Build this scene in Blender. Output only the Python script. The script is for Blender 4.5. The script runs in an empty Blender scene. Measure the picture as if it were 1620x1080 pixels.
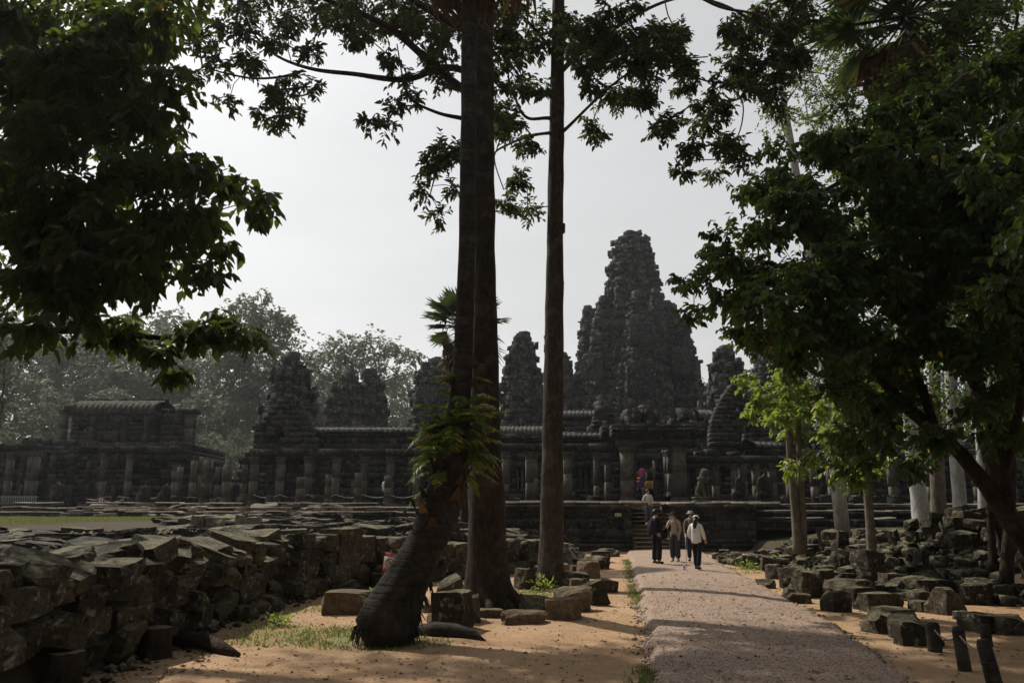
import bpy, bmesh, math, random
import numpy as np
from mathutils import Vector, Matrix, noise, Euler

R = math.radians
rnd = random.Random(11)
rng = np.random.default_rng(11)
scn = bpy.context.scene
COL = scn.collection

# ------------------------------------------------------------------ camera
F, PITCH, CH = 1260.0, R(12.2), 1.8          # focal length in photo pixels, pitch, eye height
cam_d = bpy.data.cameras.new('camera')
cam_d.sensor_width = 36.0
cam_d.lens = F / 1620.0 * 36.0
cam_d.clip_start = 0.05
cam_d.clip_end = 3000
cam = bpy.data.objects.new('camera', cam_d)
COL.objects.link(cam)
cam.location = (0, 0, CH)
cam.rotation_euler = (R(90) + PITCH, 0, 0)
scn.camera = cam

# ------------------------------------------------------------------ sky and sun
SUN_EL, SUN_AZ = R(50), R(-42)               # azimuth from +Y, negative = to the left
SDIR = Vector((math.sin(SUN_AZ) * math.cos(SUN_EL), math.cos(SUN_AZ) * math.cos(SUN_EL), math.sin(SUN_EL)))
w = bpy.data.worlds.new('World')
scn.world = w
w.use_nodes = True
nt = w.node_tree
nt.nodes.clear()
sky = nt.nodes.new('ShaderNodeTexSky')
sky.sky_type = 'NISHITA'
sky.sun_disc = False
sky.sun_elevation = SUN_EL
sky.sun_rotation = SUN_AZ
sky.air_density = 2.0
sky.dust_density = 1.5
sky.ozone_density = 1.0
hs = nt.nodes.new('ShaderNodeHueSaturation')      # milky humid sky, evenly pale
hs.inputs['Saturation'].default_value = 0.08
hs.inputs['Value'].default_value = 1.0
bgn = nt.nodes.new('ShaderNodeBackground')
bgn.inputs['Strength'].default_value = 0.110
wo = nt.nodes.new('ShaderNodeOutputWorld')
nt.links.new(sky.outputs[0], hs.inputs['Color'])
tc = nt.nodes.new('ShaderNodeTexCoord'); mpg = nt.nodes.new('ShaderNodeMapping'); mpg.inputs['Scale'].default_value = (1.2, 1.2, 4.0)
cn = nt.nodes.new('ShaderNodeTexNoise'); cn.inputs['Scale'].default_value = 2.2; cn.inputs['Detail'].default_value = 6; cn.inputs['Roughness'].default_value = 0.55
cr = nt.nodes.new('ShaderNodeMapRange'); cr.inputs[1].default_value = 0.3; cr.inputs[2].default_value = 0.75; cr.inputs[3].default_value = 0.96; cr.inputs[4].default_value = 1.07
cm_ = nt.nodes.new('ShaderNodeVectorMath'); cm_.operation = 'SCALE'          # faint uneven veil of high cloud
nt.links.new(tc.outputs['Generated'], mpg.inputs[0]); nt.links.new(mpg.outputs[0], cn.inputs['Vector']); nt.links.new(cn.outputs[0], cr.inputs[0])
nt.links.new(hs.outputs[0], cm_.inputs[0]); nt.links.new(cr.outputs[0], cm_.inputs['Scale'])
nt.links.new(cm_.outputs[0], bgn.inputs['Color'])
nt.links.new(bgn.outputs[0], wo.inputs['Surface'])

sun_d = bpy.data.lights.new('sun', 'SUN')
sun_d.energy = 4.2
sun_d.angle = R(0.55)
sun_d.color = (1.0, 0.93, 0.82)
sun = bpy.data.objects.new('sun', sun_d)
COL.objects.link(sun)
sun.rotation_euler = SDIR.to_track_quat('Z', 'Y').to_euler()
sun.location = SDIR * 200

scn.view_settings.view_transform = 'Standard'
scn.view_settings.look = 'None'
scn.view_settings.exposure = 0.0
scn.view_settings.gamma = 1.0
scn.view_settings.use_curve_mapping = False
scn.render.engine = 'CYCLES'
scn.cycles.use_denoising = True
scn.cycles.max_bounces = 6
scn.cycles.diffuse_bounces = 3
scn.cycles.glossy_bounces = 2
scn.cycles.transmission_bounces = 4
scn.cycles.transparent_max_bounces = 8
scn.cycles.volume_bounces = 0
scn.cycles.sample_clamp_indirect = 6.0

# ------------------------------------------------------------------ pixel -> world
cp, sp = math.cos(PITCH), math.sin(PITCH)
def ray(px, py):
    a = (px - 810.0) / F; b = (540.0 - py) / F
    return Vector((a, cp - b * sp, sp + b * cp))
def A(px, py, Y):
    d = ray(px, py); t = Y / d.y
    return Vector((d.x * t, Y, CH + d.z * t))
def G(px, py, z=0.0):
    d = ray(px, py); t = (z - CH) / d.z
    return Vector((d.x * t, d.y * t, z))
def mpp(Y):                                   # metres per photo pixel near distance Y
    return Y / (F * cp)

# ------------------------------------------------------------------ small helpers
def tag(o, label=None, cat=None, group=None, kind=None):
    if label: o['label'] = label
    if cat: o['category'] = cat
    if group: o['group'] = group
    if kind: o['kind'] = kind
    return o
def empty(name, loc=(0, 0, 0), rz=0.0):
    o = bpy.data.objects.new(name, None)
    o.empty_display_size = 0.2
    o.location = loc
    o.rotation_euler = (0, 0, rz)
    COL.objects.link(o)
    return o
def link(name, me, mat=None, parent=None, smooth=False):
    o = bpy.data.objects.new(name, me)
    COL.objects.link(o)
    if mat is not None and len(me.materials) == 0:
        me.materials.append(mat)
    if parent is not None:
        o.parent = parent
        # children are modelled in world space: undo the parent's transform
        o.matrix_parent_inverse = parent.matrix_basis.inverted()
    if smooth:
        me.polygons.foreach_set('use_smooth', [True] * len(me.polygons))
    return o
def local(name, me, mat=None, parent=None, smooth=False):
    """child modelled in the parent's own space"""
    o = bpy.data.objects.new(name, me)
    COL.objects.link(o)
    if mat is not None and len(me.materials) == 0:
        me.materials.append(mat)
    o.parent = parent
    if smooth:
        me.polygons.foreach_set('use_smooth', [True] * len(me.polygons))
    return o
def copy_tree(o, parent=None):
    c = o.copy(); COL.objects.link(c); c.parent = parent
    for ch in o.children:
        copy_tree(ch, c)
    return c
def np_mesh(name, V, faces_quads=None, faces_tris=None, rv=None):
    me = bpy.data.meshes.new(name)
    V = np.asarray(V, dtype=np.float32)
    nq = 0 if faces_quads is None else len(faces_quads)
    ntr = 0 if faces_tris is None else len(faces_tris)
    me.vertices.add(len(V)); me.vertices.foreach_set('co', V.ravel())
    loops = []
    starts = []
    if nq:
        loops.append(np.asarray(faces_quads, dtype=np.int32).ravel()); starts.append(np.arange(nq) * 4)
    if ntr:
        loops.append(np.asarray(faces_tris, dtype=np.int32).ravel()); starts.append(nq * 4 + np.arange(ntr) * 3)
    L = np.concatenate(loops); S = np.concatenate(starts).astype(np.int32)
    me.loops.add(len(L)); me.loops.foreach_set('vertex_index', L)
    me.polygons.add(len(S)); me.polygons.foreach_set('loop_start', S)
    if rv is not None:
        at = me.attributes.new('rnd', 'FLOAT', 'FACE')
        at.data.foreach_set('value', np.asarray(rv, dtype=np.float32))
    me.update(calc_edges=True)
    me.validate()
    return me

class MB:
    """collects boxes, tubes and grids that belong to one part"""
    def __init__(s):
        s.V = []; s.Q = []; s.T = []; s.rq = []; s.rt = []; s.n = 0
    def raw(s, V, Q=None, T=None, rv=None):
        V = np.asarray(V, dtype=np.float64).reshape(-1, 3)
        if Q is not None and len(Q):
            Q = np.asarray(Q).reshape(-1, 4) + s.n
            s.Q.append(Q); s.rq.append(np.full(len(Q), rnd.random()) if rv is None else np.asarray(rv))
        if T is not None and len(T):
            T = np.asarray(T).reshape(-1, 3) + s.n
            s.T.append(T); s.rt.append(np.full(len(T), rnd.random()))
        s.V.append(V); s.n += len(V)
    def boxes(s, C, S, rz=None, jit=0.0, tilt=0.0):
        C = np.asarray(C, float).reshape(-1, 3); S = np.asarray(S, float).reshape(-1, 3); n = len(C)
        if n == 0: return
        S = np.broadcast_to(S, (n, 3))
        u = np.array([[-1,-1,-1],[1,-1,-1],[1,1,-1],[-1,1,-1],[-1,-1,1],[1,-1,1],[1,1,1],[-1,1,1]], float) * 0.5
        P = u[None] * S[:, None, :]
        if jit: P = P + rng.normal(0, jit, P.shape) * np.minimum(1, S[:, None, :].min(axis=2, keepdims=True) * 2.5)
        if tilt:
            a = rng.normal(0, tilt, n); c, q = np.cos(a), np.sin(a)
            y, z = P[:, :, 1].copy(), P[:, :, 2].copy()
            P[:, :, 1] = y * c[:, None] - z * q[:, None]; P[:, :, 2] = y * q[:, None] + z * c[:, None]
            a = rng.normal(0, tilt, n); c, q = np.cos(a), np.sin(a)
            x, z = P[:, :, 0].copy(), P[:, :, 2].copy()
            P[:, :, 0] = x * c[:, None] - z * q[:, None]; P[:, :, 2] = x * q[:, None] + z * c[:, None]
        if rz is not None:
            rz = np.broadcast_to(np.asarray(rz, float), (n,)); c, q = np.cos(rz), np.sin(rz)
            x, y = P[:, :, 0].copy(), P[:, :, 1].copy()
            P[:, :, 0] = x * c[:, None] - y * q[:, None]; P[:, :, 1] = x * q[:, None] + y * c[:, None]
        P = P + C[:, None, :]
        f = np.array([[0,3,2,1],[4,5,6,7],[0,1,5,4],[1,2,6,5],[2,3,7,6],[3,0,4,7]])
        Q = (f[None] + (np.arange(n) * 8)[:, None, None]).reshape(-1, 4)
        s.raw(P.reshape(-1, 3), Q, rv=np.repeat(rng.random(n), 6))
    def box(s, x0, x1, y0, y1, z0, z1, jit=0.0):
        s.boxes([[(x0+x1)/2, (y0+y1)/2, (z0+z1)/2]], [[abs(x1-x0), abs(y1-y0), abs(z1-z0)]], jit=jit)
    def tube(s, pts, rad, sides=8, cap=True, wob=0.0, squash=None):
        pts = [Vector(p) for p in pts]; n = len(pts)
        ring = []
        up = Vector((0, 1, 0.01))
        for i, p in enumerate(pts):
            t = (pts[min(i+1, n-1)] - pts[max(i-1, 0)]).normalized()
            a = t.cross(up)
            if a.length < 1e-3: a = t.cross(Vector((1, 0, 0)))
            a.normalize(); b = t.cross(a)
            r = rad[i] if hasattr(rad, '__len__') else rad
            rx, ry = (r if hasattr(r, '__len__') else (r, r))
            for k in range(sides):
                th = 2 * math.pi * k / sides
                m = 1 + (wob * noise.noise(Vector((p.z * 1.3, math.cos(th) * 1.5 + p.x, math.sin(th) * 1.5 + p.y))) if wob else 0)
                ring.append(p + a * (math.cos(th) * rx * m) + b * (math.sin(th) * ry * m))
        Q = []
        for i in range(n - 1):
            for k in range(sides):
                k2 = (k + 1) % sides
                Q.append((i*sides+k, (i+1)*sides+k, (i+1)*sides+k2, i*sides+k2))
        T = []
        V = [tuple(v) for v in ring]
        if cap:
            for i, rev in ((0, True), (n - 1, False)):
                c = len(V); V.append(tuple(pts[i]))
                for k in range(sides):
                    k2 = (k + 1) % sides
                    T.append((c, i*sides+k, i*sides+k2) if rev else (c, i*sides+k2, i*sides+k))
        s.raw(V, Q, T)
    def segs(s, P0, P1, r0, r1, sides=4):
        """many straight tapering twigs at once"""
        P0 = np.asarray(P0, float); P1 = np.asarray(P1, float); n = len(P0)
        if n == 0: return
        t = P1 - P0; t /= np.linalg.norm(t, axis=1, keepdims=True) + 1e-9
        ref = np.where(np.abs(t[:, 2:3]) > 0.9, np.array([[1., 0, 0]]), np.array([[0, 0, 1.]]))
        a = np.cross(t, ref); a /= np.linalg.norm(a, axis=1, keepdims=True) + 1e-9; b = np.cross(t, a)
        r0 = np.broadcast_to(np.asarray(r0, float), (n,))[:, None]; r1 = np.broadcast_to(np.asarray(r1, float), (n,))[:, None]
        V = np.zeros((n, 2 * sides, 3))
        for k in range(sides):
            c, q = math.cos(2*math.pi*k/sides), math.sin(2*math.pi*k/sides)
            V[:, k] = P0 + (a * c + b * q) * r0; V[:, sides + k] = P1 + (a * c + b * q) * r1
        f = np.array([[k, (k+1) % sides, sides + (k+1) % sides, sides + k] for k in range(sides)])
        Q = (f[None] + (np.arange(n) * 2 * sides)[:, None, None]).reshape(-1, 4)
        s.raw(V.reshape(-1, 3), Q, rv=np.repeat(rng.random(n), sides))
    def mesh(s, name):
        V = np.concatenate(s.V)
        Q = np.concatenate(s.Q) if s.Q else None; T = np.concatenate(s.T) if s.T else None
        rv = np.concatenate(s.rq + s.rt)
        return np_mesh(name, V, Q, T, rv)
    def build(s, name, mat, parent=None, smooth=False, kind=None):
        o = link(name, s.mesh(name), mat, parent, smooth)
        if kind: o['kind'] = kind
        return o

# ------------------------------------------------------------------ materials
def new_mat(name):
    m = bpy.data.materials.new(name); m.use_nodes = True
    t = m.node_tree; t.nodes.clear()
    return m, t
class N:
    def __init__(s, t): s.t = t
    def __call__(s, typ, **kw):
        n = s.t.nodes.new('ShaderNode' + typ)
        for k, v in kw.items():
            if k == 'ins':
                for i, x in v.items():
                    if hasattr(x, 'is_linked') or isinstance(x, bpy.types.NodeSocket): s.t.links.new(x, n.inputs[i])
                    else: n.inputs[i].default_value = x
            else: setattr(n, k, v)
        return n
def c4(c): return (c[0], c[1], c[2], 1.0)
def noise_n(g, vec, scale, detail=4, rough=0.55, dist=0.0):
    return g('TexNoise', ins={'Vector': vec, 'Scale': scale, 'Detail': detail, 'Roughness': rough, 'Distortion': dist}).outputs[0]
def ramp(g, fac, lo, hi):
    return g('MapRange', ins={0: fac, 1: lo, 2: hi, 3: 0.0, 4: 1.0}).outputs[0]
def mixc(g, fac, a, b, mode='MIX'):
    m = g('Mix', data_type='RGBA', blend_type=mode)
    for i, x in ((0, fac), (6, a), (7, b)):
        if isinstance(x, bpy.types.NodeSocket): g.t.links.new(x, m.inputs[i])
        elif isinstance(x, tuple): m.inputs[i].default_value = c4(x)
        else: m.inputs[i].default_value = x
    return m.outputs[2]
def math_n(g, op, a, b=0.0):
    return g('Math', operation=op, ins={0: a, 1: b}).outputs[0]

def stone_mat(name, dark, mid, lichen, moss_sunlit, s=1.0, lich_amt=0.5, moss_sunlit_amt=0.5, rnd_amt=0.5, bump=0.03):
    m, t = new_mat(name); g = N(t)
    pos = g('NewGeometry').outputs['Position']
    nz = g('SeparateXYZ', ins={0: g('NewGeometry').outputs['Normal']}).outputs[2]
    big = noise_n(g, pos, 0.9 * s, 5, 0.6)
    fine = noise_n(g, pos, 14 * s, 5, 0.65)
    sp_ = noise_n(g, pos, 5.5 * s, 6, 0.7, 0.4)
    at = g('Attribute', attribute_name='rnd').outputs['Fac']
    oi = g('ObjectInfo').outputs['Random']
    rv = math_n(g, 'ADD', at, oi)
    rv = math_n(g, 'FRACT', rv)
    base = mixc(g, ramp(g, noise_n(g, pos, 3.1 * s, 6, 0.7, 0.6), 0.38, 0.62), mixc(g, ramp(g, big, 0.38, 0.62), dark, mid), mid)
    base = mixc(g, math_n(g, 'MULTIPLY', ramp(g, noise_n(g, pos, 7.5 * s, 5, 0.7, 0.3), 0.5, 0.64), 0.75), base, dark)
    bright = g('MapRange', ins={0: rv, 1: 0.0, 2: 1.0, 3: 1.0 - rnd_amt, 4: 1.0 + rnd_amt}).outputs[0]
    base = mixc(g, 1.0, base, g('CombineColor', ins={0: bright, 1: bright, 2: bright}).outputs[0], 'MULTIPLY')
    lf = math_n(g, 'MULTIPLY', ramp(g, sp_, 0.56, 0.66), lich_amt)
    base = mixc(g, lf, base, lichen)
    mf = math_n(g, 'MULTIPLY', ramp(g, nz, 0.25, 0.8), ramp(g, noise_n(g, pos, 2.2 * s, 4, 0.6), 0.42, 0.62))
    base = mixc(g, math_n(g, 'MULTIPLY', mf, moss_sunlit_amt), base, moss_sunlit)  # moss and lichen tint that also paints sunlit paleness onto upward faces
    base = mixc(g, math_n(g, 'MULTIPLY', ramp(g, fine, 0.62, 0.4), 0.45), base, (dark[0]*0.45, dark[1]*0.45, dark[2]*0.45))
    b1 = g('Bump', ins={'Height': fine, 'Distance': bump, 'Strength': 0.8})
    b2 = g('Bump', ins={'Height': sp_, 'Distance': bump * 2.0, 'Strength': 0.6, 'Normal': b1.outputs[0]})
    p = g('BsdfPrincipled', ins={'Base Color': base, 'Roughness': 0.9, 'Normal': b2.outputs[0]})
    p.inputs['Specular IOR Level'].default_value = 0.2
    g('OutputMaterial', ins={0: p.outputs[0]})
    return m
M = {}
M['block'] = stone_mat('mossy_sandstone', (0.015, 0.013, 0.0095), (0.085, 0.068, 0.045), (0.33, 0.315, 0.24), (0.25, 0.225, 0.13), 1.25, 0.9, 0.8, 0.45, 0.028)  # top tint kept pale: lichen and dust plus painted sunlight
M['block_warm'] = stone_mat('warm_sandstone', (0.06, 0.042, 0.027), (0.18, 0.13, 0.08), (0.3, 0.27, 0.19), (0.14, 0.12, 0.05), 1.0, 0.45, 0.4, 0.3, 0.02)
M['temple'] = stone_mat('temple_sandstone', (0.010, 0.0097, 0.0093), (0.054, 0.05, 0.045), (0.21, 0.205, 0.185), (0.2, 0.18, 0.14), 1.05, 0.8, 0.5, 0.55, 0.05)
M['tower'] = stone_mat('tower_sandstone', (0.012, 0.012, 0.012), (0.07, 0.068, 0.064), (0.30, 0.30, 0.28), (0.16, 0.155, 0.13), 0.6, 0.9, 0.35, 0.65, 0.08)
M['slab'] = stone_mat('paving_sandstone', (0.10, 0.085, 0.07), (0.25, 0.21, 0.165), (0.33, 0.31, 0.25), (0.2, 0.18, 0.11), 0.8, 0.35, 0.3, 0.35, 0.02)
M['pillar'] = stone_mat('pillar_sandstone', (0.045, 0.04, 0.034), (0.15, 0.13, 0.105), (0.25, 0.24, 0.205), (0.16, 0.15, 0.1), 0.8, 0.4, 0.2, 0.25, 0.03)

def bark_mat(name, dark, mid, spot, zs=0.25, s=9.0, rings=False, spots=0.4, bump=0.04):
    m, t = new_mat(name); g = N(t)
    pos = g('NewGeometry').outputs['Position']
    mp = g('Mapping', ins={0: pos}); mp.inputs['Scale'].default_value = (s, s, s * zs)
    f1 = noise_n(g, mp.outputs[0], 1.0, 6, 0.65, 0.3)
    sp_ = noise_n(g, pos, 2.6, 5, 0.65, 0.3)
    base = mixc(g, ramp(g, f1, 0.33, 0.66), dark, mid)
    base = mixc(g, math_n(g, 'MULTIPLY', ramp(g, sp_, 0.52, 0.63), spots), base, spot)
    h = f1
    if rings:
        mz = g('Mapping', ins={0: pos}); mz.inputs['Scale'].default_value = (1.2, 1.2, 22.0)
        r_ = noise_n(g, mz.outputs[0], 1.0, 3, 0.5)
        base = mixc(g, math_n(g, 'MULTIPLY', ramp(g, r_, 0.5, 0.40), 0.35), base, (dark[0]*0.6, dark[1]*0.6, dark[2]*0.6))
        h = math_n(g, 'ADD', f1, math_n(g, 'MULTIPLY', r_, 1.6))
    b = g('Bump', ins={'Height': h, 'Distance': bump, 'Strength': 0.9})
    p = g('BsdfPrincipled', ins={'Base Color': base, 'Roughness': 0.9, 'Normal': b.outputs[0]})
    p.inputs['Specular IOR Level'].default_value = 0.2
    g('OutputMaterial', ins={0: p.outputs[0]})
    return m
M['bark'] = bark_mat('brown_bark', (0.012, 0.0085, 0.006), (0.05, 0.033, 0.022), (0.11, 0.08, 0.055), 0.35, 13, spots=0.45, bump=0.07)
M['bark_grey'] = bark_mat('grey_bark', (0.025, 0.019, 0.0145), (0.08, 0.06, 0.046), (0.15, 0.125, 0.10), 0.4, 13, bump=0.06)
M['palm_bark'] = bark_mat('palm_bark', (0.016, 0.013, 0.011), (0.048, 0.039, 0.033), (0.10, 0.082, 0.068), 0.8, 14, rings=True, spots=0.45, bump=0.018)
M['bark_pale'] = bark_mat('pale_bark', (0.26, 0.25, 0.23), (0.48, 0.46, 0.43), (0.60, 0.58, 0.55), 0.4, 7)
M['bark_slim'] = bark_mat('slim_bark', (0.07, 0.058, 0.044), (0.18, 0.15, 0.115), (0.28, 0.25, 0.2), 0.4, 10)
M['twig'] = bark_mat('twig_bark', (0.05, 0.04, 0.03), (0.12, 0.095, 0.07), (0.16, 0.13, 0.1), 0.5, 20)

def leaf_mat(name, a, b, yellow, trans, tr=0.35, rough=0.42, yfrac=0.015):
    m, t = new_mat(name); g = N(t)
    at = g('Attribute', attribute_name='rnd').outputs['Fac']
    oi = g('ObjectInfo').outputs['Random']
    rv = math_n(g, 'FRACT', math_n(g, 'ADD', at, math_n(g, 'MULTIPLY', oi, 0.97)))
    base = mixc(g, rv, a, b)
    yf = g('Math', operation='GREATER_THAN', ins={0: rv, 1: 1.0 - yfrac}).outputs[0]
    base = mixc(g, yf, base, yellow)
    p = g('BsdfPrincipled', ins={'Base Color': base, 'Roughness': rough})
    p.inputs['Specular IOR Level'].default_value = 0.25
    tc = mixc(g, yf, trans, yellow)
    tl = g('BsdfTranslucent', ins={'Color': tc})
    mx = g('MixShader', ins={0: tr, 1: p.outputs[0], 2: tl.outputs[0]})
    g('OutputMaterial', ins={0: mx.outputs[0]})
    return m
M['leaf_big'] = leaf_mat('broad_leaf', (0.008, 0.017, 0.007), (0.02, 0.036, 0.012), (0.2, 0.17, 0.03), (0.36, 0.50, 0.07), 0.17, 0.5, yfrac=0.006)
M['leaf_mid'] = leaf_mat('canopy_leaf', (0.018, 0.027, 0.011), (0.04, 0.052, 0.018), (0.40, 0.24, 0.03), (0.22, 0.29, 0.06), 0.16, 0.5, yfrac=0.006)
M['leaf_right'] = leaf_mat('vine_leaf', (0.012, 0.026, 0.010), (0.03, 0.055, 0.017), (0.40, 0.30, 0.03), (0.30, 0.45, 0.06), 0.17, 0.45, yfrac=0.006)
M['leaf_bright'] = leaf_mat('fresh_leaf', (0.06, 0.11, 0.022), (0.12, 0.17, 0.035), (0.42, 0.36, 0.05), (0.34, 0.44, 0.06), 0.42, yfrac=0.05)
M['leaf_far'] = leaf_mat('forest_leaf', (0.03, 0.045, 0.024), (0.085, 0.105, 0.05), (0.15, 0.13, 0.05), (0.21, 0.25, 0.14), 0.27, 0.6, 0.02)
M['frond'] = leaf_mat('palm_frond', (0.018, 0.032, 0.014), (0.04, 0.06, 0.02), (0.20, 0.15, 0.05), (0.10, 0.14, 0.035), 0.2, 0.5, 0.06)
M['frond_dead'] = leaf_mat('dry_frond', (0.05, 0.028, 0.014), (0.13, 0.075, 0.035), (0.3, 0.2, 0.09), (0.22, 0.12, 0.05), 0.25, 0.8)
M['fern'] = leaf_mat('fern_leaf', (0.05, 0.09, 0.02), (0.10, 0.15, 0.03), (0.50, 0.34, 0.04), (0.2, 0.29, 0.04), 0.32, 0.4, 0.10)
M['grass'] = leaf_mat('grass_blade', (0.075, 0.115, 0.03), (0.17, 0.20, 0.055), (0.30, 0.26, 0.1), (0.25, 0.30, 0.08), 0.3, 0.6, 0.12)
M['litter'] = leaf_mat('fallen_leaf', (0.10, 0.06, 0.035), (0.30, 0.22, 0.15), (0.42, 0.25, 0.05), (0.12, 0.08, 0.04), 0.1, 0.8, 0.06)

def plain(name, col, rough=0.8, spec=0.2, var=0.12, scale=30, trans=0.0):
    m, t = new_mat(name); g = N(t)
    pos = g('NewGeometry').outputs['Position']
    f = noise_n(g, pos, scale, 3)
    c = mixc(g, f, tuple(x * (1 - var) for x in col), tuple(min(1, x * (1 + var)) for x in col))
    p = g('BsdfPrincipled', ins={'Base Color': c, 'Roughness': rough})
    p.inputs['Specular IOR Level'].default_value = spec
    if trans: p.inputs['Transmission Weight'].default_value = trans
    g('OutputMaterial', ins={0: p.outputs[0]})
    return m
def ground_mat():
    m, t = new_mat('sandy_soil'); g = N(t)
    pos = g('NewGeometry').outputs['Position']
    n1 = noise_n(g, pos, 0.35, 6, 0.6); n2 = noise_n(g, pos, 3.0, 6, 0.65); n3 = noise_n(g, pos, 38, 4, 0.7)
    c = mixc(g, ramp(g, n1, 0.35, 0.65), (0.33, 0.20, 0.11), (0.44, 0.295, 0.18))
    c = mixc(g, math_n(g, 'MULTIPLY', ramp(g, n2, 0.5, 0.72), 0.65), c, (0.52, 0.38, 0.255))
    c = mixc(g, math_n(g, 'MULTIPLY', ramp(g, n3, 0.56, 0.68), 0.65), c, (0.13, 0.085, 0.05))
    c = mixc(g, math_n(g, 'MULTIPLY', ramp(g, noise_n(g, pos, 1.1, 5, 0.7), 0.54, 0.68), 0.5), c, (0.22, 0.14, 0.08))
    at = g('Attribute', attribute_name='grass').outputs['Fac']
    gm = math_n(g, 'MULTIPLY', at, ramp(g, n2, 0.38, 0.55))
    c = mixc(g, gm, c, (0.17, 0.19, 0.06))
    st = g('Attribute', attribute_name='earth').outputs['Fac']
    c = mixc(g, math_n(g, 'MULTIPLY', st, 1.1), c, (0.065, 0.05, 0.035))
    b = g('Bump', ins={'Height': n3, 'Distance': 0.012, 'Strength': 0.8})
    b = g('Bump', ins={'Height': n2, 'Distance': 0.06, 'Strength': 0.7, 'Normal': b.outputs[0]})
    p = g('BsdfPrincipled', ins={'Base Color': c, 'Roughness': 0.95, 'Normal': b.outputs[0]})
    p.inputs['Specular IOR Level'].default_value = 0.1
    g('OutputMaterial', ins={0: p.outputs[0]})
    return m
M['ground'] = ground_mat()
def gravel_mat():
    m, t = new_mat('gravel_surface'); g = N(t)
    pos = g('NewGeometry').outputs['Position']
    v = g('TexVoronoi', ins={'Vector': pos, 'Scale': 42.0})
    v2 = g('TexVoronoi', ins={'Vector': pos, 'Scale': 90.0})
    n1 = noise_n(g, pos, 0.8, 5, 0.6)
    sep = g('SeparateColor', ins={0: v.outputs['Color']}).outputs[0]
    c = mixc(g, sep, (0.19, 0.14, 0.108), (0.47, 0.355, 0.28))
    c = mixc(g, ramp(g, n1, 0.4, 0.65), c, mixc(g, 0.45, c, (0.48, 0.32, 0.21)))
    c = mixc(g, ramp(g, v.outputs['Distance'], 0.5, 0.8), c, (0.18, 0.13, 0.10))
    h = math_n(g, 'SUBTRACT', 1.0, v.outputs['Distance'])
    h = math_n(g, 'ADD', h, math_n(g, 'MULTIPLY', v2.outputs['Distance'], -0.4))
    b = g('Bump', ins={'Height': h, 'Distance': 0.010, 'Strength': 0.9})
    p = g('BsdfPrincipled', ins={'Base Color': c, 'Roughness': 0.9, 'Normal': b.outputs[0]})
    p.inputs['Specular IOR Level'].default_value = 0.2
    g('OutputMaterial', ins={0: p.outputs[0]})
    return m
M['gravel'] = gravel_mat()
M['pebble'] = stone_mat('pebble_stone', (0.2, 0.15, 0.12), (0.52, 0.4, 0.33), (0.58, 0.5, 0.43), (0.3, 0.22, 0.15), 4.0, 0.3, 0.1, 0.5, 0.004)
# ------------------------------------------------------------------ terrain
def interp(x, xs, ys): return float(np.interp(x, xs, ys))
def sstep(a, b, x):
    t = min(1.0, max(0.0, (x - a) / (b - a))); return t * t * (3 - 2 * t)
YL, XL = [-30, 5, 16, 18.5, 21.5, 24.5, 28, 33, 60], [-4.6, -4.7, -4.75, -4.4, -3.0, -0.6, 1.6, 3.2, 3.9]
YR, XR = [-30, 12, 16, 19, 22, 26, 32, 60], [17, 15.5, 13.2, 11.4, 10.4, 10.2, 10.8, 11.5]
def height(x, y):
    xl = interp(y, YL, XL); xr = interp(y, YR, XR)
    z = 0.0
    if x < xl:
        if y < 17.5: z = 1.2 * sstep(0.15, 0.75, xl - x)
        else:
            k = sstep(17.5, 23, y)
            z = (1 - k) * 1.2 * sstep(0.15, 0.75, xl - x) + k * (0.5 * sstep(0.1, 0.8, xl - x) + 0.78 * sstep(1.0, 6.0, xl - x))
        z += 0.34 * sstep(20, 38, y) * sstep(-5.5, -8.5, x)
    elif x > xr:
        z = 0.55 * sstep(0.1, 1.0, x - xr) + 0.6 * sstep(0.5, 6, x - xr)
    if y > 37.5:
        z = max(z, 1.25 * sstep(39.6, 41.5, y))
    fade = 1.0 if abs(x) < 40 and -5 < y < 60 else 0.3
    z += fade * (0.05 * noise.noise(Vector((x * 0.5, y * 0.5, 0))) + 0.02 * noise.noise(Vector((x * 2.1, y * 2.1, 4))))
    return z

# gravel path outline, read off the photograph and laid on the ground
PLft = [G(x, y, 0.10) for x, y in ((1036, 1080), (1031, 1040), (1021, 985), (1012, 945), (1003, 908), (993, 872))]
PRgt = [G(x, y, 0.10) for x, y in ((1446, 1080), (1372, 1020), (1292, 970), (1217, 930), (1152, 897), (1110, 871))]
def edge_x(pts, y):
    ys = [p.y for p in pts]; xs = [p.x for p in pts]
    if y < ys[0]: return xs[0] + (y - ys[0]) * (xs[2] - xs[0]) / (ys[2] - ys[0])
    if y > ys[-1]: return xs[-1] + (y - ys[-1]) * (xs[-1] - xs[2]) / (ys[-1] - ys[2])
    return interp(y, ys, xs)
def path_lr(y):
    n1 = 0.10 * noise.noise(Vector((1.5, y * 1.1, 0))) + 0.05 * noise.noise(Vector((7.5, y * 4.1, 0)))
    n2 = 0.10 * noise.noise(Vector((3.5, y * 1.1, 9))) + 0.05 * noise.noise(Vector((9.5, y * 4.1, 3)))
    return edge_x(PLft, y) + n1, edge_x(PRgt, y) + n2
PATH_END = 38.6
def path_z(x, y):
    l, r = path_lr(y); u = (x - l) / (r - l)
    if u < 0 or u > 1: return None
    e = min(u, 1 - u)
    return 0.125 * min(1.0, e / 0.05) + 0.06 * (1 - (2 * u - 1) ** 2) + 0.012 * noise.noise(Vector((x * 3, y * 3, 1)))
def surf(x, y):
    z = height(x, y)
    if -6 < y < PATH_END:
        p = path_z(x, y)
        if p is not None: z = max(z, p + 0.01)
    return z

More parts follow.
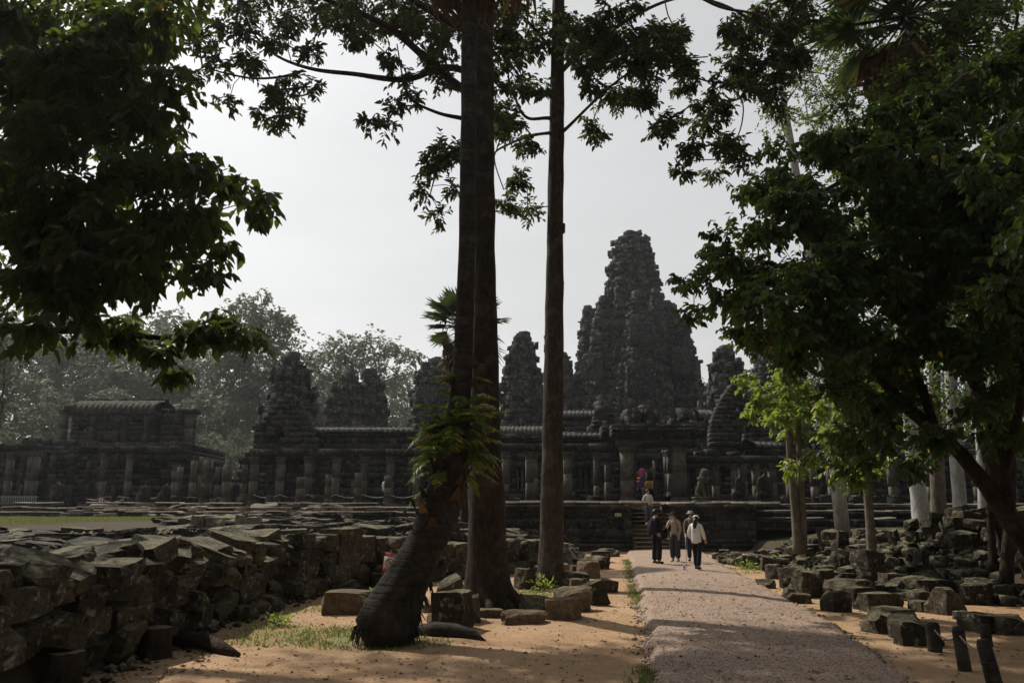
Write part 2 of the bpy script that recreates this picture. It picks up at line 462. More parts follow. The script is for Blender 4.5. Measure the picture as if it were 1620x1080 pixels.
def axis(lo, hi, fine0, fine1, step, grow=1.12):
    a = list(np.arange(fine0, fine1 + 1e-6, step))
    s, x = step, fine1
    while x < hi: s *= grow; x += s; a.append(min(x, hi))
    s, x = step, fine0
    pre = []
    while x > lo: s *= grow; x -= s; pre.append(max(x, lo))
    return np.array(pre[::-1] + a)
gx = axis(-340, 340, -7, 14, 0.14); gy = axis(-60, 420, 3, 27, 0.16)
V = np.zeros((len(gy), len(gx), 3)); gr = np.zeros((len(gy), len(gx))); ea = np.zeros_like(gr)
GRASS = []   # (x, y, radius, strength)
def gpatch(px, py, z, rx, st=1.0):
    p = G(px, py, z); GRASS.append((p.x, p.y, rx, st))
for a_ in ((480, 1002, 1.1, .8), (560, 1008, .9, .9), (640, 1012, .7, .7), (430, 985, .6, .5), (470, 960, .7, .6), (640, 960, .7, .6), (690, 990, .35, .8), (610, 925, .9, .9),
           (760, 965, .5, .5), (860, 935, .9, .9), (980, 868, 1.2, 1), (1005, 905, .35, 1), (1000, 890, .4, 1), (1012, 925, .25, 1), (1018, 960, .2, .8), (1150, 900, .6, .8), (1120, 885, .5, 1), (1190, 905, .5, .7),
           (1024, 1000, .12, .8), (1028, 1050, .12, .8)):
    gpatch(a_[0], a_[1], 0.03, a_[2], a_[3])
GRASS += [(-19, 34, 5, 1), (-16, 34, 3, 1), (-24, 33, 6, 1), (12.5, 34, 3, 1), (17, 33, 4, 1), (22, 31, 5, 1), (-28, 36, 6, 1), (-21, 29, 5, .9), (-26, 28, 5, .8)]
for j, y in enumerate(gy):
    for i, x in enumerate(gx):
        V[j, i] = (x, y, height(x, y))
        if -40 < x < 40 and 0 < y < 45:
            g_ = 0
            for (px, py, r_, st) in GRASS:
                if abs(x - px) < r_ * 1.3 and abs(y - py) < r_ * 1.3:
                    g_ = max(g_, st * sstep(1.25, 0.5, math.hypot(x - px, y - py) / r_))
            gr[j, i] = g_
        xl = interp(y, YL, XL); xr = interp(y, YR, XR)
        out = 1.0 if (x < xl - 0.05 or x > xr + 0.3) else 0.0
        if abs(x) > 60 or y > 60: out = 1.0
        ea[j, i] = out * 0.9
ny, nx = len(gy), len(gx)
I = np.arange(ny * nx).reshape(ny, nx)
Q = np.stack([I[:-1, :-1], I[:-1, 1:], I[1:, 1:], I[1:, :-1]], -1).reshape(-1, 4)
me = np_mesh('ground', V.reshape(-1, 3), Q)
for nm, ar in (('grass', gr), ('earth', ea)):
    at = me.attributes.new(nm, 'FLOAT', 'POINT'); at.data.foreach_set('value', ar.ravel().astype(np.float32))
tag(link('ground', me, M['ground'], smooth=True), 'reddish sandy ground of the temple grounds', 'ground', kind='structure')

# path sheet
rows = np.concatenate([np.arange(-4, 4, 0.5), np.arange(4, 18, 0.07), np.arange(18, PATH_END + 0.01, 0.2)])
us = np.concatenate([[-0.012, 0.0], np.linspace(0.012, 0.988, 40), [1.0, 1.012]])
pv = []
for y in rows:
    l, r = path_lr(y)
    for u in us:
        x = l + u * (r - l)
        uu = min(max(u, 0), 1); e = min(uu, 1 - uu)
        z = 0.13 * min(1.0, e / 0.03) + 0.06 * (1 - (2 * uu - 1) ** 2) + (0.014 * noise.noise(Vector((x * 3, y * 3, 1))) + 0.008 * noise.noise(Vector((x * 9, y * 9, 1)))) * (1 if e > 0.001 else 0)
        if u < 0 or u > 1: z = -0.12
        elif e < 0.001: z = height(x, y) + 0.02
        pv.append((x, y, z))
I = np.arange(len(rows) * len(us)).reshape(len(rows), len(us))
Q = np.stack([I[:-1, :-1], I[:-1, 1:], I[1:, 1:], I[1:, :-1]], -1).reshape(-1, 4)
tag(link('path', np_mesh('path', pv, Q), M['gravel'], smooth=True), 'grey brown gravel path leading to the temple stairs', 'path', kind='structure')

# loose gravel on the path and along its broken edges (nobody could count it)
def pebbles(P, S):
    n = len(P)
    u = np.array([[1,0,0],[0,1,0],[-1,0,0],[0,-1,0],[0,0,.7],[0,0,-.5]], float)
    Vv = u[None] * np.asarray(S)[:, None, None] * rng.uniform(0.6, 1.3, (n, 6, 1))
    th = rng.uniform(0, 6.28, n); c, q = np.cos(th)[:, None], np.sin(th)[:, None]
    x, y = Vv[..., 0].copy(), Vv[..., 1].copy()
    Vv[..., 0] = x * c - y * q; Vv[..., 1] = x * q + y * c
    Vv += np.asarray(P)[:, None, :]
    f = np.array([[0,1,4],[1,2,4],[2,3,4],[3,0,4],[1,0,5],[2,1,5],[3,2,5],[0,3,5]])
    T = (f[None] + (np.arange(n) * 6)[:, None, None]).reshape(-1, 3)
    return np_mesh('gravel', Vv.reshape(-1, 3), None, T, np.repeat(rng.random(n), 8))
P, S = [], []
for k in range(15000):
    y = 6.5 + 14 * rnd.random() ** 1.7
    l, r = path_lr(y); u = rnd.random()
    x = l + u * (r - l); P.append((x, y, path_z(x, y) + 0.004)); S.append(rnd.uniform(0.006, 0.017))
for k in range(3200):
    y = 6.5 + 24 * rnd.random() ** 1.5
    l, r = path_lr(y); e = abs(rnd.gauss(0, 0.10))
    x = l - e + 0.08 if rnd.random() < 0.5 else r + e - 0.08
    s_ = rnd.uniform(0.01, 0.035) * (1.6 if rnd.random() < 0.12 else 1)
    P.append((x, y, surf(x, y) + s_ * 0.2)); S.append(s_)
for k in range(5000):
    y = 6.8 + 12 * rnd.random() ** 1.4; x = rnd.uniform(-4.5, edge_x(PLft, y)) if rnd.random() < 0.7 else rnd.uniform(edge_x(PRgt, y), 9)
    s_ = rnd.uniform(0.005, 0.014) * (2 if rnd.random() < 0.05 else 1); P.append((x, y, surf(x, y) + s_ * 0.2)); S.append(s_)
tag(link('gravel', pebbles(P, S), M['pebble']), 'loose gravel strewn over the path and its crumbling edges', 'gravel', kind='stuff')

# ------------------------------------------------------------------ stones
def stone_variant(i, cuts=4, chops=2, rough=0.05, rounding=0.12):
    r_ = random.Random(100 + i)
    bm = bmesh.new(); bmesh.ops.create_cube(bm, size=1.0)
    bmesh.ops.subdivide_edges(bm, edges=bm.edges[:], cuts=cuts, use_grid_fill=True)
    off = Vector((r_.uniform(0, 90), r_.uniform(0, 90), r_.uniform(0, 90)))
    planes = []
    for k in range(chops):
        n = Vector((r_.choice((-1, 1)) * r_.uniform(.4, 1), r_.choice((-1, 1)) * r_.uniform(.4, 1), r_.uniform(-.2, 1))).normalized()
        planes.append((n, r_.uniform(0.42, 0.62)))
    for v in bm.verts:
        c = v.co.copy()
        s_ = c.normalized() * 0.62
        c = c.lerp(s_, rounding * r_.uniform(0.9, 1.1))
        for n, d in planes:
            e = c.dot(n) - d
            if e > 0: c -= n * e
        q = c * 2.2 + off
        c += Vector((noise.noise(q), noise.noise(q + Vector((31, 0, 0))), noise.noise(q + Vector((0, 47, 0))))) * rough
        q = c * 6 + off
        c += Vector((noise.noise(q), noise.noise(q + Vector((31, 0, 0))), noise.noise(q + Vector((0, 47, 0))))) * rough * 0.35
        v.co = c
    me = bpy.data.meshes.new('stone_block'); bm.to_mesh(me); bm.free()
    return me
SV = {}
def stones_for(mat):
    if mat not in SV:
        L = []
        for i in range(12):
            me = stone_variant(i + len(SV) * 20, chops=(1, 2, 3)[i % 3], rough=(0.06, 0.09, 0.12)[i % 3], rounding=(0.1, 0.16, 0.26)[(i // 3) % 3])
            me.materials.append(M[mat]); L.append(me)
        SV[mat] = L
    return SV[mat]
def stone(name, loc, dims, rot=(0, 0, 0), mat='block', parent=None, label=None, group=None, cat=None, kind=None, var=None):
    L = stones_for(mat)
    o = bpy.data.objects.new(name, L[rnd.randrange(12) if var is None else var])
    COL.objects.link(o)
    o.location = loc; o.scale = dims; o.rotation_euler = rot
    if parent is not None:
        o.parent = parent; o.matrix_parent_inverse = parent.matrix_basis.inverted()
    tag(o, label, cat, group, kind)
    return o

# left retaining wall of displaced stones, one thing, each stone a part of it
wall = tag(empty('ruined_wall', (-4.9, 11, 0)), 'long collapsed dry stone wall of tumbled mossy slabs holding the raised ground', 'wall')
def wall_run(y0, y1, courses, prot=0.0):
    for c in range(courses):
        y = y0 + rnd.uniform(0, 0.4)
        while y < y1:
            L = rnd.uniform(0.34, 0.8); h = rnd.uniform(0.22, 0.38); dpt = rnd.uniform(0.6, 1.0)
            yc = y + L / 2
            xl = interp(yc, YL, XL); dx = interp(yc + .1, YL, XL) - interp(yc - .1, YL, XL)
            ang = -math.atan2(dx, 0.2)
            z = 0.12 + c * 0.245 + rnd.uniform(-0.05, 0.05)
            x = xl - 0.42 + rnd.uniform(-0.24, 0.26) + (0.10 if c >= 3 else 0) - 0.05 * c
            if not (yc < 9.5 and c < 2 and rnd.random() < 0.75):
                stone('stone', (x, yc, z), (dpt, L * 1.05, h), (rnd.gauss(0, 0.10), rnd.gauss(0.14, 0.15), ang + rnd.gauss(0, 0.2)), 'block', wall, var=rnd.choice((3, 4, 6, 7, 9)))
            y += L * rnd.uniform(0.8, 1.0)
wall_run(5.0, 18.0, 5)
y = 5.2
while y < 18:                      # slabs pushed out of the crest
    L = rnd.uniform(0.5, 1.0)
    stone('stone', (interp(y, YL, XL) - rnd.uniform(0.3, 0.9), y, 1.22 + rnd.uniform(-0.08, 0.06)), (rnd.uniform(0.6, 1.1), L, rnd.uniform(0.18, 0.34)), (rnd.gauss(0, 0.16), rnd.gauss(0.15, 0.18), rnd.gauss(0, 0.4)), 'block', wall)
    y += L * 0.8
# broken wall that turns behind the trees
wall2 = tag(empty('ruined_wall', (-1.5, 22.5, 0)), 'broken stretch of squared stone wall turning behind the tree trunks', 'wall')
y = 18.0
while y < 27.5:
    dl = 0.34
    xl = interp(y, YL, XL); dx = interp(y + .1, YL, XL) - interp(y - .1, YL, XL); ang = -math.atan2(dx, 0.2)
    L = rnd.uniform(0.5, 0.9)
    top = 0.75 + 0.5 * noise.noise(Vector((y * 0.7, 3, 0))) + (0.35 if y < 22 else 0.0)
    z = 0.0
    while z < top:
        h = rnd.uniform(0.26, 0.4)
        stone('stone', (xl - 0.3 + rnd.uniform(-0.1, 0.1), y, z + h / 2), (0.65, L, h), (rnd.gauss(0, 0.03), rnd.gauss(0, 0.04), ang + rnd.gauss(0, 0.06)), 'block', wall2)
        z += h * 0.93
    y += L * 0.92 * math.cos(ang)

# ---- single blocks read off the photograph: (px0, px1, py_top, py_bottom, depth, tilt_x, tilt_y, rz, material)
def block_px(px0, px1, pt, pb, dep, rx, ry, rz, mat, name, label, group=None, zoff=0.0, cat='stone block', var=None):
    g0 = G((px0 + px1) / 2, pb, 0.0 if zoff == 0 else zoff)
    zg = surf(g0.x, g0.y)
    g0 = G((px0 + px1) / 2, pb, zg)
    m = mpp(g0.y); wd = (px1 - px0) * m * 1.02; hh = (pb - pt) * m
    hh = max(0.1, hh - dep * 0.09)
    return stone(name, (g0.x, g0.y + dep / 2, zg + hh / 2 - 0.03), (wd, dep, hh + 0.06), (rx, ry, rz), mat, None, label, group, cat, None, var)
BL = 'fallen_block'
block_px(513, 600, 936, 972, 0.8, 0, 0.02, 0.06, 'block_warm', BL, 'low broad slab with a sloping face, left of the leaning palm foot')
block_px(540, 604, 936, 950, 0.5, 0.1, 0, 0.0, 'block_warm', BL, 'flat thin slab resting behind the sloping slab beside the palm foot')
block_px(689, 737, 940, 997, 0.55, 0.0, 0.0, -0.25, 'block', BL, 'cube-shaped dark block standing between the palm and the thick trunk')
block_px(728, 756, 945, 985, 0.5, 0, 0.0, 0.2, 'block_warm', BL, 'narrow block pressed against the right of the cube-shaped block')
block_px(675, 703, 970, 991, 0.5, 0, 0, 0.1, 'block_warm', BL, 'small low block at the foot of the cube-shaped block')
block_px(688, 728, 918, 946, 0.45, 0.2, -0.35, 0.4, 'block', BL, 'tilted slab leaning on a carved frame behind the cube-shaped block')
block_px(663, 690, 955, 968, 0.4, 0, 0, 0.5, 'block_warm', BL, 'small flat stone between the palm foot and the cube-shaped block')
block_px(757, 792, 963, 977, 0.4, 0, 0, 0.1, 'block_warm', BL, 'thin broken slab lying before the thick tree trunk')
block_px(798, 860, 966, 987, 0.35, 0, 0.06, 0.15, 'block_warm', BL, 'long low wedge of stone on the sand before the trees')
block_px(832, 866, 943, 972, 0.6, 0, 0.1, 0.5, 'block', BL, 'rounded dark boulder between the two tall trunks')
block_px(790, 815, 945, 965, 0.4, 0, 0.1, 0.1, 'block', BL, 'dark stone tucked against the flared roots of the thick trunk')
block_px(867, 918, 948, 981, 0.45, 0, 0, -0.08, 'block_warm', BL, 'squared brown block at the near end of the block row beside the sandy lane')
ROW = 'blocks lined up beside the sandy lane'
for i, a_ in enumerate(((882, 935, 930, 968, .6, 0, 0, -.1), (929, 958, 922, 957, .35, 0, -.35, .2), (947, 975, 917, 937, .45, .05, .1, .3), (905, 932, 916, 938, .5, 0, 0, 0), (883, 930, 905, 930, .6, .05, .08, .1),
          (905, 935, 893, 912, .7, 0, 0, .1), (917, 948, 886, 915, .9, 0, .05, 0), (930, 962, 878, 900, 1., 0, 0, .1), (938, 965, 870, 890, 1., 0, 0, 0), (950, 972, 866, 880, .8, 0, 0, 0), (965, 980, 870, 881, .5, 0, 0, 0),
          (908, 930, 882, 893, .8, 0, .1, 0), (868, 895, 890, 915, .6, .1, 0, .3))):
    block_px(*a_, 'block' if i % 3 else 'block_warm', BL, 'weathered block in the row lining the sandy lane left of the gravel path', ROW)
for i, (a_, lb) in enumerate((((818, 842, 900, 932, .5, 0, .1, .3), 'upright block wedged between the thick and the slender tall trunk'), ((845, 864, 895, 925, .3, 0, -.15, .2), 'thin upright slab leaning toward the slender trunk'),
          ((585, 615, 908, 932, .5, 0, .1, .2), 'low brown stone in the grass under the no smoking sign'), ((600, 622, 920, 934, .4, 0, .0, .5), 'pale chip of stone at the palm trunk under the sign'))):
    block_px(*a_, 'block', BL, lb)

def look(d, rot):
    a = 'tilted ' if abs(rot[0]) + abs(rot[1]) > 0.24 else ''
    if d[2] < 0.55 * min(d[0], d[1]): s_ = 'flat slab'
    elif d[0] > 1.7 * d[1]: s_ = 'long bar'
    elif d[2] > 0.85 * min(d[0], d[1]): s_ = 'chunky block'
    else: s_ = 'squared block'
    return ('big ' if d[0] * d[1] * d[2] > 0.16 else 'small ' if d[0] * d[1] * d[2] < 0.06 else '') + a + s_
def where_right(x, y):
    if math.hypot(x - 8.9, y - 24.5) < 1.9: return 'round the double stemmed young tree'
    if math.hypot(x - 9.05, y - 20.0) < 1.7: return 'round the single stemmed young tree'
    if math.hypot(x - 13.6, y - 24) < 2.7: return 'in the dark heap below the pale trunks'
    if y > 29: return 'in the rubble close under the stone terrace'
    if x > 14: return 'among the stems right of the dark heap'
    if y < 18.5: return 'in the moulded row nearest the roped posts'
    return 'in the rubble between the gravel path and the young trees'
def put_label(o, where, group):
    o['label'] = look(o.scale, o.rotation_euler) + ' lying ' + where; o['group'] = group
RF = 'blocks fallen in the rubble field between the path and the pale trees'
RFL = 'lichen spotted block lying in the rubble field between gravel path and pale barked trees'
for i, a_ in enumerate(((1205, 1226, 916, 931, .4, 0, 0, .1), (1219, 1240, 893, 916, .4, 0, 0, .1), (1240, 1268, 900, 931, .4, 0, 0, -.1), (1250, 1282, 938, 954, .4, 0, .1, .1), (1243, 1256, 930, 948, .3, 0, .2, .3),
          (1262, 1312, 905, 945, .5, 0, .05, .35), (1288, 1320, 895, 918, .5, 0, 0, .2), (1318, 1372, 917, 948, .5, 0, .02, .25), (1312, 1345, 935, 968, .5, 0, 0, .4), (1370, 1428, 939, 967, .5, 0, .03, .2),
          (1345, 1385, 930, 962, .5, 0, 0, .3), (1380, 1423, 970, 1002, .5, .1, .2, .3), (1408, 1446, 962, 990, .6, 0, 0, .2), (1426, 1476, 978, 1014, .6, .1, -.1, .2), (1430, 1492, 985, 1022, .5, 0, .1, .1),
          (1438, 1478, 913, 946, .5, 0, 0, .2), (1464, 1510, 918, 950, .5, 0, .02, .3), (1489, 1530, 932, 972, .5, 0, .05, .35), (1530, 1550, 968, 985, .4, 0, 0, .2), (1405, 1440, 908, 938, .5, 0, 0, .2),
          (1375, 1410, 895, 925, .6, 0, 0, .3), (1480, 1500, 946, 962, .3, 0, 0, .3), (1455, 1478, 950, 968, .4, 0, 0, .2), (1518, 1542, 920, 950, .5, 0, 0, .2), (1545, 1580, 915, 942, .5, 0, 0, .1), (1575, 1618, 925, 952, .5, 0, 0, .1),
          (1552, 1600, 972, 1002, .6, 0, .05, .1), (1590, 1640, 975, 1005, .6, 0, 0, .1), (1365, 1398, 870, 898, .6, 0, .1, .3))):
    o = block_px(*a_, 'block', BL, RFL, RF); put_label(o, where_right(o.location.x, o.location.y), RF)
# random fill of the rubble field on the right
def in_poly(x, y, poly):
    c = False; n = len(poly); j = n - 1
    for i in range(n):
        xi, yi = poly[i]; xj, yj = poly[j]
        if (yi > y) != (yj > y) and x < (xj - xi) * (y - yi) / (yj - yi) + xi: c = not c
        j = i
    return c
HEAPS = ((13.6, 24, 2.6, 0.75), (11, 29, 2.0, 0.3), (17, 22, 2.5, 0.5), (9.6, 24, 1.2, 0.2))
def heap(x, y): return max([h * max(0, 1 - ((x - hx) ** 2 + (y - hy) ** 2) / r_ ** 2) for hx, hy, r_, h in HEAPS] + [0])
poly = [(8.3, 34.5), (7.9, 30), (8.1, 27), (7.6, 23), (7.0, 19.5), (8.3, 17.3), (11, 16.2), (15.5, 15), (19, 19), (21, 26), (15, 31), (12.5, 35.5)]
placed = []
n_r = 0
for k in range(4000):
    x, y = rnd.uniform(6, 21), rnd.uniform(14, 34)
    if not in_poly(x, y, poly): continue
    sz = rnd.uniform(0.28, 0.60)
    if any((x - a) ** 2 + (y - b) ** 2 < (0.40 * (sz + c)) ** 2 for a, b, c in placed): continue
    placed.append((x, y, sz))
    if n_r >= 298: break
    hp = heap(x, y); zg = height(x, y)
    n_r += 1
    d_ = (sz * rnd.uniform(0.9, 1.6), sz * rnd.uniform(0.7, 1.0), rnd.uniform(0.24, 0.46))
    for lvl in range(1 + int(hp > 0.15) + int(hp > 0.4)):
        if lvl: n_r += 1
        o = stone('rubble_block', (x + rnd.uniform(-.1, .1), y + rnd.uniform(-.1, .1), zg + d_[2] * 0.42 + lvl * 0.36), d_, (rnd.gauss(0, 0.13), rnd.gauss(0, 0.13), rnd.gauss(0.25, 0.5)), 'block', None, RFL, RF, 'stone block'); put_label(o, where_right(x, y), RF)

mb = MB(); C_, S_, Z_ = [], [], []        # the smaller broken pieces wedged between them, too many to count
for k in range(2600):
    x, y = rnd.uniform(6, 21), rnd.uniform(14, 35)
    if not in_poly(x, y, poly): continue
    d_ = (rnd.uniform(.15, .4), rnd.uniform(.15, .35), rnd.uniform(.1, .24)); C_.append((x, y, height(x, y) + d_[2] * .4 + heap(x, y) * .6)); S_.append(d_); Z_.append(rnd.uniform(0, 3))
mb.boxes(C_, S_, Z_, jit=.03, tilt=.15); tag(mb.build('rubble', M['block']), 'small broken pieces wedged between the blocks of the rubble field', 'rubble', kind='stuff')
# raised ground on the left: flat slabs and blocks left where they fell
LF = 'slabs scattered over the raised ground behind the long wall'
LFL = 'dark worn slab strewn over the raised ground behind the long collapsed wall'
placed = []
k = 0
while len(placed) < 230 and k < 9000:
    k += 1
    y = rnd.uniform(8, 34) if rnd.random() < 0.8 else rnd.uniform(24, 38)
    px = rnd.uniform(-10, 990) if y < 22 else rnd.uniform(280, 990); x = (px - 810) / F * y
    if x > interp(y, YL, XL) - 0.8: continue
    if y > 24.5 and x < -12 - (y - 24) * .1: continue
    sz = rnd.uniform(0.3, 0.75) * (1.0 + (y - 8) / 60)
    if any((x - a) ** 2 + (y - b) ** 2 < (0.42 * (sz + c)) ** 2 for a, b, c in placed): continue
    placed.append((x, y, sz))
    hgt = rnd.uniform(0.12, 0.28) if x < -5 else rnd.uniform(0.2, 0.45)
    o = stone('fallen_stone', (x, y, height(x, y) + hgt * (0.12 if x < -5 else 0.3)), (sz * rnd.uniform(1, 1.7), sz, hgt), (rnd.gauss(0, 0.09), rnd.gauss(0, 0.09), rnd.uniform(-.5, .5)), 'block' if rnd.random() < 0.6 else 'temple', None, LFL, LF, 'stone slab')
    put_label(o, 'on the raised ground just behind the long collapsed wall' if y < 16 else 'on the raised ground in front of the lawn' if x < -8 else 'below the terrace left of the slender trunk' if y > 28 else 'behind the broken wall beyond the thick trunk' if x > -4 else 'on the raised ground behind the palm', LF)
for (px, py, w_, h_, lb) in ((318, 836, 20, 13, 'squared block raised on a plinth at the near edge of the lawn'), (341, 831, 22, 8, 'light topped block beside the squared block on the lawn edge'), (381, 834, 11, 14, 'small round topped boundary stone at the lawn edge'), (402, 836, 16, 10, 'dark rounded block next to the round topped stone')):
    p = A(px, py, 24); stone('fallen_block', (p.x, 24, height(p.x, 24) + 0.2), (w_ * mpp(24), 0.5, h_ * mpp(24) + 0.2), (0, 0, rnd.uniform(-.2, .2)), 'slab', None, lb, None, 'stone block')
# loose small rubble between the stones
P, S = [], []
for k in range(9000):
    if rnd.random() < 0.45: x, y = rnd.uniform(7, 20), rnd.uniform(15, 33); ok = in_poly(x, y, poly)
    else:
        y = rnd.uniform(6, 34); x = interp(y, YL, XL) + rnd.uniform(-9, 0.4); ok = True
    if not ok: continue
    s_ = rnd.uniform(0.03, 0.11); P.append((x, y, height(x, y) + s_ * 0.3)); S.append(s_)
tag(link('rubble', pebbles(P, S), M['block']), 'small stone rubble lying between the fallen blocks', 'rubble', kind='stuff')

# ------------------------------------------------------------------ stumps, log, wooden posts
def stump(px, pt, pb, w_, label, lean=0.0):
    b = G(px, pb, 0.0); b.z = surf(b.x, b.y); m = mpp(b.y); r = w_ * m / 2; h = (pb - pt) * m
    root = tag(empty('tree_stump', b), label, 'stump')
    mb = MB(); pts = [b + Vector((lean * t, 0, h * t)) for t in (-.1, .05, .3, .6, .93, 1.0)]
    mb.tube(pts, [r * 1.12, r * 1.08, r, r * .97, r * .99, r * .93], 18, cap=True, wob=0.10)
    mb.build('trunk', M['bark'], root)
    mt = MB(); mt.tube([b + Vector((lean, 0, h + .001)), b + Vector((lean, 0, h + 0.012))], [r * .9, r * .86], 18, wob=0.1)
    mt.build('cut_face', M['cutwood'], root)
M['cutwood'] = bark_mat('cut_wood', (0.10, 0.07, 0.05), (0.26, 0.19, 0.13), (0.2, 0.16, 0.12), 1, 14)
stump(245, 994, 1037, 42, 'upright sawn stump against the foot of the long wall')
stump(93, 1040, 1092, 54, 'wider sawn stump standing on the sand in deep shade before the wall', 0.03)
mb = MB()
pts = [G(px, py, 0.10) for px, py in ((262, 1006), (290, 1008), (320, 1012), (350, 1019), (378, 1027))]
for i, p in enumerate(pts): p.z = surf(p.x, p.y) + (0.12, .11, .10, .07, .03)[i]
mb.tube(pts, [.10, .11, .10, .085, .03], 10, wob=0.3)
tag(mb.build('fallen_log', M['bark'], None, True), 'dry fallen log tapering away from the upright stump', 'log')
mb = MB()  # dark lump shaped after the palm's shadow on the sand
pts = [G(px, py, 0.0) for px, py in ((660, 1004), (690, 1006), (720, 1007), (750, 1010), (768, 1013))]
for i, p in enumerate(pts): p.z = surf(p.x, p.y) + (0.0, .05, .06, .04, -.01)[i]
mb.tube(pts, [(.12, .08), (.14, .1), (.12, .09), (.09, .06), .02], 8, wob=0.3)
tag(mb.build('shadow_lump', M['palm_bark'], None, True), 'dark low lump drawn for the shadow beside the leaning palm foot', 'root')

posts = []
for i, (px, pt, pb, w_, lean, lb) in enumerate(((1480, 991, 1032, 19, 0.0, 'charred wooden post with a rope, closest to the gravel path'), (1526, 997, 1058, 18, -0.03, 'tallest straight charred post carrying two ropes'), (1562, 990, 1020, 15, 0.0, 'short charred post standing behind the roped posts'), (1578, 1019, 1092, 22, -0.10, 'thick leaning charred post with a jagged top'))):
    b = G(px, pb, 0.0); b.z = surf(b.x, b.y); m = mpp(b.y); r = w_ * m / 2; h = (pb - pt) * m
    mb = MB(); mb.tube([b + Vector((lean * t, 0, h * t)) for t in (-.15, 0.0, .3, .6, .9, 1.0)], [r * 1.05, r * 1.02, r, r * .97, r * .95, r * .72], 11, wob=0.22)
    tag(mb.build('wooden_post', M['palm_bark']), lb, 'post'); posts.append(b + Vector((lean * .8, 0, h * 0.82)))
def rope(a, b, sag, r, mat, label, name='rope'):
    mb = MB(); pts = []
    for i in range(13):
        t = i / 12; p = Vector(a).lerp(Vector(b), t); p.z -= sag * 4 * t * (1 - t); pts.append(p)
    mb.tube(pts, r, 6); return tag(mb.build(name, mat, None, True), label, 'rope')
M['rope'] = plain('rope_fibre', (0.24, 0.2, 0.17), 0.9)
rope(posts[0], posts[1], 0.10, 0.011, M['rope'], 'slack rope between the post by the path and the tall straight post')
rope(posts[1], posts[3], 0.06, 0.011, M['rope'], 'rope running from the tall straight post to the leaning post')
rope(posts[1] + Vector((0, 0, .06)), posts[2] + Vector((0.02, 0, .02)), 0.03, 0.010, M['palm_bark'], 'dark taut line tied to the short back post')
rope(posts[2], posts[2] + Vector((1.6, 0.6, 0.05)), 0.08, 0.010, M['palm_bark'], 'dark line leading away from the short back post')
# ------------------------------------------------------------------ temple
def rect(px0, py0, px1, py1, Y):
    a = A(px0, (py0 + py1) / 2, Y); b = A(px1, (py0 + py1) / 2, Y); m = (px0 + px1) / 2
    return a.x, b.x, A(m, py1, Y).z, A(m, py0, Y).z
def WX(px, py, Y): return A(px, py, Y).x
def WZ(py, Y, px=810): return A(px, py, Y).z
def masonry(mb, x0, x1, y0, dep, z0, z1, course=0.42, bw=0.85, jit=0.012, out=0.03, holes=(), ruin=0.0):
    """courses of separate blocks, running along X, front face at y0"""
    z = z0; C, S = [], []
    row = 0
    while z < z1 - 0.05:
        h = min(course * rnd.uniform(0.7, 1.35), z1 - z)
        x = x0 - (rnd.random() * bw * 0.5 if row % 2 else 0) ; row += 1
        while x < x1:
            L = bw * rnd.uniform(0.7, 1.35); a, b = max(x, x0), min(x + L, x1); x += L
            if b - a < 0.08: continue
            xm, zm = (a + b) / 2, z + h / 2
            if any(q[0] < xm < q[1] and q[2] < zm < q[3] for q in holes): continue
            if ruin and z > z0 + (z1 - z0) * (1 - ruin * (0.6 + noise.noise(Vector((xm * .5, zm * .2, y0))))): continue
            o = abs(rnd.gauss(0, out)) * .6
            C.append((xm, y0 + dep / 2 - o / 2, zm)); S.append((b - a - 0.006, dep + o, h - 0.006))
        z += h
    mb.boxes(C, S, jit=jit)
def moulding(mb, x0, x1, y0, dep, z, prof):
    """stack of long projecting bands broken into stones; prof: (height, projection)"""
    for h, p in prof:
        x = x0; C, S = [], []
        while x < x1:
            L = min(rnd.uniform(0.7, 1.6), x1 - x)
            C.append((x + L / 2, y0 + dep / 2 - p / 2 + rnd.uniform(-.015, .015), z + h / 2)); S.append((L - 0.015, dep + p, h - 0.01)); x += L
        mb.boxes(C, S, jit=0.012); z += h
    return z
def pilasters(mb, x0, x1, y, z0, z1, step=1.5, holes=()):
    x = x0 + rnd.uniform(.2, .6); C, S = [], []
    while x < x1:
        w_ = rnd.uniform(.22, .42)
        if not any(h[0] - .3 < x < h[1] + .3 for h in holes):
            zz = z0
            while zz < z1:
                h = min(rnd.uniform(.7, 1.7), z1 - zz)
                if rnd.random() < .9: C.append((x + rnd.uniform(-.02, .02), y - .05, zz + h / 2)); S.append((w_, .3, h - .01))
                zz += h
        x += step * rnd.uniform(.55, 1.3)
    mb.boxes(C, S, jit=.015)
COLM = {}
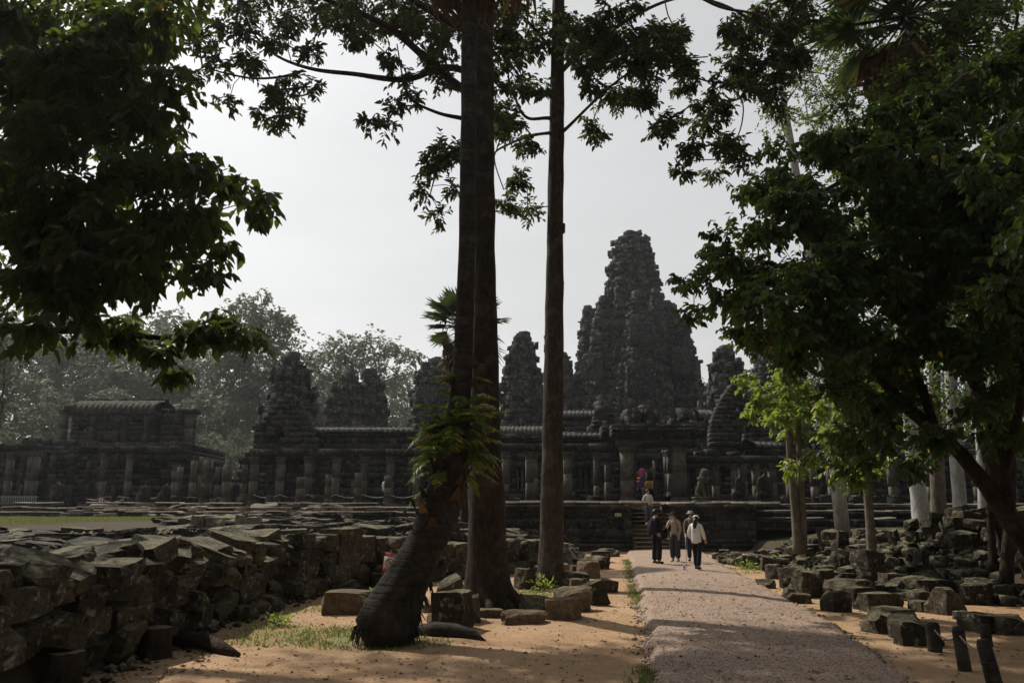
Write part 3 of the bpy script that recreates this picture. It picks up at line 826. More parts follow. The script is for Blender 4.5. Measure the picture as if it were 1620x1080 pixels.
def column_mesh(w_, h, cap=True):
    """square shaft; plinth and capital are meshes of their own"""
    k = (round(w_, 2), round(h, 1), cap)
    if k not in COLM:
        w2 = w_; ms = []
        mb = MB(); top = h - (0.40 if cap else 0)
        zc = 0.30 + (top - 0.30) * rnd.uniform(.35, .65)
        mb.boxes([(0, 0, (0.30 + zc) / 2)], [(w2, w2, zc - 0.30)], jit=0.008)
        mb.boxes([(rnd.uniform(-.012, .012), rnd.uniform(-.012, .012), (zc + top) / 2)], [(w2 * .99, w2 * .99, top - zc - .01)], jit=0.010)
        ms.append(mb.mesh('column'))
        mb = MB(); mb.boxes([(0, 0, 0.09), (0, 0, 0.24)], [(w2 * 1.28, w2 * 1.28, 0.18), (w2 * 1.14, w2 * 1.14, 0.12)], jit=0.010); ms.append(mb.mesh('plinth'))
        if cap:
            mb = MB(); mb.boxes([(0, 0, h - 0.34), (0, 0, h - 0.21), (0, 0, h - 0.07)], [(w2 * 1.08, w2 * 1.08, 0.12), (w2 * 1.18, w2 * 1.18, 0.14), (w2 * 1.32, w2 * 1.32, 0.14)], jit=0.010); ms.append(mb.mesh('capital'))
        for m_ in ms: m_.materials.append(M['pillar'])
        COLM[k] = ms
    return COLM[k]
def column_set(name, ms, loc, rz, parent=None):
    o = bpy.data.objects.new(name, ms[0]); COL.objects.link(o); o.location = loc; o.rotation_euler = (0, 0, rz)
    if parent is not None: o.parent = parent; o.matrix_parent_inverse = parent.matrix_basis.inverted()
    for nm, m_ in zip(('plinth', 'capital'), ms[1:]):
        c = bpy.data.objects.new(nm, m_); COL.objects.link(c); c.parent = o
    return o
def column(parent, px, pt, pb, wpx, Y, cap=True, z0=None):
    p = A(px, (pt + pb) / 2, Y); zb = WZ(pb, Y, px) if z0 is None else z0; h = WZ(pt, Y, px) - zb
    return column_set('column', column_mesh(wpx * mpp(Y), h, cap), (p.x, Y, zb), rnd.uniform(.10, .20), parent)
def ribbed_roof(mb, x0, x1, y0, y1, z0, z1, pitch=0.34):
    """half vault with ribs running down it like rows of tiles"""
    nx_ = int((x1 - x0) / (pitch / 4)); ny_ = 8
    V = []
    for i in range(nx_ + 1):
        x = x0 + (x1 - x0) * i / nx_; rb = 0.07 * (1 if i % 4 in (0, 1) else -0.2) + 0.02 * noise.noise(Vector((x * 2, 0, z0)))
        for j in range(2 * ny_ + 1):
            t = math.pi * j / (2 * ny_)
            V.append((x, (y0 + y1) / 2 - math.cos(t) * ((y1 - y0) / 2 + rb), z0 + math.sin(t) ** 0.8 * (z1 - z0 + rb)))
    I = np.arange((nx_ + 1) * (2 * ny_ + 1)).reshape(nx_ + 1, -1)
    Q = np.stack([I[:-1, :-1], I[1:, :-1], I[1:, 1:], I[:-1, 1:]], -1).reshape(-1, 4)
    mb.raw(V, Q)
    x = x0
    C, S = [], []
    while x < x1:      # ridge stones, some lost
        if rnd.random() < 0.8: C.append((x, (y0 + y1) / 2, z1 + 0.10)); S.append((0.24, 0.3, 0.26))
        x += 0.34
    mb.boxes(C, S, jit=0.03)

def tower_part(mb, cx, cy, prof, course=0.5, bw=0.95, n_pil=12, jit=0.03, out=0.10, tier=4.2, p=3.2, rot=0.0, miss=0.05):
    zs = [a for a, b in prof]; rs = [b for a, b in prof]
    z = zs[0]; C, S, Rz = [], [], []
    # storeys of uneven height with a cornice; the profile is followed in steps
    st_, zz = [], zs[0]
    top = zs[-1]
    while zz < top:
        h = tier * rnd.uniform(0.3, 0.6); st_.append((zz, min(top, zz + h))); zz += h
    amp = 0.11
    ph = rnd.random() * 6.28
    for (a, b) in st_:
        r_st = interp(a * 0.45 + b * 0.55, zs, rs)
        z = a
        while z < b - 0.02:
            h = min(course * rnd.uniform(0.8, 1.2), b - z)
            ft = (z + h / 2 - a) / (b - a)
            r = r_st * (1.07 if ft > 0.78 else (0.96 if ft < 0.2 else 1.0))
            r = 0.88 * r + 0.12 * interp(z, zs, rs)
            per_ = 2 * math.pi * r
            n = max(7, int(per_ / (bw * rnd.uniform(0.85, 1.1)))); o0 = rnd.random() * 6.28
            for k in range(n):
                th = o0 + 2 * math.pi * (k + rnd.uniform(-.2, .2)) / n
                sf = (abs(math.cos(th + rot)) ** p + abs(math.sin(th + rot)) ** p) ** (-1 / p)
                pil = amp if math.cos(n_pil * th + ph) > 0.15 else -amp * 0.8
                pil += 0.05 * noise.noise(Vector((th * 2.2, z * 0.25, cx)))
                rr = r * (sf * 0.93 + pil) + rnd.gauss(0, out)
                if rnd.random() < miss: rr -= rnd.uniform(0.2, 0.6)
                dp = min(1.5, max(0.3, rr))
                hh = h * (rnd.choice((1.02, 1.02, 1.9)) if b - z > 1.9 * h else 1.02)
                C.append((cx + math.cos(th) * (rr - dp / 2), cy + math.sin(th) * (rr - dp / 2), z + hh / 2))
                S.append((dp, per_ / n * sf * rnd.uniform(0.75, 1.1), hh)); Rz.append(th + rnd.gauss(0, .05))
                if math.sin(th) < 0.4 and rnd.random() < 0.5:      # broken carving standing proud of the block
                    q = rr + rnd.uniform(-.15, .12); w3 = rnd.uniform(.18, .5)
                    C.append((cx + math.cos(th + rnd.uniform(-.03, .03)) * q, cy + math.sin(th) * q, z + hh * rnd.uniform(.2, .9))); S.append((rnd.uniform(.3, .6), w3, rnd.uniform(.25, 1.0))); Rz.append(th + rnd.gauss(0, .25))
            z += h
    # broken crest
    t = prof[-1]
    for k in range(5):
        a_ = rnd.uniform(0, 6.28); q = t[1] * rnd.uniform(0, .7); hh = rnd.uniform(.3, 1.1)
        C.append((cx + math.cos(a_) * q, cy + math.sin(a_) * q, t[0] + hh / 2 - .2)); S.append((rnd.uniform(.5, 1.0), rnd.uniform(.5, 1.0), hh)); Rz.append(a_)
    mb.boxes(C, S, Rz, jit=jit)
    ln = 14; V, Q = [], []
    for i, (a, b) in enumerate(prof):
        for k in range(ln):
            th = 2 * math.pi * k / ln; V.append((cx + math.cos(th) * b * 0.8, cy + math.sin(th) * b * 0.8, a))
    for i in range(len(prof) - 1):
        for k in range(ln): Q.append((i*ln+k, i*ln+(k+1) % ln, (i+1)*ln+(k+1) % ln, (i+1)*ln+k))
    mb.raw(V, Q)
def face_mesh(wd, ht):
    """a calm carved stone face under a diadem, as relief looking along -Y"""
    n, m = 28, 36; V = []
    for j in range(m + 1):
        v = 1 - 2 * j / m
        for i in range(n + 1):
            u = -1 + 2 * i / n
            d = max(0.0, 1 - (abs(u) ** 2.6) * 0.9 - (abs(v) ** 4) * 0.7) ** 0.5 * 0.34
            gs = lambda x, y, sx, sy: math.exp(-((u - x) / sx) ** 2 - ((v - y) / sy) ** 2)
            d += 0.20 * gs(0, -0.02, .13, .20) + 0.10 * gs(0, 0.12, .10, .22)                  # nose
            d += 0.09 * (gs(0, -.42, .34, .06) + gs(0, -.53, .28, .06)) - 0.06 * gs(0, -.475, .4, .025)   # lips
            d += 0.07 * gs(0, -.78, .28, .12)                                                  # chin
            for s_ in (-1, 1):
                d += 0.08 * gs(.40 * s_, .30, .30, .05) - 0.07 * gs(.38 * s_, .17, .24, .07) + 0.06 * gs(.38 * s_, .13, .17, .045)   # brow, socket, eye
                d += 0.05 * gs(.5 * s_, -.2, .22, .2) + 0.10 * gs(.93 * s_, 0, .07, .45)       # cheek, ear
            if v > 0.55: d += 0.08 + 0.03 * (math.cos(u * 30) > 0)                             # diadem
            V.append((u * wd / 2, -d * wd * 0.55, v * ht / 2))
    I = np.arange((m + 1) * (n + 1)).reshape(m + 1, n + 1)
    Q = np.stack([I[:-1, :-1], I[1:, :-1], I[1:, 1:], I[:-1, 1:]], -1).reshape(-1, 4)
    me = np_mesh('carved_face', V, Q); me.materials.append(M['tower']); return me
FACE = face_mesh(1.0, 1.3)
def carve_face(parent, x, y, z, wd, rz=0.0):
    o = bpy.data.objects.new('carved_face', FACE); COL.objects.link(o)
    o.location = (x, y, z); o.scale = (wd, wd, wd); o.rotation_euler = (0, 0, rz); o.parent = parent; o.matrix_parent_inverse = parent.matrix_basis.inverted()
def px_prof(cx, rows, Y):
    """rows: (py, half width px) from the bottom up"""
    return [(WZ(py, Y, cx), hw * mpp(Y)) for py, hw in rows]

# ---- central tower with its ring of lesser towers
Yt = 112.0
tw = tag(empty('central_tower', (WX(1010, 700, Yt), Yt, 1)), 'tallest ruined temple tower, a stepped spire rising over a broad mass', 'tower')
mb = MB(); cx = WX(1003, 500, Yt)
tower_part(mb, cx, Yt, px_prof(1003, [(700, 78), (640, 72), (590, 63), (540, 55), (500, 46), (482, 43), (455, 40), (425, 36), (405, 31), (390, 26), (380, 19), (371, 12)], Yt), 0.55, 0.95, 14, tier=4.6)
mb.build('spire', M['tower'], tw, kind='stuff')
def sub_tower(pxc, Yo, rows, **kw):
    mb = MB(); Y = Yt + Yo; tower_part(mb, WX(pxc, 560, Y), Y, px_prof(pxc, rows, Y), 0.5, 0.85, 8, tier=3.4, **kw); mb.build('side_tower', M['tower'], tw, kind='stuff')
sub_tower(933, -2, [(720, 40), (640, 33), (580, 20), (530, 15), (505, 12), (490, 7)])
sub_tower(954, -7, [(720, 40), (650, 32), (600, 22), (540, 17), (500, 13), (478, 6)])
sub_tower(1062, -2, [(720, 44), (640, 36), (580, 24), (530, 18), (500, 13), (484, 6)])
sub_tower(1084, -6, [(720, 34), (650, 26), (590, 18), (550, 14), (512, 6)])
sub_tower(1013, -11, [(720, 44), (640, 36), (590, 30), (545, 23), (515, 20), (490, 15), (468, 7)])
sub_tower(983, -8, [(720, 34), (620, 20), (570, 15), (500, 11), (462, 5)])
sub_tower(1040, -8, [(720, 34), (620, 20), (570, 15), (500, 11), (466, 5)])
sub_tower(912, -6, [(720, 30), (660, 22), (625, 18), (600, 10)])
mb = MB(); tower_part(mb, cx, Yt, px_prof(1003, [(790, 126), (720, 124), (660, 114), (640, 106)], Yt), 0.6, 1.1, 20, tier=5, p=4); mb.build('base_mass', M['tower'], tw, kind='stuff')
carve_face(tw, WX(1015, 600, Yt - 14.2), Yt - 14.0, WZ(600, Yt - 14, 1015), 3.6)
carve_face(tw, WX(1013, 520, Yt - 13), Yt - 13.3, WZ(522, Yt - 13, 1013), 2.9)
carve_face(tw, WX(938, 575, Yt - 10), Yt - 9.8, WZ(580, Yt - 10, 938), 2.8, -0.3)
carve_face(tw, WX(1068, 575, Yt - 6), Yt - 9.6, WZ(575, Yt - 8, 1078), 2.8, 0.3)
mb = MB()     # tall dark window slots with stone frames on the side towers
for px, py in ((932, 575), (938, 575), (1065, 570)):
    x0, x1, z0, z1 = rect(px - 2, py - 8, px + 2, py + 8, Yt - 11); mb.box(x0, x1, Yt - 11, Yt - 9, z0, z1, 0.03)
mb.build('window_bars', M['tower'], tw)
pl = tag(empty('lone_pillar', (WX(1104, 590, 106), 106, 14)), 'two bare pillars under one lintel standing on the shoulder of the tallest tower', 'pillar')
mb = MB(); zb_, zt_ = WZ(640, 106, 1104), WZ(574, 106, 1104)
for px in (1098, 1106): x = WX(px, 590, 106); mb.boxes([(x, 106, (zb_ + zt_) / 2)], [(0.45, 0.5, zt_ - zb_)], jit=0.04)
mb.boxes([(WX(1102, 574, 106), 106, zt_ + 0.2)], [(1.5, 0.7, 0.45)], jit=0.05)
mb.build('frame', M['tower'], pl)

# ---- face towers around it
def face_tower(pxc, Y, rows, label, faces=(), tier=3.2, course=0.45, bw=0.75):
    t = tag(empty('face_tower', (WX(pxc, 700, Y), Y, 1)), label, 'tower', 'lesser temple towers')
    mb = MB(); tower_part(mb, WX(pxc, 650, Y), Y, px_prof(pxc, rows, Y), course, bw, 10, tier=tier, out=0.09); mb.build('masonry', M['tower'], t, kind='stuff')
    for px, py, wpx, rz in faces:
        hw = np.interp(-py, [-a for a, b in rows], [b for a, b in rows]) * mpp(Y)
        carve_face(t, WX(px, py, Y), Y - hw * 0.93, WZ(py, Y, px), wpx * mpp(Y), rz)
    return t
face_tower(458, 60, [(800, 48), (722, 47), (690, 44), (650, 36), (645, 34), (620, 33), (600, 28), (588, 21), (578, 13), (573, 8)], 'bud-shaped tower rising above the gabled gallery entrance', [(457, 625, 26, 0), (475, 628, 20, .6)])
face_tower(552, 80, [(740, 38), (690, 37), (660, 34), (632, 28), (612, 18), (600, 12), (598, 6)], 'squat bud-shaped tower overlapping its taller twin', [(545, 645, 24, 0)])
face_tower(585, 84, [(740, 26), (690, 25), (640, 23), (615, 19), (602, 13), (594, 8)], 'taller of the two overlapping bud-shaped towers', [(588, 640, 20, .2)])
face_tower(690, 86, [(790, 42), (680, 36), (640, 33), (600, 31), (588, 27), (576, 18)], 'flat topped tower half hidden behind the fan palm', [(680, 620, 26, 0)])
face_tower(826, 84, [(790, 48), (700, 40), (650, 34), (600, 29), (572, 23), (552, 18), (540, 14), (533, 9)], 'tapering tower seen between the thick trunk and the slender trunk', [(826, 615, 30, 0), (822, 580, 22, 0)])
face_tower(893, 104, [(720, 26), (660, 20), (620, 15), (590, 12), (572, 10), (564, 7)], 'small narrow tower peeping out beside the slender trunk', [])
face_tower(1152, 74, [(790, 60), (690, 52), (650, 40), (640, 32), (610, 28), (585, 24), (570, 17), (558, 9)], 'tower behind the arched gable beside the leafy boughs', [(1140, 612, 24, 0)])
face_tower(1230, 88, [(790, 60), (680, 45), (620, 34), (560, 26), (530, 12)], 'tower mostly veiled by the yellow green young tree', [])
face_tower(1420, 95, [(790, 60), (680, 45), (600, 34), (540, 22), (520, 10)], 'tower seen only through gaps in the dark leaning tree', [])

# ---- terraces
YT = 40.5
ter = tag(empty('stone_terrace', (0, YT, 1)), 'long stepped stone terrace with worn mouldings in front of the galleries', 'terrace')
zt = WZ(799, 44)                          # top of the terrace
xs0, xs1 = WX(1003, 840, 39), WX(1066, 840, 39)      # the stairway gap
mb = MB()
xl0 = WX(790, 830, YT)
# near stairs: full height front walls, left and right of the stairs
for a, b in ((xl0, xs0 - 0.05), (xs1 + 0.1, WX(1185, 840, YT))):
    z = moulding(mb, a, b, YT - 1.2, 3.0, -0.1, [(0.3, .22), (0.22, .12), (0.2, .05)])
    masonry(mb, a, b, YT - 1.2, 3.0, z, zt - 0.55, 0.36, 0.8, 0.02, 0.06)
    moulding(mb, a, b, YT - 1.2, 3.0, zt - 0.55, [(0.16, .08), (0.15, .16), (0.22, .26)])
# left part, standing on the raised ground, in three low receding steps
zg = 1.15
for k, (dz, dy, x0_) in enumerate(((0.28, 0.0, -36), (0.5, 0.9, -36), (0.74, 1.9, -36))):
    z0_ = zg + dz - 0.1
    moulding(mb, x0_, xl0 + 0.3 - 0.2 * k, YT - 0.2 + dy, 4.0, z0_, [(0.18, .1), (0.16, 0.0), (0.16, .14)])
masonry(mb, -36, xl0 + 0.1, YT + 2.6, 5, zg, zt, 0.3, 1.0, 0.02, 0.05)
for k, (dz, dy) in enumerate(((0.0, 0.0), (0.38, 1.0), (0.7, 2.0))):
    moulding(mb, WX(1186, 840, YT), 46, YT - 1.0 + dy, 4.0, zg + dz - 0.15, [(0.18, .1), (0.18, 0.0), (0.16, .16)])
masonry(mb, WX(1186, 840, YT), 46, YT + 2.6, 5, zg, zt, 0.3, 1.0, 0.02, 0.05)
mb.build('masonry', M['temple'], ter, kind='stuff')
COPE = []
for i in range(6):
    mb = MB(); mb.boxes([(0, 0, 0)], [(1, 1, 1)], jit=0.03); me = mb.mesh('lit_coping_stone'); me.materials.append(M['slab']); COPE.append(me)  # paler stone paints the sunlit strips along the step edges
def coping(x0, x1, y0, dep, z):
    x = x0
    while x < x1:
        L = rnd.uniform(0.8, 1.9)
        if rnd.random() < 0.82:
            o = bpy.data.objects.new('lit_coping_stone', rnd.choice(COPE)); COL.objects.link(o); o.scale = (L * .98, dep * rnd.uniform(.8, 1.05), .10)
            o.location = (x + L / 2, y0 + dep / 2 + rnd.uniform(-.08, .08), z + .05 + rnd.uniform(-.03, .02)); o.rotation_euler = (rnd.gauss(0, .02), rnd.gauss(0, .02), rnd.gauss(0, .03))
            o.parent = ter; o.matrix_parent_inverse = ter.matrix_basis.inverted()
        x += L
for k, (dz, dy) in enumerate(((0.28, 0.0), (0.5, 0.9), (0.74, 1.9))): coping(WX(-10, 800, YT), xl0, YT - 0.32 + dy, .85, zg + dz + .40)
for k, (dz, dy) in enumerate(((0.0, 0.0), (0.38, 1.0), (0.7, 2.0))): coping(WX(1190, 820, YT), WX(1640, 820, YT), YT - 1.1 + dy, .85, zg + dz + .37)
# paving on top: single slabs
SLB = []
for i in range(6):
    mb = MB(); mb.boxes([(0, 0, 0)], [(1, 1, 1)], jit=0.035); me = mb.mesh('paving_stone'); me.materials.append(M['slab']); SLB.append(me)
def paving(parent, x0, x1, y0, y1, z, lx=1.1, ly=0.8):
    y = y0
    while y < y1:
        x = x0 + rnd.uniform(-.4, 0)
        while x < x1:
            L = lx * rnd.uniform(.7, 1.4)
            if rnd.random() < 0.9:
                o = bpy.data.objects.new('paving_stone', rnd.choice(SLB)); COL.objects.link(o)
                o.location = (x + L / 2, y + ly / 2, z + rnd.uniform(-.03, .03)); o.scale = (L * .97, ly * .97, .2); o.rotation_euler = (rnd.gauss(0, .012), rnd.gauss(0, .012), rnd.gauss(0, .03))
                o.parent = parent; o.matrix_parent_inverse = parent.matrix_basis.inverted()
            x += L
        y += ly
paving(ter, xl0, xs0 + 0.1, YT - 1.3, YT + 2.5, zt + 0.06)
paving(ter, xs0 - 0.1, xs1 + 0.1, YT + 1.6, YT + 4.5, zt + 0.03)
paving(ter, xs1, WX(1190, 840, YT), YT - 1.3, YT + 2.5, zt + 0.04)
paving(ter, WX(130, 790, YT), WX(230, 790, YT), YT + .2, YT + 2.5, zg + .78, 0.8, 0.6)
mb = MB(); masonry(mb, -38, 48, YT + 1.4, 60, zt - 1.6, zt - 0.05, 1.55, 3.0, 0.03, 0.1); mb.build('core', M['temple'], ter, kind='stuff')
# tumbled steps and slabs lying against the terrace on the lawn side
for k in range(46):
    x = rnd.uniform(WX(110, 800, YT), WX(560, 800, YT)); y = YT - 0.4 + rnd.uniform(-.5, 1.8)
    zz = zg + .45 + max(0, (y - YT + .4)) * 0.3
    o = stone('fallen_stone', (x, y, zz + 0.1), (rnd.uniform(.5, 1.1), rnd.uniform(.4, .7), rnd.uniform(.14, .24)), (rnd.gauss(0, .12), rnd.gauss(0, .12), rnd.gauss(0, .3)), 'slab', None, 'loose pale topped slab lying on the terrace steps above the lawn', 'slabs on the terrace steps', 'stone slab'); put_label(o, 'on the terrace steps ' + ('before the library' if x < WX(310, 800, YT) else 'before the gabled entrance' if x < WX(500, 800, YT) else 'before the long gallery'), 'slabs on the terrace steps')

# ---- wooden stairs
st = tag(empty('wooden_stairs', ((xs0 + xs1) / 2, 39, 0)), 'steep dark timber stairs climbing the terrace from the gravel path', 'stairs')
M['timber'] = bark_mat('weathered_timber', (0.16, 0.12, 0.085), (0.36, 0.28, 0.2), (0.42, 0.36, 0.28), 0.3, 9, bump=0.006)
nst = 11
for k in range(nst):
    z = 0.12 + (zt - 0.12) * (k + 1) / nst; y = PATH_END + 0.1 + 2.9 * k / nst
    mb = MB(); mb.boxes([((xs0 + xs1) / 2, y + 0.16, z - 0.025)], [(xs1 - xs0 - 0.1, 0.30, 0.05)], jit=0.004); mb.build('tread', M['timber'], st)
for x in (xs0 + 0.06, (xs0 + xs1) / 2, xs1 - 0.06):
    mb = MB(); V = []
    for xx in (x - 0.03, x + 0.03): V += [(xx, PATH_END + .15, 0.0), (xx, PATH_END + 0.4, 0.0), (xx, PATH_END + 3.2, zt - 0.1), (xx, PATH_END + 3.0, zt - 0.07)]
    mb.raw(V, [(0, 1, 2, 3), (7, 6, 5, 4), (0, 4, 5, 1), (1, 5, 6, 2), (2, 6, 7, 3), (3, 7, 4, 0)]); mb.build('stringer', M['timber'], st)

# ---- entrance porch with its pillars and the passage behind
Yp = 46.0
por = tag(empty('entrance_porch', (WX(1033, 780, Yp), Yp, zt)), 'pillared stone entrance porch at the head of the timber stairs', 'porch')
zb = zt + 0.05
z1 = WZ(795, Yp)
mb = MB()
x0, x1, _, zl0 = rect(975, 690, 1092, 700, Yp)
mb.box(x0, x1, Yp - .7, Yp + 4.5, zb - 0.1, z1, 0.02)
mb.box(WX(1000, 790, Yp), WX(1066, 790, Yp), Yp - 1.2, Yp - .72, zb - .1, z1 - .14, .02)
masonry(mb, x0, x1, Yp - 0.5, 1.1, WZ(706, Yp), WZ(690, Yp), 0.3, 1.4, 0.02, 0.06)
moulding(mb, x0 - .3, x1 + .3, Yp - .6, 1.4, WZ(690, Yp), [(0.2, .1), (0.22, .2), (.2, .05)])
masonry(mb, WX(950, 670, Yp + 2), WX(1112, 670, Yp + 2), Yp + 1.2, 1.6, WZ(689, Yp + 1), WZ(672, Yp + 1), 0.35, 0.9, 0.03, 0.12, ruin=0.5)
mb.build('masonry', M['temple'], por, kind='stuff')
for px, w_, Y in ((992, 17, Yp), (1074, 18, Yp), (999, 11, Yp + 3), (1062, 11, Yp + 3), (1001, 9, Yp + 6), (1056, 9, Yp + 6)):
    column(por, px, 704 if Y == Yp else 712, 795 if Y == Yp else 786, w_, Y, True)
mb = MB()       # inner door wall with opening, steps and lintels
Yd = Yp + 8
hx0, hx1, hz0, hz1 = rect(1006, 728, 1036, 790, Yd)
masonry(mb, WX(960, 740, Yd), WX(1100, 740, Yd), Yd, 0.8, zb, WZ(690, Yd), 0.4, 0.9, 0.02, 0.06, holes=[(hx0, hx1, zb - .1, hz1)])
mb.box(hx0 - .2, hx1 + .4, Yd - .1, Yd + .9, hz1 - .05, hz1 + .5, .02)
for k in range(3): mb.box(WX(1000, 785, Yp + 3), WX(1055, 785, Yp + 3), Yp + 1.5 + k * 1.4, Yp + 9, z1 - .05 + k * .16, z1 + .12 + k * .16, .015)
mb.build('inner_wall', M['temple'], por, kind='stuff')
for px in (1036, 1041, 1046):       # slim door jambs catching the light
    xa, xb, za, zc = rect(px - 1.6, 728, px + 1.6, 785, Yd - 1.5 + (px - 1036) * .3); mb = MB(); mb.box(xa, xb, Yd - 1.5 + (px - 1036) * .3, Yd - 1.1 + (px - 1036) * .3, za, zc, .01); mb.build('door_jamb', M['pillar'], por)
# steep inner stair beyond the doorway, open to the sky
isr = tag(empty('inner_stairs', (WX(1022, 780, 58), 58, zt)), 'steep stone steps seen through the porch doorway', 'stairs')
for k in range(12):
    mb = MB(); zz = zt + .4 + k * .30; yy = 56.5 + k * .42; mb.box(hx0 - 1.2, hx1 + 1.4, yy, 64, zz - .32, zz, .015); mb.build('step', M['slab'], isr)

# ---- galleries
def gallery(name, label, px0, px1, Y, cols, pt, pb, wall_holes=(), roof=(682, 690), wcol=11, back=5.2, roofs=None, ruin=0.0):
    g_ = tag(empty(name, (WX((px0 + px1) / 2, 780, Y), Y, zt)), label, 'gallery')
    x0, x1 = WX(px0, 760, Y + back), WX(px1, 760, Y + back); zc = WZ(pt, Y)
    for px, w_, t in cols: column(g_, px, pt if t is None else t, pb, w_, Y, t is None, z0=zt)
    mb = MB()
    holes = [rect(a, b, c, d, Y + back) for a, b, c, d in wall_holes]
    holes = [(h[0], h[1], h[2], h[3]) for h in holes]
    masonry(mb, x0, x1, Y + back, 0.8, zt, WZ(roof[1], Y + back), 0.42, 0.85, 0.02, 0.06, holes, ruin)
    masonry(mb, x0, x1, Y + back + 3.4, 0.6, zt, WZ(roof[1], Y + back), 0.5, 1.2, 0.02, 0.05)
    pilasters(mb, x0, x1, Y + back, zt, WZ(roof[1], Y + back) - (1.5 if ruin else .1), 1.3, holes)
    if not ruin: moulding(mb, x0 - .2, x1 + .2, Y + back - .1, 1.0, WZ(roof[1], Y + back), [(.16, .1), (.16, .2)])
    C_, S_, Z_ = [], [], []
    for k in range(int((x1 - x0) * 2.2)):          # displaced blocks left lying on the wall heads
        d_ = (rnd.uniform(.3, .8), rnd.uniform(.3, .7), rnd.uniform(.2, .6)); C_.append((rnd.uniform(x0, x1), Y + back + rnd.uniform(-.1, 3.6), WZ(roof[1], Y + back) + d_[2] * .45 + rnd.uniform(-.1, .25) - (1.2 if ruin else 0) * rnd.random())); S_.append(d_); Z_.append(rnd.uniform(-.5, .5))
    mb.boxes(C_, S_, Z_, jit=.03, tilt=.1)
    mb.build('wall', M['temple'], g_, kind='stuff')
    for ra_, rb_ in ([(px0, px1)] if roofs is None else roofs):
      mb = MB(); ribbed_roof(mb, WX(ra_, 690, Y + back), WX(rb_, 690, Y + back), Y + back - .25, Y + back + 4.2, WZ(roof[1], Y + back) + .3, WZ(roof[0], Y + back + 2)); mb.build('ribbed_roof', M['temple'], g_, True, kind='stuff')
    for h in holes:        # balusters in the window openings
        n = max(2, int((h[1] - h[0]) / .28))
        for i in range(n):
            x = h[0] + (i + .5) * (h[1] - h[0]) / n; mb = MB(); mb.tube([(x, Y + back + .35, h[2] - .3), (x, Y + back + .35, (h[2] + h[3]) / 2), (x, Y + back + .35, h[3] + .3)], [.07, .085, .07], 7); mb.build('baluster', M['pillar'], g_)
    return g_, x0, x1, zc
def architrave(g_, px0, px1, pt, Y, h=.42):
    mb = MB(); a, b = WX(px0, pt, Y), WX(px1, pt, Y); z = WZ(pt, Y); x = a
    while x < b:
        L = min(rnd.uniform(1.4, 2.6), b - x); mb.boxes([(x + L / 2, Y, z + h / 2)], [(L - .02, .62, h)], jit=.02); x += L
    mb.build('architrave', M['temple'], g_, kind='stuff')
g1, *_ = gallery('west_gallery', 'long pillared gallery with a ribbed stone roof left of the thick trunk', 484, 668, 46, [(487, 12, None), (531, 12, None), (575, 10, None), (617, 11, None), (659, 12, None)], 722, 795, [(590, 745, 600, 775)], (679, 690))
architrave(g1, 505, 662, 722, 46)
# free standing short pillars in front
FP = 'short broken pillars standing along the terrace edge'
for px, pt, w_ in ((475, 755, 11), (519, 752, 8), (566, 748, 10), (613, 752, 10), (358, 735, 11), (325, 728, 12), (386, 782, 10), (428, 785, 10)):
    zz = zt; h = WZ(pt, 43.6, px) - zz
    o = column_set('broken_pillar', column_mesh(w_ * mpp(43.6), max(.5, h), False), (WX(px, 780, 43.6), 43.6, zz + .02), rnd.uniform(-.1, .1))
    tag(o, 'short broken square pillar along the terrace edge before the galleries', 'pillar', FP)
# gabled gallery entrance under the bud tower
ge = tag(empty('gabled_entrance', (WX(448, 780, 50), 50, zt)), 'gallery entrance with a corbelled gable opening below the bud-shaped tower', 'porch')
mb = MB(); h = rect(432, 672, 447, 699, 50)
x0, x1 = WX(402, 700, 50), WX(500, 700, 50)
masonry(mb, x0, x1, 50, 1.2, WZ(722, 50), WZ(692, 50), .36, .7, .03, .08, [h])
for k in range(8):     # stepped gable
    hw = 46 * (1 - (k / 8) ** 1.5) ; a, b = WX(448 - hw, 690, 50), WX(448 + hw, 690, 50); zz = WZ(692, 50) + k * .36
    masonry(mb, a, b, 50 + .1 * k, 1.3, zz, zz + .36, .36, .6, .03, .1, [h])
mb.boxes([((h[0] + h[1]) / 2, 51.6, (h[2] + h[3]) / 2)], [(3, .5, 3)], jit=.01)
masonry(mb, x0, x1, 51.5, 1, zt, WZ(722, 50), .42, .8, .02, .06, [rect(420, 735, 430, 750, 51.5)])
masonry(mb, WX(360, 740, 53), x0, 53, 1.5, zt, WZ(700, 53), .42, .8, .03, .08, ruin=.8)
mb.build('masonry', M['temple'], ge, kind='stuff')
for px, w_ in ((401, 11), (443, 11), (485, 8)): column(ge, px, 722, 795, w_, 46, True, z0=zt)
architrave(ge, 396, 492, 722, 46)
# walls round the middle, behind the trunks
g2, *_ = gallery('middle_gallery', 'shadowed pillared gallery between the thick trunk and the entrance porch', 668, 985, 47, [(700, 11, None), (740, 10, None), (800, 10, None), (838, 11, None), (846, 9, None), (898, 12, None), (944, 8, None), (962, 9, 735)], 715, 793,
              [(915, 740, 932, 775), (815, 740, 830, 778), (965, 740, 972, 780)], (688, 698), roofs=[(700, 775), (884, 950)])
architrave(g2, 790, 985, 713, 47)
g3, *_ = gallery('east_gallery', 'pillared gallery with baluster windows behind the crouching lion statue', 1085, 1262, 47, [(1110, 10, 740), (1132, 9, None), (1163, 8, None), (1176, 10, 735), (1222, 10, None), (1250, 10, None), (1196, 9, None)], 733, 795,
              [(1086, 738, 1106, 775), (1131, 740, 1145, 778), (1158, 742, 1166, 775), (1212, 742, 1226, 775)], (700, 715), back=5.0, roofs=[(1192, 1240)], ruin=.35)
architrave(g3, 1083, 1265, 733, 47)
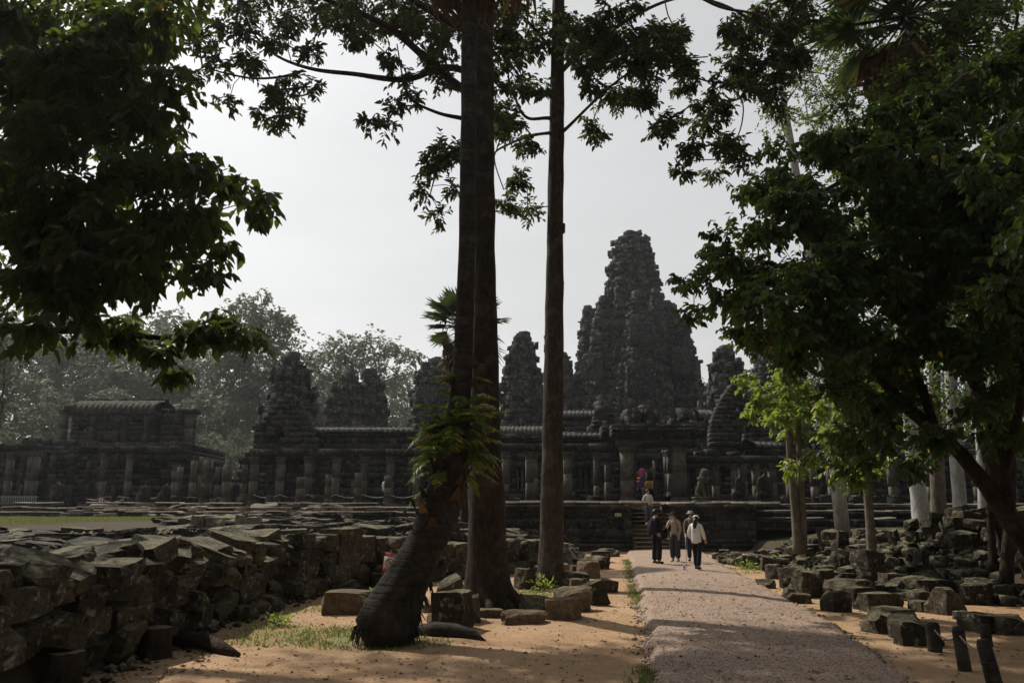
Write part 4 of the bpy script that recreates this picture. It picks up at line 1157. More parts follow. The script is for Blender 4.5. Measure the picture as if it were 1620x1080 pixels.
g4, *_ = gallery('far_east_gallery', 'dark pillared gallery seen between the young tree stems and pale trunks', 1265, 1720, 47, [(1288, 9, None), (1315, 9, None), (1345, 9, None), (1411, 9, None), (1470, 9, None), (1545, 9, None), (1600, 9, None)], 725, 798,
              [(1290, 745, 1305, 780), (1360, 745, 1380, 780), (1430, 745, 1450, 780)], (690, 705), roofs=[(1300, 1360)], ruin=.3)
architrave(g4, 1268, 1700, 723, 47)
# arched gable right of the porch
ag = tag(empty('arched_gable', (WX(1172, 700, 54), 54, zt)), 'tall pointed arch opening in a ruined gable beside the leafy boughs', 'porch')
mb = MB(); holes = []
for k in range(9):
    hw = 13 * (1 - (k / 9) ** 1.7); holes.append((WX(1174 - hw, 670, 54), WX(1174 + hw, 670, 54), WZ(695 - k * 6, 54), WZ(695 - (k + 1) * 6, 54) + .01))
for k in range(14):
    hw = 48 * (1 - (k / 14) ** 2.0); zz = WZ(705, 54) + k * .31
    masonry(mb, WX(1172 - hw, 680, 54), WX(1172 + hw, 680, 54), 54 + .05 * k, 1.2, zz, zz + .31, .31, .6, .03, .1, holes)
masonry(mb, WX(1120, 720, 54), WX(1225, 720, 54), 54.2, 1.0, zt, WZ(705, 54), .4, .8, .03, .1, [rect(1160, 700, 1186, 728, 54)], ruin=.15)
mb.boxes([(WX(1173, 680, 57), 57.5, WZ(672, 57))], [(2.2, .6, 3.2)], jit=.02)
mb.build('masonry', M['temple'], ag, kind='stuff')
# inner raised gallery with ribbed roofs
ig = tag(empty('inner_gallery', (WX(1000, 700, 66), 66, zt)), 'raised inner gallery with broken ribbed roofs below the tallest tower', 'gallery')
mb = MB(); Yi = 66
for a, b, pt, pb in ((660, 880, 668, 690), (880, 950, 655, 664), (950, 970, 648, 658), (1078, 1134, 652, 664), (1134, 1700, 668, 685), (970, 1078, 660, 674)):
    xa, xb = WX(a, 690, Yi), WX(b, 690, Yi)
    masonry(mb, xa, xb, Yi, 1.0, zt, WZ(pb, Yi), .45, .9, .03, .12, [rect(q, 668, q + 8, 684, Yi) for q in range(a + 8, b - 8, 34)], ruin=.06)
mb.build('wall', M['temple'], ig, kind='stuff')
for a, b, pt, pb in ((882, 946, 652, 660), (1080, 1100, 652, 660), (1106, 1132, 651, 661), (700, 860, 676, 688)):
    mb = MB(); ribbed_roof(mb, WX(a, 690, Yi), WX(b, 690, Yi), Yi - .3, Yi + 3.6, WZ(pb, Yi), WZ(pt, Yi + 2)); mb.build('ribbed_roof', M['temple'], ig, True, kind='stuff')
mb = MB()      # jumbled carved fronts and half towers between the porch and the spire
for pxc, Y, rows in ((1015, 60, [(720, 40), (690, 38), (672, 30), (655, 14)]), (955, 63, [(720, 22), (690, 20), (668, 16), (650, 8)]), (1085, 62, [(720, 26), (690, 22), (672, 17), (660, 8)])):
    tower_part(mb, WX(pxc, 690, Y), Y, px_prof(pxc, rows, Y), .4, .6, 8, tier=2, out=.12)
mb.build('carved_fronts', M['temple'], ig, kind='stuff')

# ---- library on the left
Yb = 56.0
lib = tag(empty('library', (WX(200, 780, Yb), Yb, zt)), 'two storey stone library with a ribbed vault roof and bare end pillars', 'building')
mb = MB()
x0, x1 = WX(112, 680, Yb), WX(243, 680, Yb); zu = WZ(705, Yb)
masonry(mb, x0, x1, Yb, 1, zu, WZ(655, Yb), .38, .8, .02, .05, [rect(205, 672, 214, 690, Yb), rect(124, 668, 132, 684, Yb)])
masonry(mb, WX(250, 680, Yb), WX(280, 680, Yb), Yb + .4, 3, zu, WZ(645, Yb), .38, .8, .02, .05)
mb.boxes([((x0 + x1) / 2, Yb + 3.2, (zu + WZ(655, Yb)) / 2)], [(x1 - x0, .5, WZ(655, Yb) - zu)], jit=.01)
moulding(mb, x0 - .2, x1 + .2, Yb, 1, WZ(657, Yb), [(.14, .12), (.16, .22)])
pilasters(mb, x0, x1, Yb, zu, WZ(659, Yb), .9, [rect(205, 672, 214, 690, Yb), rect(124, 668, 132, 684, Yb)])
mb.build('upper_wall', M['temple'], lib, kind='stuff')
mb = MB(); ribbed_roof(mb, x0, x1, Yb - .2, Yb + 3.8, WZ(655, Yb), WZ(636, Yb + 1.8), .4); mb.build('ribbed_roof', M['temple'], lib, True, kind='stuff')
for px in (100, 298): column(lib, px, 648, 706, 11, Yb + 1, True, z0=zu)
mb = MB(); mb.box(WX(94, 640, Yb), WX(118, 640, Yb), Yb + .6, Yb + 1.5, WZ(648, Yb), WZ(639, Yb), .02); mb.build('lintel', M['temple'], lib); mb = MB(); mb.box(WX(276, 648, Yb), WX(306, 648, Yb), Yb + .6, Yb + 1.5, WZ(652, Yb), WZ(644, Yb), .02); mb.build('lintel', M['temple'], lib)
mb = MB()
masonry(mb, WX(62, 730, Yb), WX(318, 730, Yb), Yb - 2.2, 7, zt, WZ(716, Yb), .4, .9, .03, .1, [rect(205, 725, 222, 770, Yb - 2.2), rect(238, 725, 262, 770, Yb - 2.2), rect(285, 735, 300, 772, Yb - 2.2)])
moulding(mb, WX(158, 712, Yb), WX(312, 712, Yb), Yb - 2.4, 7, WZ(718, Yb), [(.2, .1), (.2, .25), (.18, .05)])
masonry(mb, WX(60, 705, Yb), WX(160, 705, Yb), Yb - 2.0, 7, WZ(718, Yb), WZ(697, Yb), .35, .8, .03, .12, ruin=.4)
masonry(mb, WX(66, 705, Yb), WX(316, 705, Yb), Yb - .8, 6, WZ(714, Yb), zu, .3, .8, .03, .1)
pilasters(mb, WX(62, 730, Yb), WX(318, 730, Yb), Yb - 2.2, zt, WZ(720, Yb), 1.0, [rect(205, 725, 222, 770, Yb - 2.2), rect(238, 725, 262, 770, Yb - 2.2), rect(285, 735, 300, 772, Yb - 2.2)])
mb.build('lower_wall', M['temple'], lib, kind='stuff')
for px, pt in ((163, 716), (203, 716), (276, 735)): column(lib, px, pt, 795, 8, Yb - 4.5, True, z0=zt)
architrave(lib, 158, 282, 716, Yb - 4.5, .4)
gl = tag(empty('ruined_gallery', (WX(20, 780, 52), 52, zt)), 'low ruined gallery with pillars left of the library', 'gallery')
mb = MB(); masonry(mb, WX(-60, 730, 55), WX(66, 730, 55), 55, 2, zt, WZ(698, 55), .4, .9, .03, .1, [rect(28, 725, 40, 770, 55), rect(-20, 725, 0, 770, 55)], ruin=.12); mb.build('masonry', M['temple'], gl, kind='stuff')
for px, pt in ((47, 712), (55, 712), (14, 714), (-10, 712)): column(gl, px, pt, 790, 8, 51, True, z0=zt)
architrave(gl, -30, 62, 712, 51, .4)
cp1 = tag(empty('ruined_colonnade', (WX(330, 780, 52), 52, zt)), 'row of roofless square pillars between the library and the gabled entrance', 'colonnade')
for px, pt, w_ in ((283, 738, 8), (305, 728, 8), (320, 722, 11), (345, 738, 9), (360, 730, 9), (385, 735, 8)): column(cp1, px, pt, 790, w_, 50 + rnd.uniform(-1, 1), False, z0=zt)
mb = MB(); masonry(mb, WX(310, 750, 54), WX(405, 750, 54), 54, 1, zt, WZ(742, 54), .38, .8, .03, .1, ruin=.5); mb.build('masonry', M['temple'], cp1, kind='stuff')

# heaps of blocks on the terrace
TB = 'blocks stacked on the terrace floor among the pillars'
for k in range(70):
    px = rnd.choice((rnd.uniform(60, 700), rnd.uniform(60, 960), rnd.uniform(1120, 1480))); Y = rnd.uniform(44.5, 49.5)
    o = stone('terrace_block', (WX(px, 790, Y), Y, zt + .22), (rnd.uniform(.4, .9), rnd.uniform(.4, .7), rnd.uniform(.3, .75)), (0, rnd.gauss(0, .06), rnd.uniform(-.4, .4)), 'temple', None, 'loose grey block standing on the terrace floor among the gallery pillars', TB, 'stone block'); put_label(o, 'on the terrace floor ' + ('before the library' if px < 310 else 'before the gabled entrance' if px < 500 else 'in the long gallery by the thick trunk' if px < 760 else 'in the gallery left of the porch' if px < 1000 else 'in the gallery behind the lion and serpents' if px < 1260 else 'in the gallery behind the pale trunks'), TB)
# ------------------------------------------------------------------ trees
def unit(a): return a / (np.linalg.norm(a, axis=-1, keepdims=True) + 1e-9)
def leaf_geo(P, D, Nn, L, W, style=0, fold=0.25, droop=0.15):
    """pointed oval leaves, two folded halves each"""
    n = len(P); D = unit(D); Sd = unit(np.cross(D, Nn)); U = np.cross(Sd, D)
    L = np.broadcast_to(L, (n,))[:, None]; W = np.broadcast_to(W, (n,))[:, None]
    if style == 0:    # six corners
        base = P; tip = P + D * L - U * L * droop
        l1 = P + D * L * .3 + Sd * W * .5 + U * W * fold; r1 = P + D * L * .3 - Sd * W * .5 + U * W * fold
        l2 = P + D * L * .68 + Sd * W * .36 + U * (W * fold * .7 - L * droop * .4); r2 = P + D * L * .68 - Sd * W * .36 + U * (W * fold * .7 - L * droop * .4)
        V = np.stack([base, l1, l2, tip, r2, r1], 1)
        f = np.array([[0, 3, 2, 1], [0, 5, 4, 3]]); k = 6
    else:             # four corners
        V = np.stack([P, P + D * L * .45 + Sd * W * .5, P + D * L, P + D * L * .45 - Sd * W * .5], 1)
        f = np.array([[0, 3, 2, 1]]); k = 4
    Q = (f[None] + (np.arange(n) * k)[:, None, None]).reshape(-1, 4)
    return V.reshape(-1, 3), Q, len(f)
def leaf_mesh(name, P, D, Nn, L, W, style=0):
    V, Q, m = leaf_geo(P, D, Nn, L, W, style)
    return np_mesh(name, V, Q, None, np.repeat(rng.random(len(P)), m))
def twig_leaves(C, Rd, per, L, W, droop=0.45, twig_len=0.6, leaves=7, flat=0.6, jitter=0.35):
    """C cluster centres, Rd radii, per = twigs per cluster; returns leaf arrays and twig segments"""
    C = np.repeat(np.asarray(C, float), per, axis=0); Rd = np.repeat(np.asarray(Rd, float), per)
    n = len(C)
    u = unit(rng.normal(size=(n, 3))) * (rng.random((n, 1)) ** 0.45) * 0.85
    u[:, 2] *= flat
    st = C + u * Rd[:, None] * 0.75
    d = unit(u * 1.1 + rng.normal(size=(n, 3)) * 0.6 + np.array([0, 0, -0.12]))
    tl = Rd * twig_len * rng.uniform(0.6, 1.3, n)
    en = st + d * tl[:, None]
    en[:, 2] -= tl * 0.18
    ts = np.linspace(0.12, 1.0, leaves)
    P = st[:, None] + (en - st)[:, None] * (ts[None, :, None] + rng.normal(0, 0.04, (n, leaves, 1)))
    side = unit(np.cross(d, np.array([0, 0, 1.0]) + rng.normal(0, .2, (n, 3))))
    sg = np.where(np.arange(leaves) % 2 == 0, 1.0, -1.0)
    D = d[:, None] * 0.55 + side[:, None] * sg[None, :, None] * 0.75 + np.array([0, 0, -droop]) + rng.normal(0, jitter, (n, leaves, 3))
    Nn = np.array([0, 0, 1.0]) + rng.normal(0, 0.45, (n, leaves, 3))
    P = P.reshape(-1, 3); D = D.reshape(-1, 3); Nn = Nn.reshape(-1, 3); k = len(P)
    s_ = rng.uniform(0.45, 1.3, k)
    return P, D, Nn, L * s_, W * s_, st, en
class Skel:
    def __init__(s): s.p = []; s.par = []; s.fix = []
    def add(s, p, par, fixed=False): s.p.append(Vector(p)); s.par.append(par); s.fix.append(fixed); return len(s.p) - 1
    def chain(s, pts, par=-1):
        ids = []
        for p in pts: par = s.add(p, par, True); ids.append(par)
        return ids
    def nearest(s, c):
        a = np.array([tuple(q) for q in s.p]); d = np.linalg.norm(a - np.array(tuple(c)), axis=1)
        d = d + np.maximum(0, a[:, 2] - c[2]) * 0.35
        return int(np.argmin(d))
    def attach(s, C):
        base = np.array(tuple(s.p[0]))
        C = [Vector(c) for c in C]
        fx = np.array([tuple(q) for q in s.p])
        C.sort(key=lambda c: float(np.min(np.linalg.norm(fx - np.array(tuple(c)), axis=1))))
        leafs = []
        for c in C:
            i = s.nearest(c); p = s.p[i]; d = (c - p).length
            n = max(2, int(d / 0.45)); bow = Vector((rnd.gauss(0, .09), rnd.gauss(0, .09), rnd.gauss(0.08, .07))) * d
            par = i
            for k in range(1, n + 1):
                t = k / n; q = p.lerp(c, t) + bow * 4 * t * (1 - t) + Vector((rnd.gauss(0, .02), rnd.gauss(0, .02), rnd.gauss(0, .02))) * min(1, d) * (k < n)
                par = s.add(q, par)
            leafs.append(par)
        s.w = np.zeros(len(s.p))
        for l in leafs:
            while l >= 0: s.w[l] += 1; l = s.par[l]
    def twigs(s, mb, r0=0.011, ex=0.5, rmax=0.2, sides=5):
        i = [k for k in range(len(s.p)) if s.par[k] >= 0 and not s.fix[k]]
        P0 = np.array([tuple(s.p[s.par[k]]) for k in i]); P1 = np.array([tuple(s.p[k]) for k in i])
        if not len(i): return
        rr = np.minimum(rmax, r0 * np.maximum(1, s.w) ** ex)
        r_p = np.array([rr[k] if s.fix[s.par[k]] else rr[s.par[k]] for k in i])
        mb.segs(P0, P1, np.minimum(r_p, rr[i] * 1.35), rr[i], sides)
def circles_to_clusters(circ, Y0, Y1, sub=26, dens=1.15):
    """photo blobs -> leaf clusters spread through real depth"""
    C, Rd = [], []
    for (px, py, r_) in circ:
        for k in range(max(1, int(dens * (r_ / sub) ** 2 + rnd.random()))):
            Y = rnd.uniform(Y0, Y1); a = rnd.uniform(0, 6.283); q = math.sqrt(rnd.random()) * max(0, r_ - sub * 0.55)
            C.append(A(px + math.cos(a) * q, py + math.sin(a) * q, Y)); Rd.append(sub * mpp(Y) * rnd.uniform(0.85, 1.2))
    return C, Rd
def ball_clusters(cx, cy, cz, rx, ry, rz, n, rad):
    C, Rd = [], []
    for k in range(n):
        u = Vector((rnd.gauss(0, 1), rnd.gauss(0, 1), rnd.gauss(0, 1))).normalized() * rnd.random() ** 0.4
        C.append(Vector((cx + u.x * rx, cy + u.y * ry, cz + u.z * rz))); Rd.append(rad * rnd.uniform(.8, 1.25))
    return C, Rd
def trunk_px(rows, Y, sides=20, wob=0.10, dz=None):
    """rows: (px centre, py, width px) from base to top at distance Y -> smooth points and radii"""
    pts = [A(px, py, Y) for px, py, w_ in rows]; rad = [w_ * mpp(Y) / 2 for px, py, w_ in rows]
    zs = [p.z for p in pts]
    out, ro = [], []
    zz = np.arange(zs[0], zs[-1], 0.22)
    for z in zz:
        out.append(Vector((np.interp(z, zs, [p.x for p in pts]), Y, z))); ro.append(float(np.interp(z, zs, rad)))
    return smooth_pts(out), ro
def smooth_pts(p, it=4):
    for _ in range(it):
        p = [p[0]] + [(p[i-1] + p[i] * 2 + p[i+1]) / 4 for i in range(1, len(p) - 1)] + [p[-1]]
    return p
def leaf_parts(root, mat, P, D, Nn, L, W, idx):
    """the leaves that show largest become parts of their own; they share one mesh"""
    V, Q, m = leaf_geo(np.zeros((1, 3)), np.array([[0, 1., 0]]), np.array([[0, 0, 1.]]), np.array([1.0]), np.array([float(np.mean(W / L))]))
    me = np_mesh('leaf', V, Q, None, np.full(m, 0.37)); me.materials.append(mat)
    inv = root.matrix_basis.inverted()
    for i in idx:
        d = Vector(D[i]).normalized(); s_ = d.cross(Vector(Nn[i])).normalized(); u = s_.cross(d)
        o = bpy.data.objects.new('leaf', me); COL.objects.link(o); o.parent = root
        mm = Matrix((( s_.x, d.x, u.x, P[i][0]), (s_.y, d.y, u.y, P[i][1]), (s_.z, d.z, u.z, P[i][2]), (0, 0, 0, 1)))
        o.matrix_parent_inverse = inv
        o.matrix_basis = mm @ Matrix.Diagonal((L[i], L[i], L[i], 1))
def finish_tree(root, skel, C, Rd, per, L, W, leaf, bark='twig', n_parts=0, style=0, r0=0.011, rmax=0.2, key=None, **kw):
    skel.attach(C)
    mb = MB(); skel.twigs(mb, r0=r0, rmax=rmax)
    P, D, Nn, Ls, Ws, st, en = twig_leaves([tuple(c) for c in C], Rd, per, L, W, **kw)
    mb.segs(st, en, r0 * 0.5, r0 * 0.25, 3)
    o = mb.build('branches', M[bark], root); o['kind'] = 'stuff'
    idx = np.array([], int)
    if n_parts:
        d = np.linalg.norm(P - np.array([0, 0, CH]), axis=1); q = P - np.array([0, 0, CH])
        fwd = q[:, 1] * cp + q[:, 2] * sp; upv = q[:, 2] * cp - q[:, 1] * sp
        px = 810 + F * q[:, 0] / fwd; py = 540 - F * upv / fwd
        vis = (px > 5) & (px < 1615) & (py > 5) & (py < 1075) & (fwd > 0)
        sc = Ls / d * vis
        if key is not None: sc = sc * key(px, py)
        idx = np.argsort(-sc)[:n_parts]
        leaf_parts(root, M[leaf], P, D, Nn, Ls, Ws, idx)
    keep = np.ones(len(P), bool); keep[idx] = False
    o = link('crown', leaf_mesh('crown', P[keep], D[keep], Nn[keep], Ls[keep], Ws[keep], style), M[leaf], root)
    o['kind'] = 'stuff'
    return P

# ---- thick straight tree behind the palm
Yc = 16.3
root = tag(empty('tall_tree', (G(771, 945).x, Yc, 0)), 'thick straight brown trunk rising behind the leaning palm into a spreading crown', 'tree')
pts, rad = trunk_px([(773, 975, 96), (773, 950, 86), (772, 925, 70), (770, 880, 60), (769, 800, 55), (768, 700, 48), (767, 590, 42), (766, 420, 37), (766, 250, 34), (766, 120, 32), (767, 0, 30), (768, -150, 26), (772, -400, 18), (775, -640, 8)], Yc)
mb = MB(); mb.tube(pts, rad, 24, wob=0.13)
for a_ in (-2.6, -1.5, -0.5, 0.4, 1.4, 2.5):      # root flare
    b = Vector((pts[0].x, Yc, 0)); d = Vector((math.cos(a_), math.sin(a_), 0))
    mb.tube([b + d * .2 + Vector((0, 0, .75)), b + d * .42 + Vector((0, 0, .30)), b + d * .72 + Vector((0, 0, .06)), b + d * 1.05 + Vector((0, 0, -.06))], [.12, .13, .09, .03], 8, wob=.2)
mb.build('trunk', M['bark'], root, True)
sk = Skel(); tr_ids = sk.chain([p for p in pts if p.z > 6][::4])
def limb(rows, root, bark='bark', sk=sk):
    pts = [A(px, py, Y) for px, py, w_, Y in rows]; rad = [w_ * mpp(Y) / 2 for px, py, w_, Y in rows]
    o_p, o_r = [], []
    for i in range(len(pts) - 1):
        for k in range(5):
            t = k / 5; o_p.append(pts[i].lerp(pts[i+1], t)); o_r.append(rad[i] * (1 - t) + rad[i+1] * t)
    o_p.append(pts[-1]); o_r.append(rad[-1]); o_p = smooth_pts(o_p, 5)
    mb = MB(); mb.tube(o_p, o_r, 10, wob=.2); mb.build('limb', M[bark], root, True)
    sk.chain(o_p[2::2], sk.nearest(o_p[0]))
limb([(768, 175, 20, 16.3), (735, 143, 15, 16.3), (700, 118, 14, 16.2), (655, 75, 13, 16.0), (620, 45, 11, 15.8), (570, 20, 9, 15.6), (500, -5, 7, 15.4), (440, -40, 5, 15.2)], root)
limb([(768, 140, 16, 16.3), (735, 108, 12, 16.4), (690, 106, 12, 16.6), (668, 120, 11, 16.7), (640, 127, 10, 16.8), (600, 124, 9, 16.9), (560, 117, 8, 17), (500, 112, 6, 17), (460, 100, 5, 17.1), (430, 85, 4, 17.2), (400, 55, 3, 17.2), (385, 15, 2, 17.2)], root)
limb([(480, 112, 5, 17), (450, 122, 4, 16.9), (400, 126, 3.5, 16.8), (350, 115, 3, 16.7), (320, 105, 2, 16.6)], root)
limb([(768, 200, 12, 16.3), (735, 187, 8, 16.2), (700, 182, 6, 16), (665, 168, 5, 15.9), (645, 155, 4, 15.8), (636, 120, 3, 15.7), (628, 70, 2, 15.7)], root)
limb([(768, 60, 18, 16.3), (720, 40, 14, 16.1), (650, 0, 11, 15.8), (580, -60, 8, 15.6), (500, -150, 5, 15.4)], root)
limb([(768, 240, 10, 16.3), (745, 225, 7, 16.6), (715, 240, 5, 16.9), (690, 270, 3, 17), (680, 310, 2, 17)], root)
limb([(768, -60, 16, 16.3), (690, -150, 12, 17.5), (600, -260, 8, 19), (480, -330, 5, 20)], root)
limb([(768, -20, 14, 16.3), (830, -90, 10, 15), (890, -180, 7, 13.5), (960, -260, 5, 12.5)], root)
LEFTC = [(372, 25, 46), (330, 75, 42), (300, 108, 26), (440, 55, 40), (400, 115, 38), (352, 160, 22), (450, 150, 42), (440, 196, 22), (498, 135, 24), (490, 78, 26), (548, 62, 22), (583, 192, 16), (612, 198, 15), (560, 25, 30),
         (625, 20, 40), (605, 85, 32), (660, 65, 45), (700, 25, 42), (640, 118, 20), (690, 125, 30), (622, 165, 20), (655, 150, 18), (345, 120, 24), (410, 170, 18), (480, 180, 22), (640, 40, 40), (700, 90, 36), (575, 60, 24), (520, 40, 18)]
C, Rd = circles_to_clusters(LEFTC, 15.2, 17.8, 21, 1.0)
C2, R2 = circles_to_clusters([(700, 225, 36), (685, 270, 28), (668, 300, 16), (712, 300, 24), (702, 335, 20), (735, 250, 30), (790, 195, 34)], 16.6, 18, 21, 1.3)
C3, R3 = ball_clusters(-3.2, 18.0, 17.6, 5.5, 4.0, 2.4, 190, 0.66)
C4, R4 = ball_clusters(-5.6, 19.0, 16.4, 3.0, 2.8, 1.2, 70, 0.62)
finish_tree(root, sk, C + C2 + C3 + C4, Rd + R2 + R3 + R4, 14, 0.155, 0.068, 'leaf_mid', n_parts=260, r0=0.009, rmax=0.1, leaves=8, twig_len=0.75, droop=0.35)

# ---- slender straight tree to its right
Ys = 21.0
root = tag(empty('tall_tree', (G(872, 912).x, Ys, 0)), 'slender straight grey brown trunk with knobs beside the row of blocks', 'tree')
pts, rad = trunk_px([(871, 945, 50), (871, 915, 44), (872, 880, 38), (873, 800, 35), (874, 700, 32), (876, 560, 30), (878, 420, 28), (879, 300, 26), (881, 190, 25), (882, 80, 22), (884, -20, 20), (886, -150, 16), (890, -330, 9), (892, -450, 4)], Ys)
mb = MB(); mb.tube(pts, rad, 22, wob=0.12)
for px, py, r_ in ((888, 362, .19), (887, 452, .14), (868, 545, .15), (886, 540, .14), (868, 640, .15)):
    c = A(px, py, Ys); mb.tube([c + Vector((-.12, 0, -.22)), c + Vector((-.02, 0, -.06)), c + Vector((0.0, 0, .08)), c + Vector((-.12, 0, .24))], [.02, r_ * .8, r_ * .7, .02], 8, wob=.3)
for a_ in (-2.2, -1.0, 0.3, 1.6, 2.9):
    b = Vector((pts[0].x, Ys, 0)); d = Vector((math.cos(a_), math.sin(a_), 0))
    mb.tube([b + d * .15 + Vector((0, 0, .5)), b + d * .35 + Vector((0, 0, .18)), b + d * .7 + Vector((0, 0, -.06))], [.1, .1, .03], 8, wob=.2)
mb.build('trunk', M['bark_grey'], root, True)
sk = Skel(); sk.chain([p for p in pts if p.z > 9][::4])
def limb2(rows): limb(rows, root, 'bark_grey', sk)
limb2([(880, 190, 9, 21), (866, 186, 6, 20.9), (838, 190, 5, 20.7), (825, 180, 5, 20.6), (815, 155, 4, 20.4), (803, 120, 3, 20.2)])
limb2([(878, 210, 8, 21), (862, 211, 5, 20.8), (835, 215, 5, 20.4), (805, 228, 4, 20), (780, 240, 3, 19.6), (783, 262, 2, 19.5), (797, 300, 2, 19.5)])
limb2([(881, 215, 9, 21), (897, 203, 6, 20.8), (915, 185, 5, 20.6), (935, 165, 5, 20.3), (962, 140, 4, 20), (1000, 110, 3, 19.7), (1060, 95, 3, 19.3), (1120, 90, 2, 19)])
limb2([(882, 120, 10, 21), (905, 95, 8, 20.5), (950, 60, 7, 20), (1010, 20, 6, 19.5), (1080, -10, 5, 19), (1160, 10, 4, 18.5), (1220, 60, 3, 18.2)])
limb2([(882, 100, 8, 21), (860, 60, 6, 21.3), (820, 20, 5, 21.6), (780, -30, 4, 22)])
limb2([(884, 0, 10, 21), (920, -40, 8, 20), (1000, -60, 7, 19), (1080, -20, 6, 18.3), (1140, 15, 5, 18), (1200, 20, 4, 17.8), (1250, 60, 3, 17.6)])
limb2([(1060, 95, 4, 19.3), (1110, 130, 3, 19), (1150, 130, 3, 18.8), (1180, 160, 2.5, 18.6), (1170, 220, 2, 18.5), (1130, 260, 1.5, 18.4)])
limb2([(886, -100, 12, 21), (950, -220, 9, 20), (1040, -300, 6, 19), (1150, -330, 4, 18)])
RC = [(800, 190, 30), (835, 235, 22), (812, 290, 20), (800, 322, 14), (828, 275, 18), (790, 110, 40), (830, 65, 44), (842, 140, 32), (800, 30, 44), (820, 330, 8), (835, 330, 10), (930, 40, 48), (1000, 45, 48), (935, 110, 40), (1000, 105, 48), (1060, 60, 42),
      (1070, 125, 40), (1005, 160, 24), (935, 195, 16), (945, 212, 10), (1055, 190, 28), (1095, 240, 22), (1080, 270, 10), (1130, 160, 40), (1150, 215, 32), (1130, 275, 14), (1160, 105, 42), (1210, 45, 50), (1205, 125, 40), (1155, 45, 34), (1250, 95, 46), (1255, 30, 52), (1180, 255, 12), (1235, 165, 26), (985, 150, 26),
      (955, 150, 24), (1030, 150, 24), (1110, 190, 26), (1165, 245, 18), (905, 80, 30), (770, 60, 40), (960, 80, 40), (1040, 100, 40), (880, 40, 36)]
C, Rd = circles_to_clusters(RC, 18.2, 21.5, 21, 1.45)
C3, R3 = ball_clusters(3.2, 19.5, 20.5, 6.0, 4.0, 2.8, 130, 0.65)
finish_tree(root, sk, C + C3, Rd + R3, 21, 0.17, 0.074, 'leaf_mid', n_parts=200, r0=0.009, rmax=0.1, leaves=8, twig_len=0.75, droop=0.4)

# ---- tall tree standing outside the view whose high crown dapples the foreground
root = tag(empty('tall_tree', (-16.5, 19.0, 1.2)), 'high crowned tree beyond the long wall that dapples the sand and gravel', 'tree')
mb = MB(); tp = smooth_pts([Vector((-16.5, 19, 1.0)), Vector((-16.4, 19, 5)), Vector((-16.0, 19, 9)), Vector((-14.8, 19.3, 13)), Vector((-12.5, 19.8, 16.5)), Vector((-10, 20, 18.6)), Vector((-7, 20, 19.4))], 1)
mb.tube(tp, [.4, .33, .3, .26, .2, .13, .05], 14, wob=.12); mb.build('trunk', M['bark'], root, True)
sk = Skel(); sk.chain(tp[2:])
C, Rd = ball_clusters(-8.6, 20.4, 19.4, 6.4, 4.4, 1.7, 150, 0.75)
finish_tree(root, sk, C, Rd, 11, 0.17, 0.075, 'leaf_mid', r0=0.009, rmax=0.1, leaves=8, twig_len=0.75, style=1)
# ---- broad leaved tree leaning in from the left
root = tag(empty('broadleaf_tree', (-10.4, 11.0, 1.2)), 'dark broad leaved tree whose boughs hang over the long wall', 'tree')
mb = MB(); tp = smooth_pts([Vector((-10.4, 11, 1.0)), Vector((-10.3, 10.9, 2)), Vector((-10.0, 10.7, 3.5)), Vector((-9.6, 10.4, 5.2)), Vector((-9.3, 10.2, 7)), Vector((-9.2, 10.1, 9))], 2)
mb.tube(tp, [.42, .34, .30, .26, .2, .08], 14, wob=.15); mb.build('trunk', M['bark'], root, True)
sk = Skel(); sk.chain(tp)
def limb3(pts, r0):
    mb = MB(); pts = [Vector(p) for p in pts]; mb.tube(smooth_pts(pts, 1), list(np.linspace(r0, .025, len(pts))), 9, wob=.2); mb.build('limb', M['bark'], root, True)
    sk.chain(pts[1:], sk.nearest(pts[0]))
limb3([(-9.7, 10.5, 4.8), (-8.4, 10, 5.3), (-7.0, 9.6, 5.3), (-5.6, 9.2, 5.0), (-4.4, 8.9, 4.8)], .14)
limb3([(-10, 10.8, 3.4), (-8.6, 11.0, 4.2), (-7.2, 11.2, 4.5), (-5.8, 11.3, 4.4), (-4.9, 11.3, 4.25), (-4.1, 11.3, 4.2)], .09)
limb3([(-9.3, 10.2, 7), (-8.0, 9.8, 7.4), (-6.6, 9.4, 7.6), (-5.2, 9.0, 7.7)], .12)
LT = [(40, 60, 80), (140, 50, 70), (215, 35, 55), (270, 15, 30), (60, 180, 80), (150, 150, 80), (215, 120, 36), (235, 190, 40), (265, 205, 18), (60, 300, 80), (160, 270, 80), (250, 255, 45), (300, 275, 32), (345, 285, 26), (380, 300, 20), (405, 320, 12),
      (60, 395, 70), (160, 380, 70), (250, 350, 55), (310, 345, 35), (350, 380, 16), (90, 460, 48), (170, 445, 45), (240, 425, 30), (295, 425, 18), (325, 430, 10), (50, 505, 26), (120, 500, 26), (25, 440, 32), (270, 120, 10), (285, 150, 8), (240, 60, 25)]
C, Rd = circles_to_clusters(LT, 8.4, 10.6, 32, 2.0)
Cb, Rb = circles_to_clusters([(215, 540, 18), (255, 560, 16), (295, 535, 22), (340, 525, 22), (378, 528, 14), (195, 520, 20), (355, 505, 12), (275, 585, 6), (395, 535, 8), (165, 530, 12), (60, 530, 8)], 10.9, 11.7, 19, 1.9)
C3, R3 = ball_clusters(-10.5, 10.5, 6.6, 4.2, 3.2, 3.0, 95, 0.55)
C4, R4 = ball_clusters(-7.0, 9.4, 9.2, 3.2, 2.5, 1.6, 45, 0.5)
finish_tree(root, sk, C + Cb + C3 + C4, Rd + Rb + R3 + R4, 15, 0.18, 0.088, 'leaf_big', n_parts=300, r0=0.006, rmax=0.07, leaves=6, twig_len=1.0, droop=0.75, key=lambda px, py: 1 + 2.0 * (py > 480) + 0.8 * (px > 230))

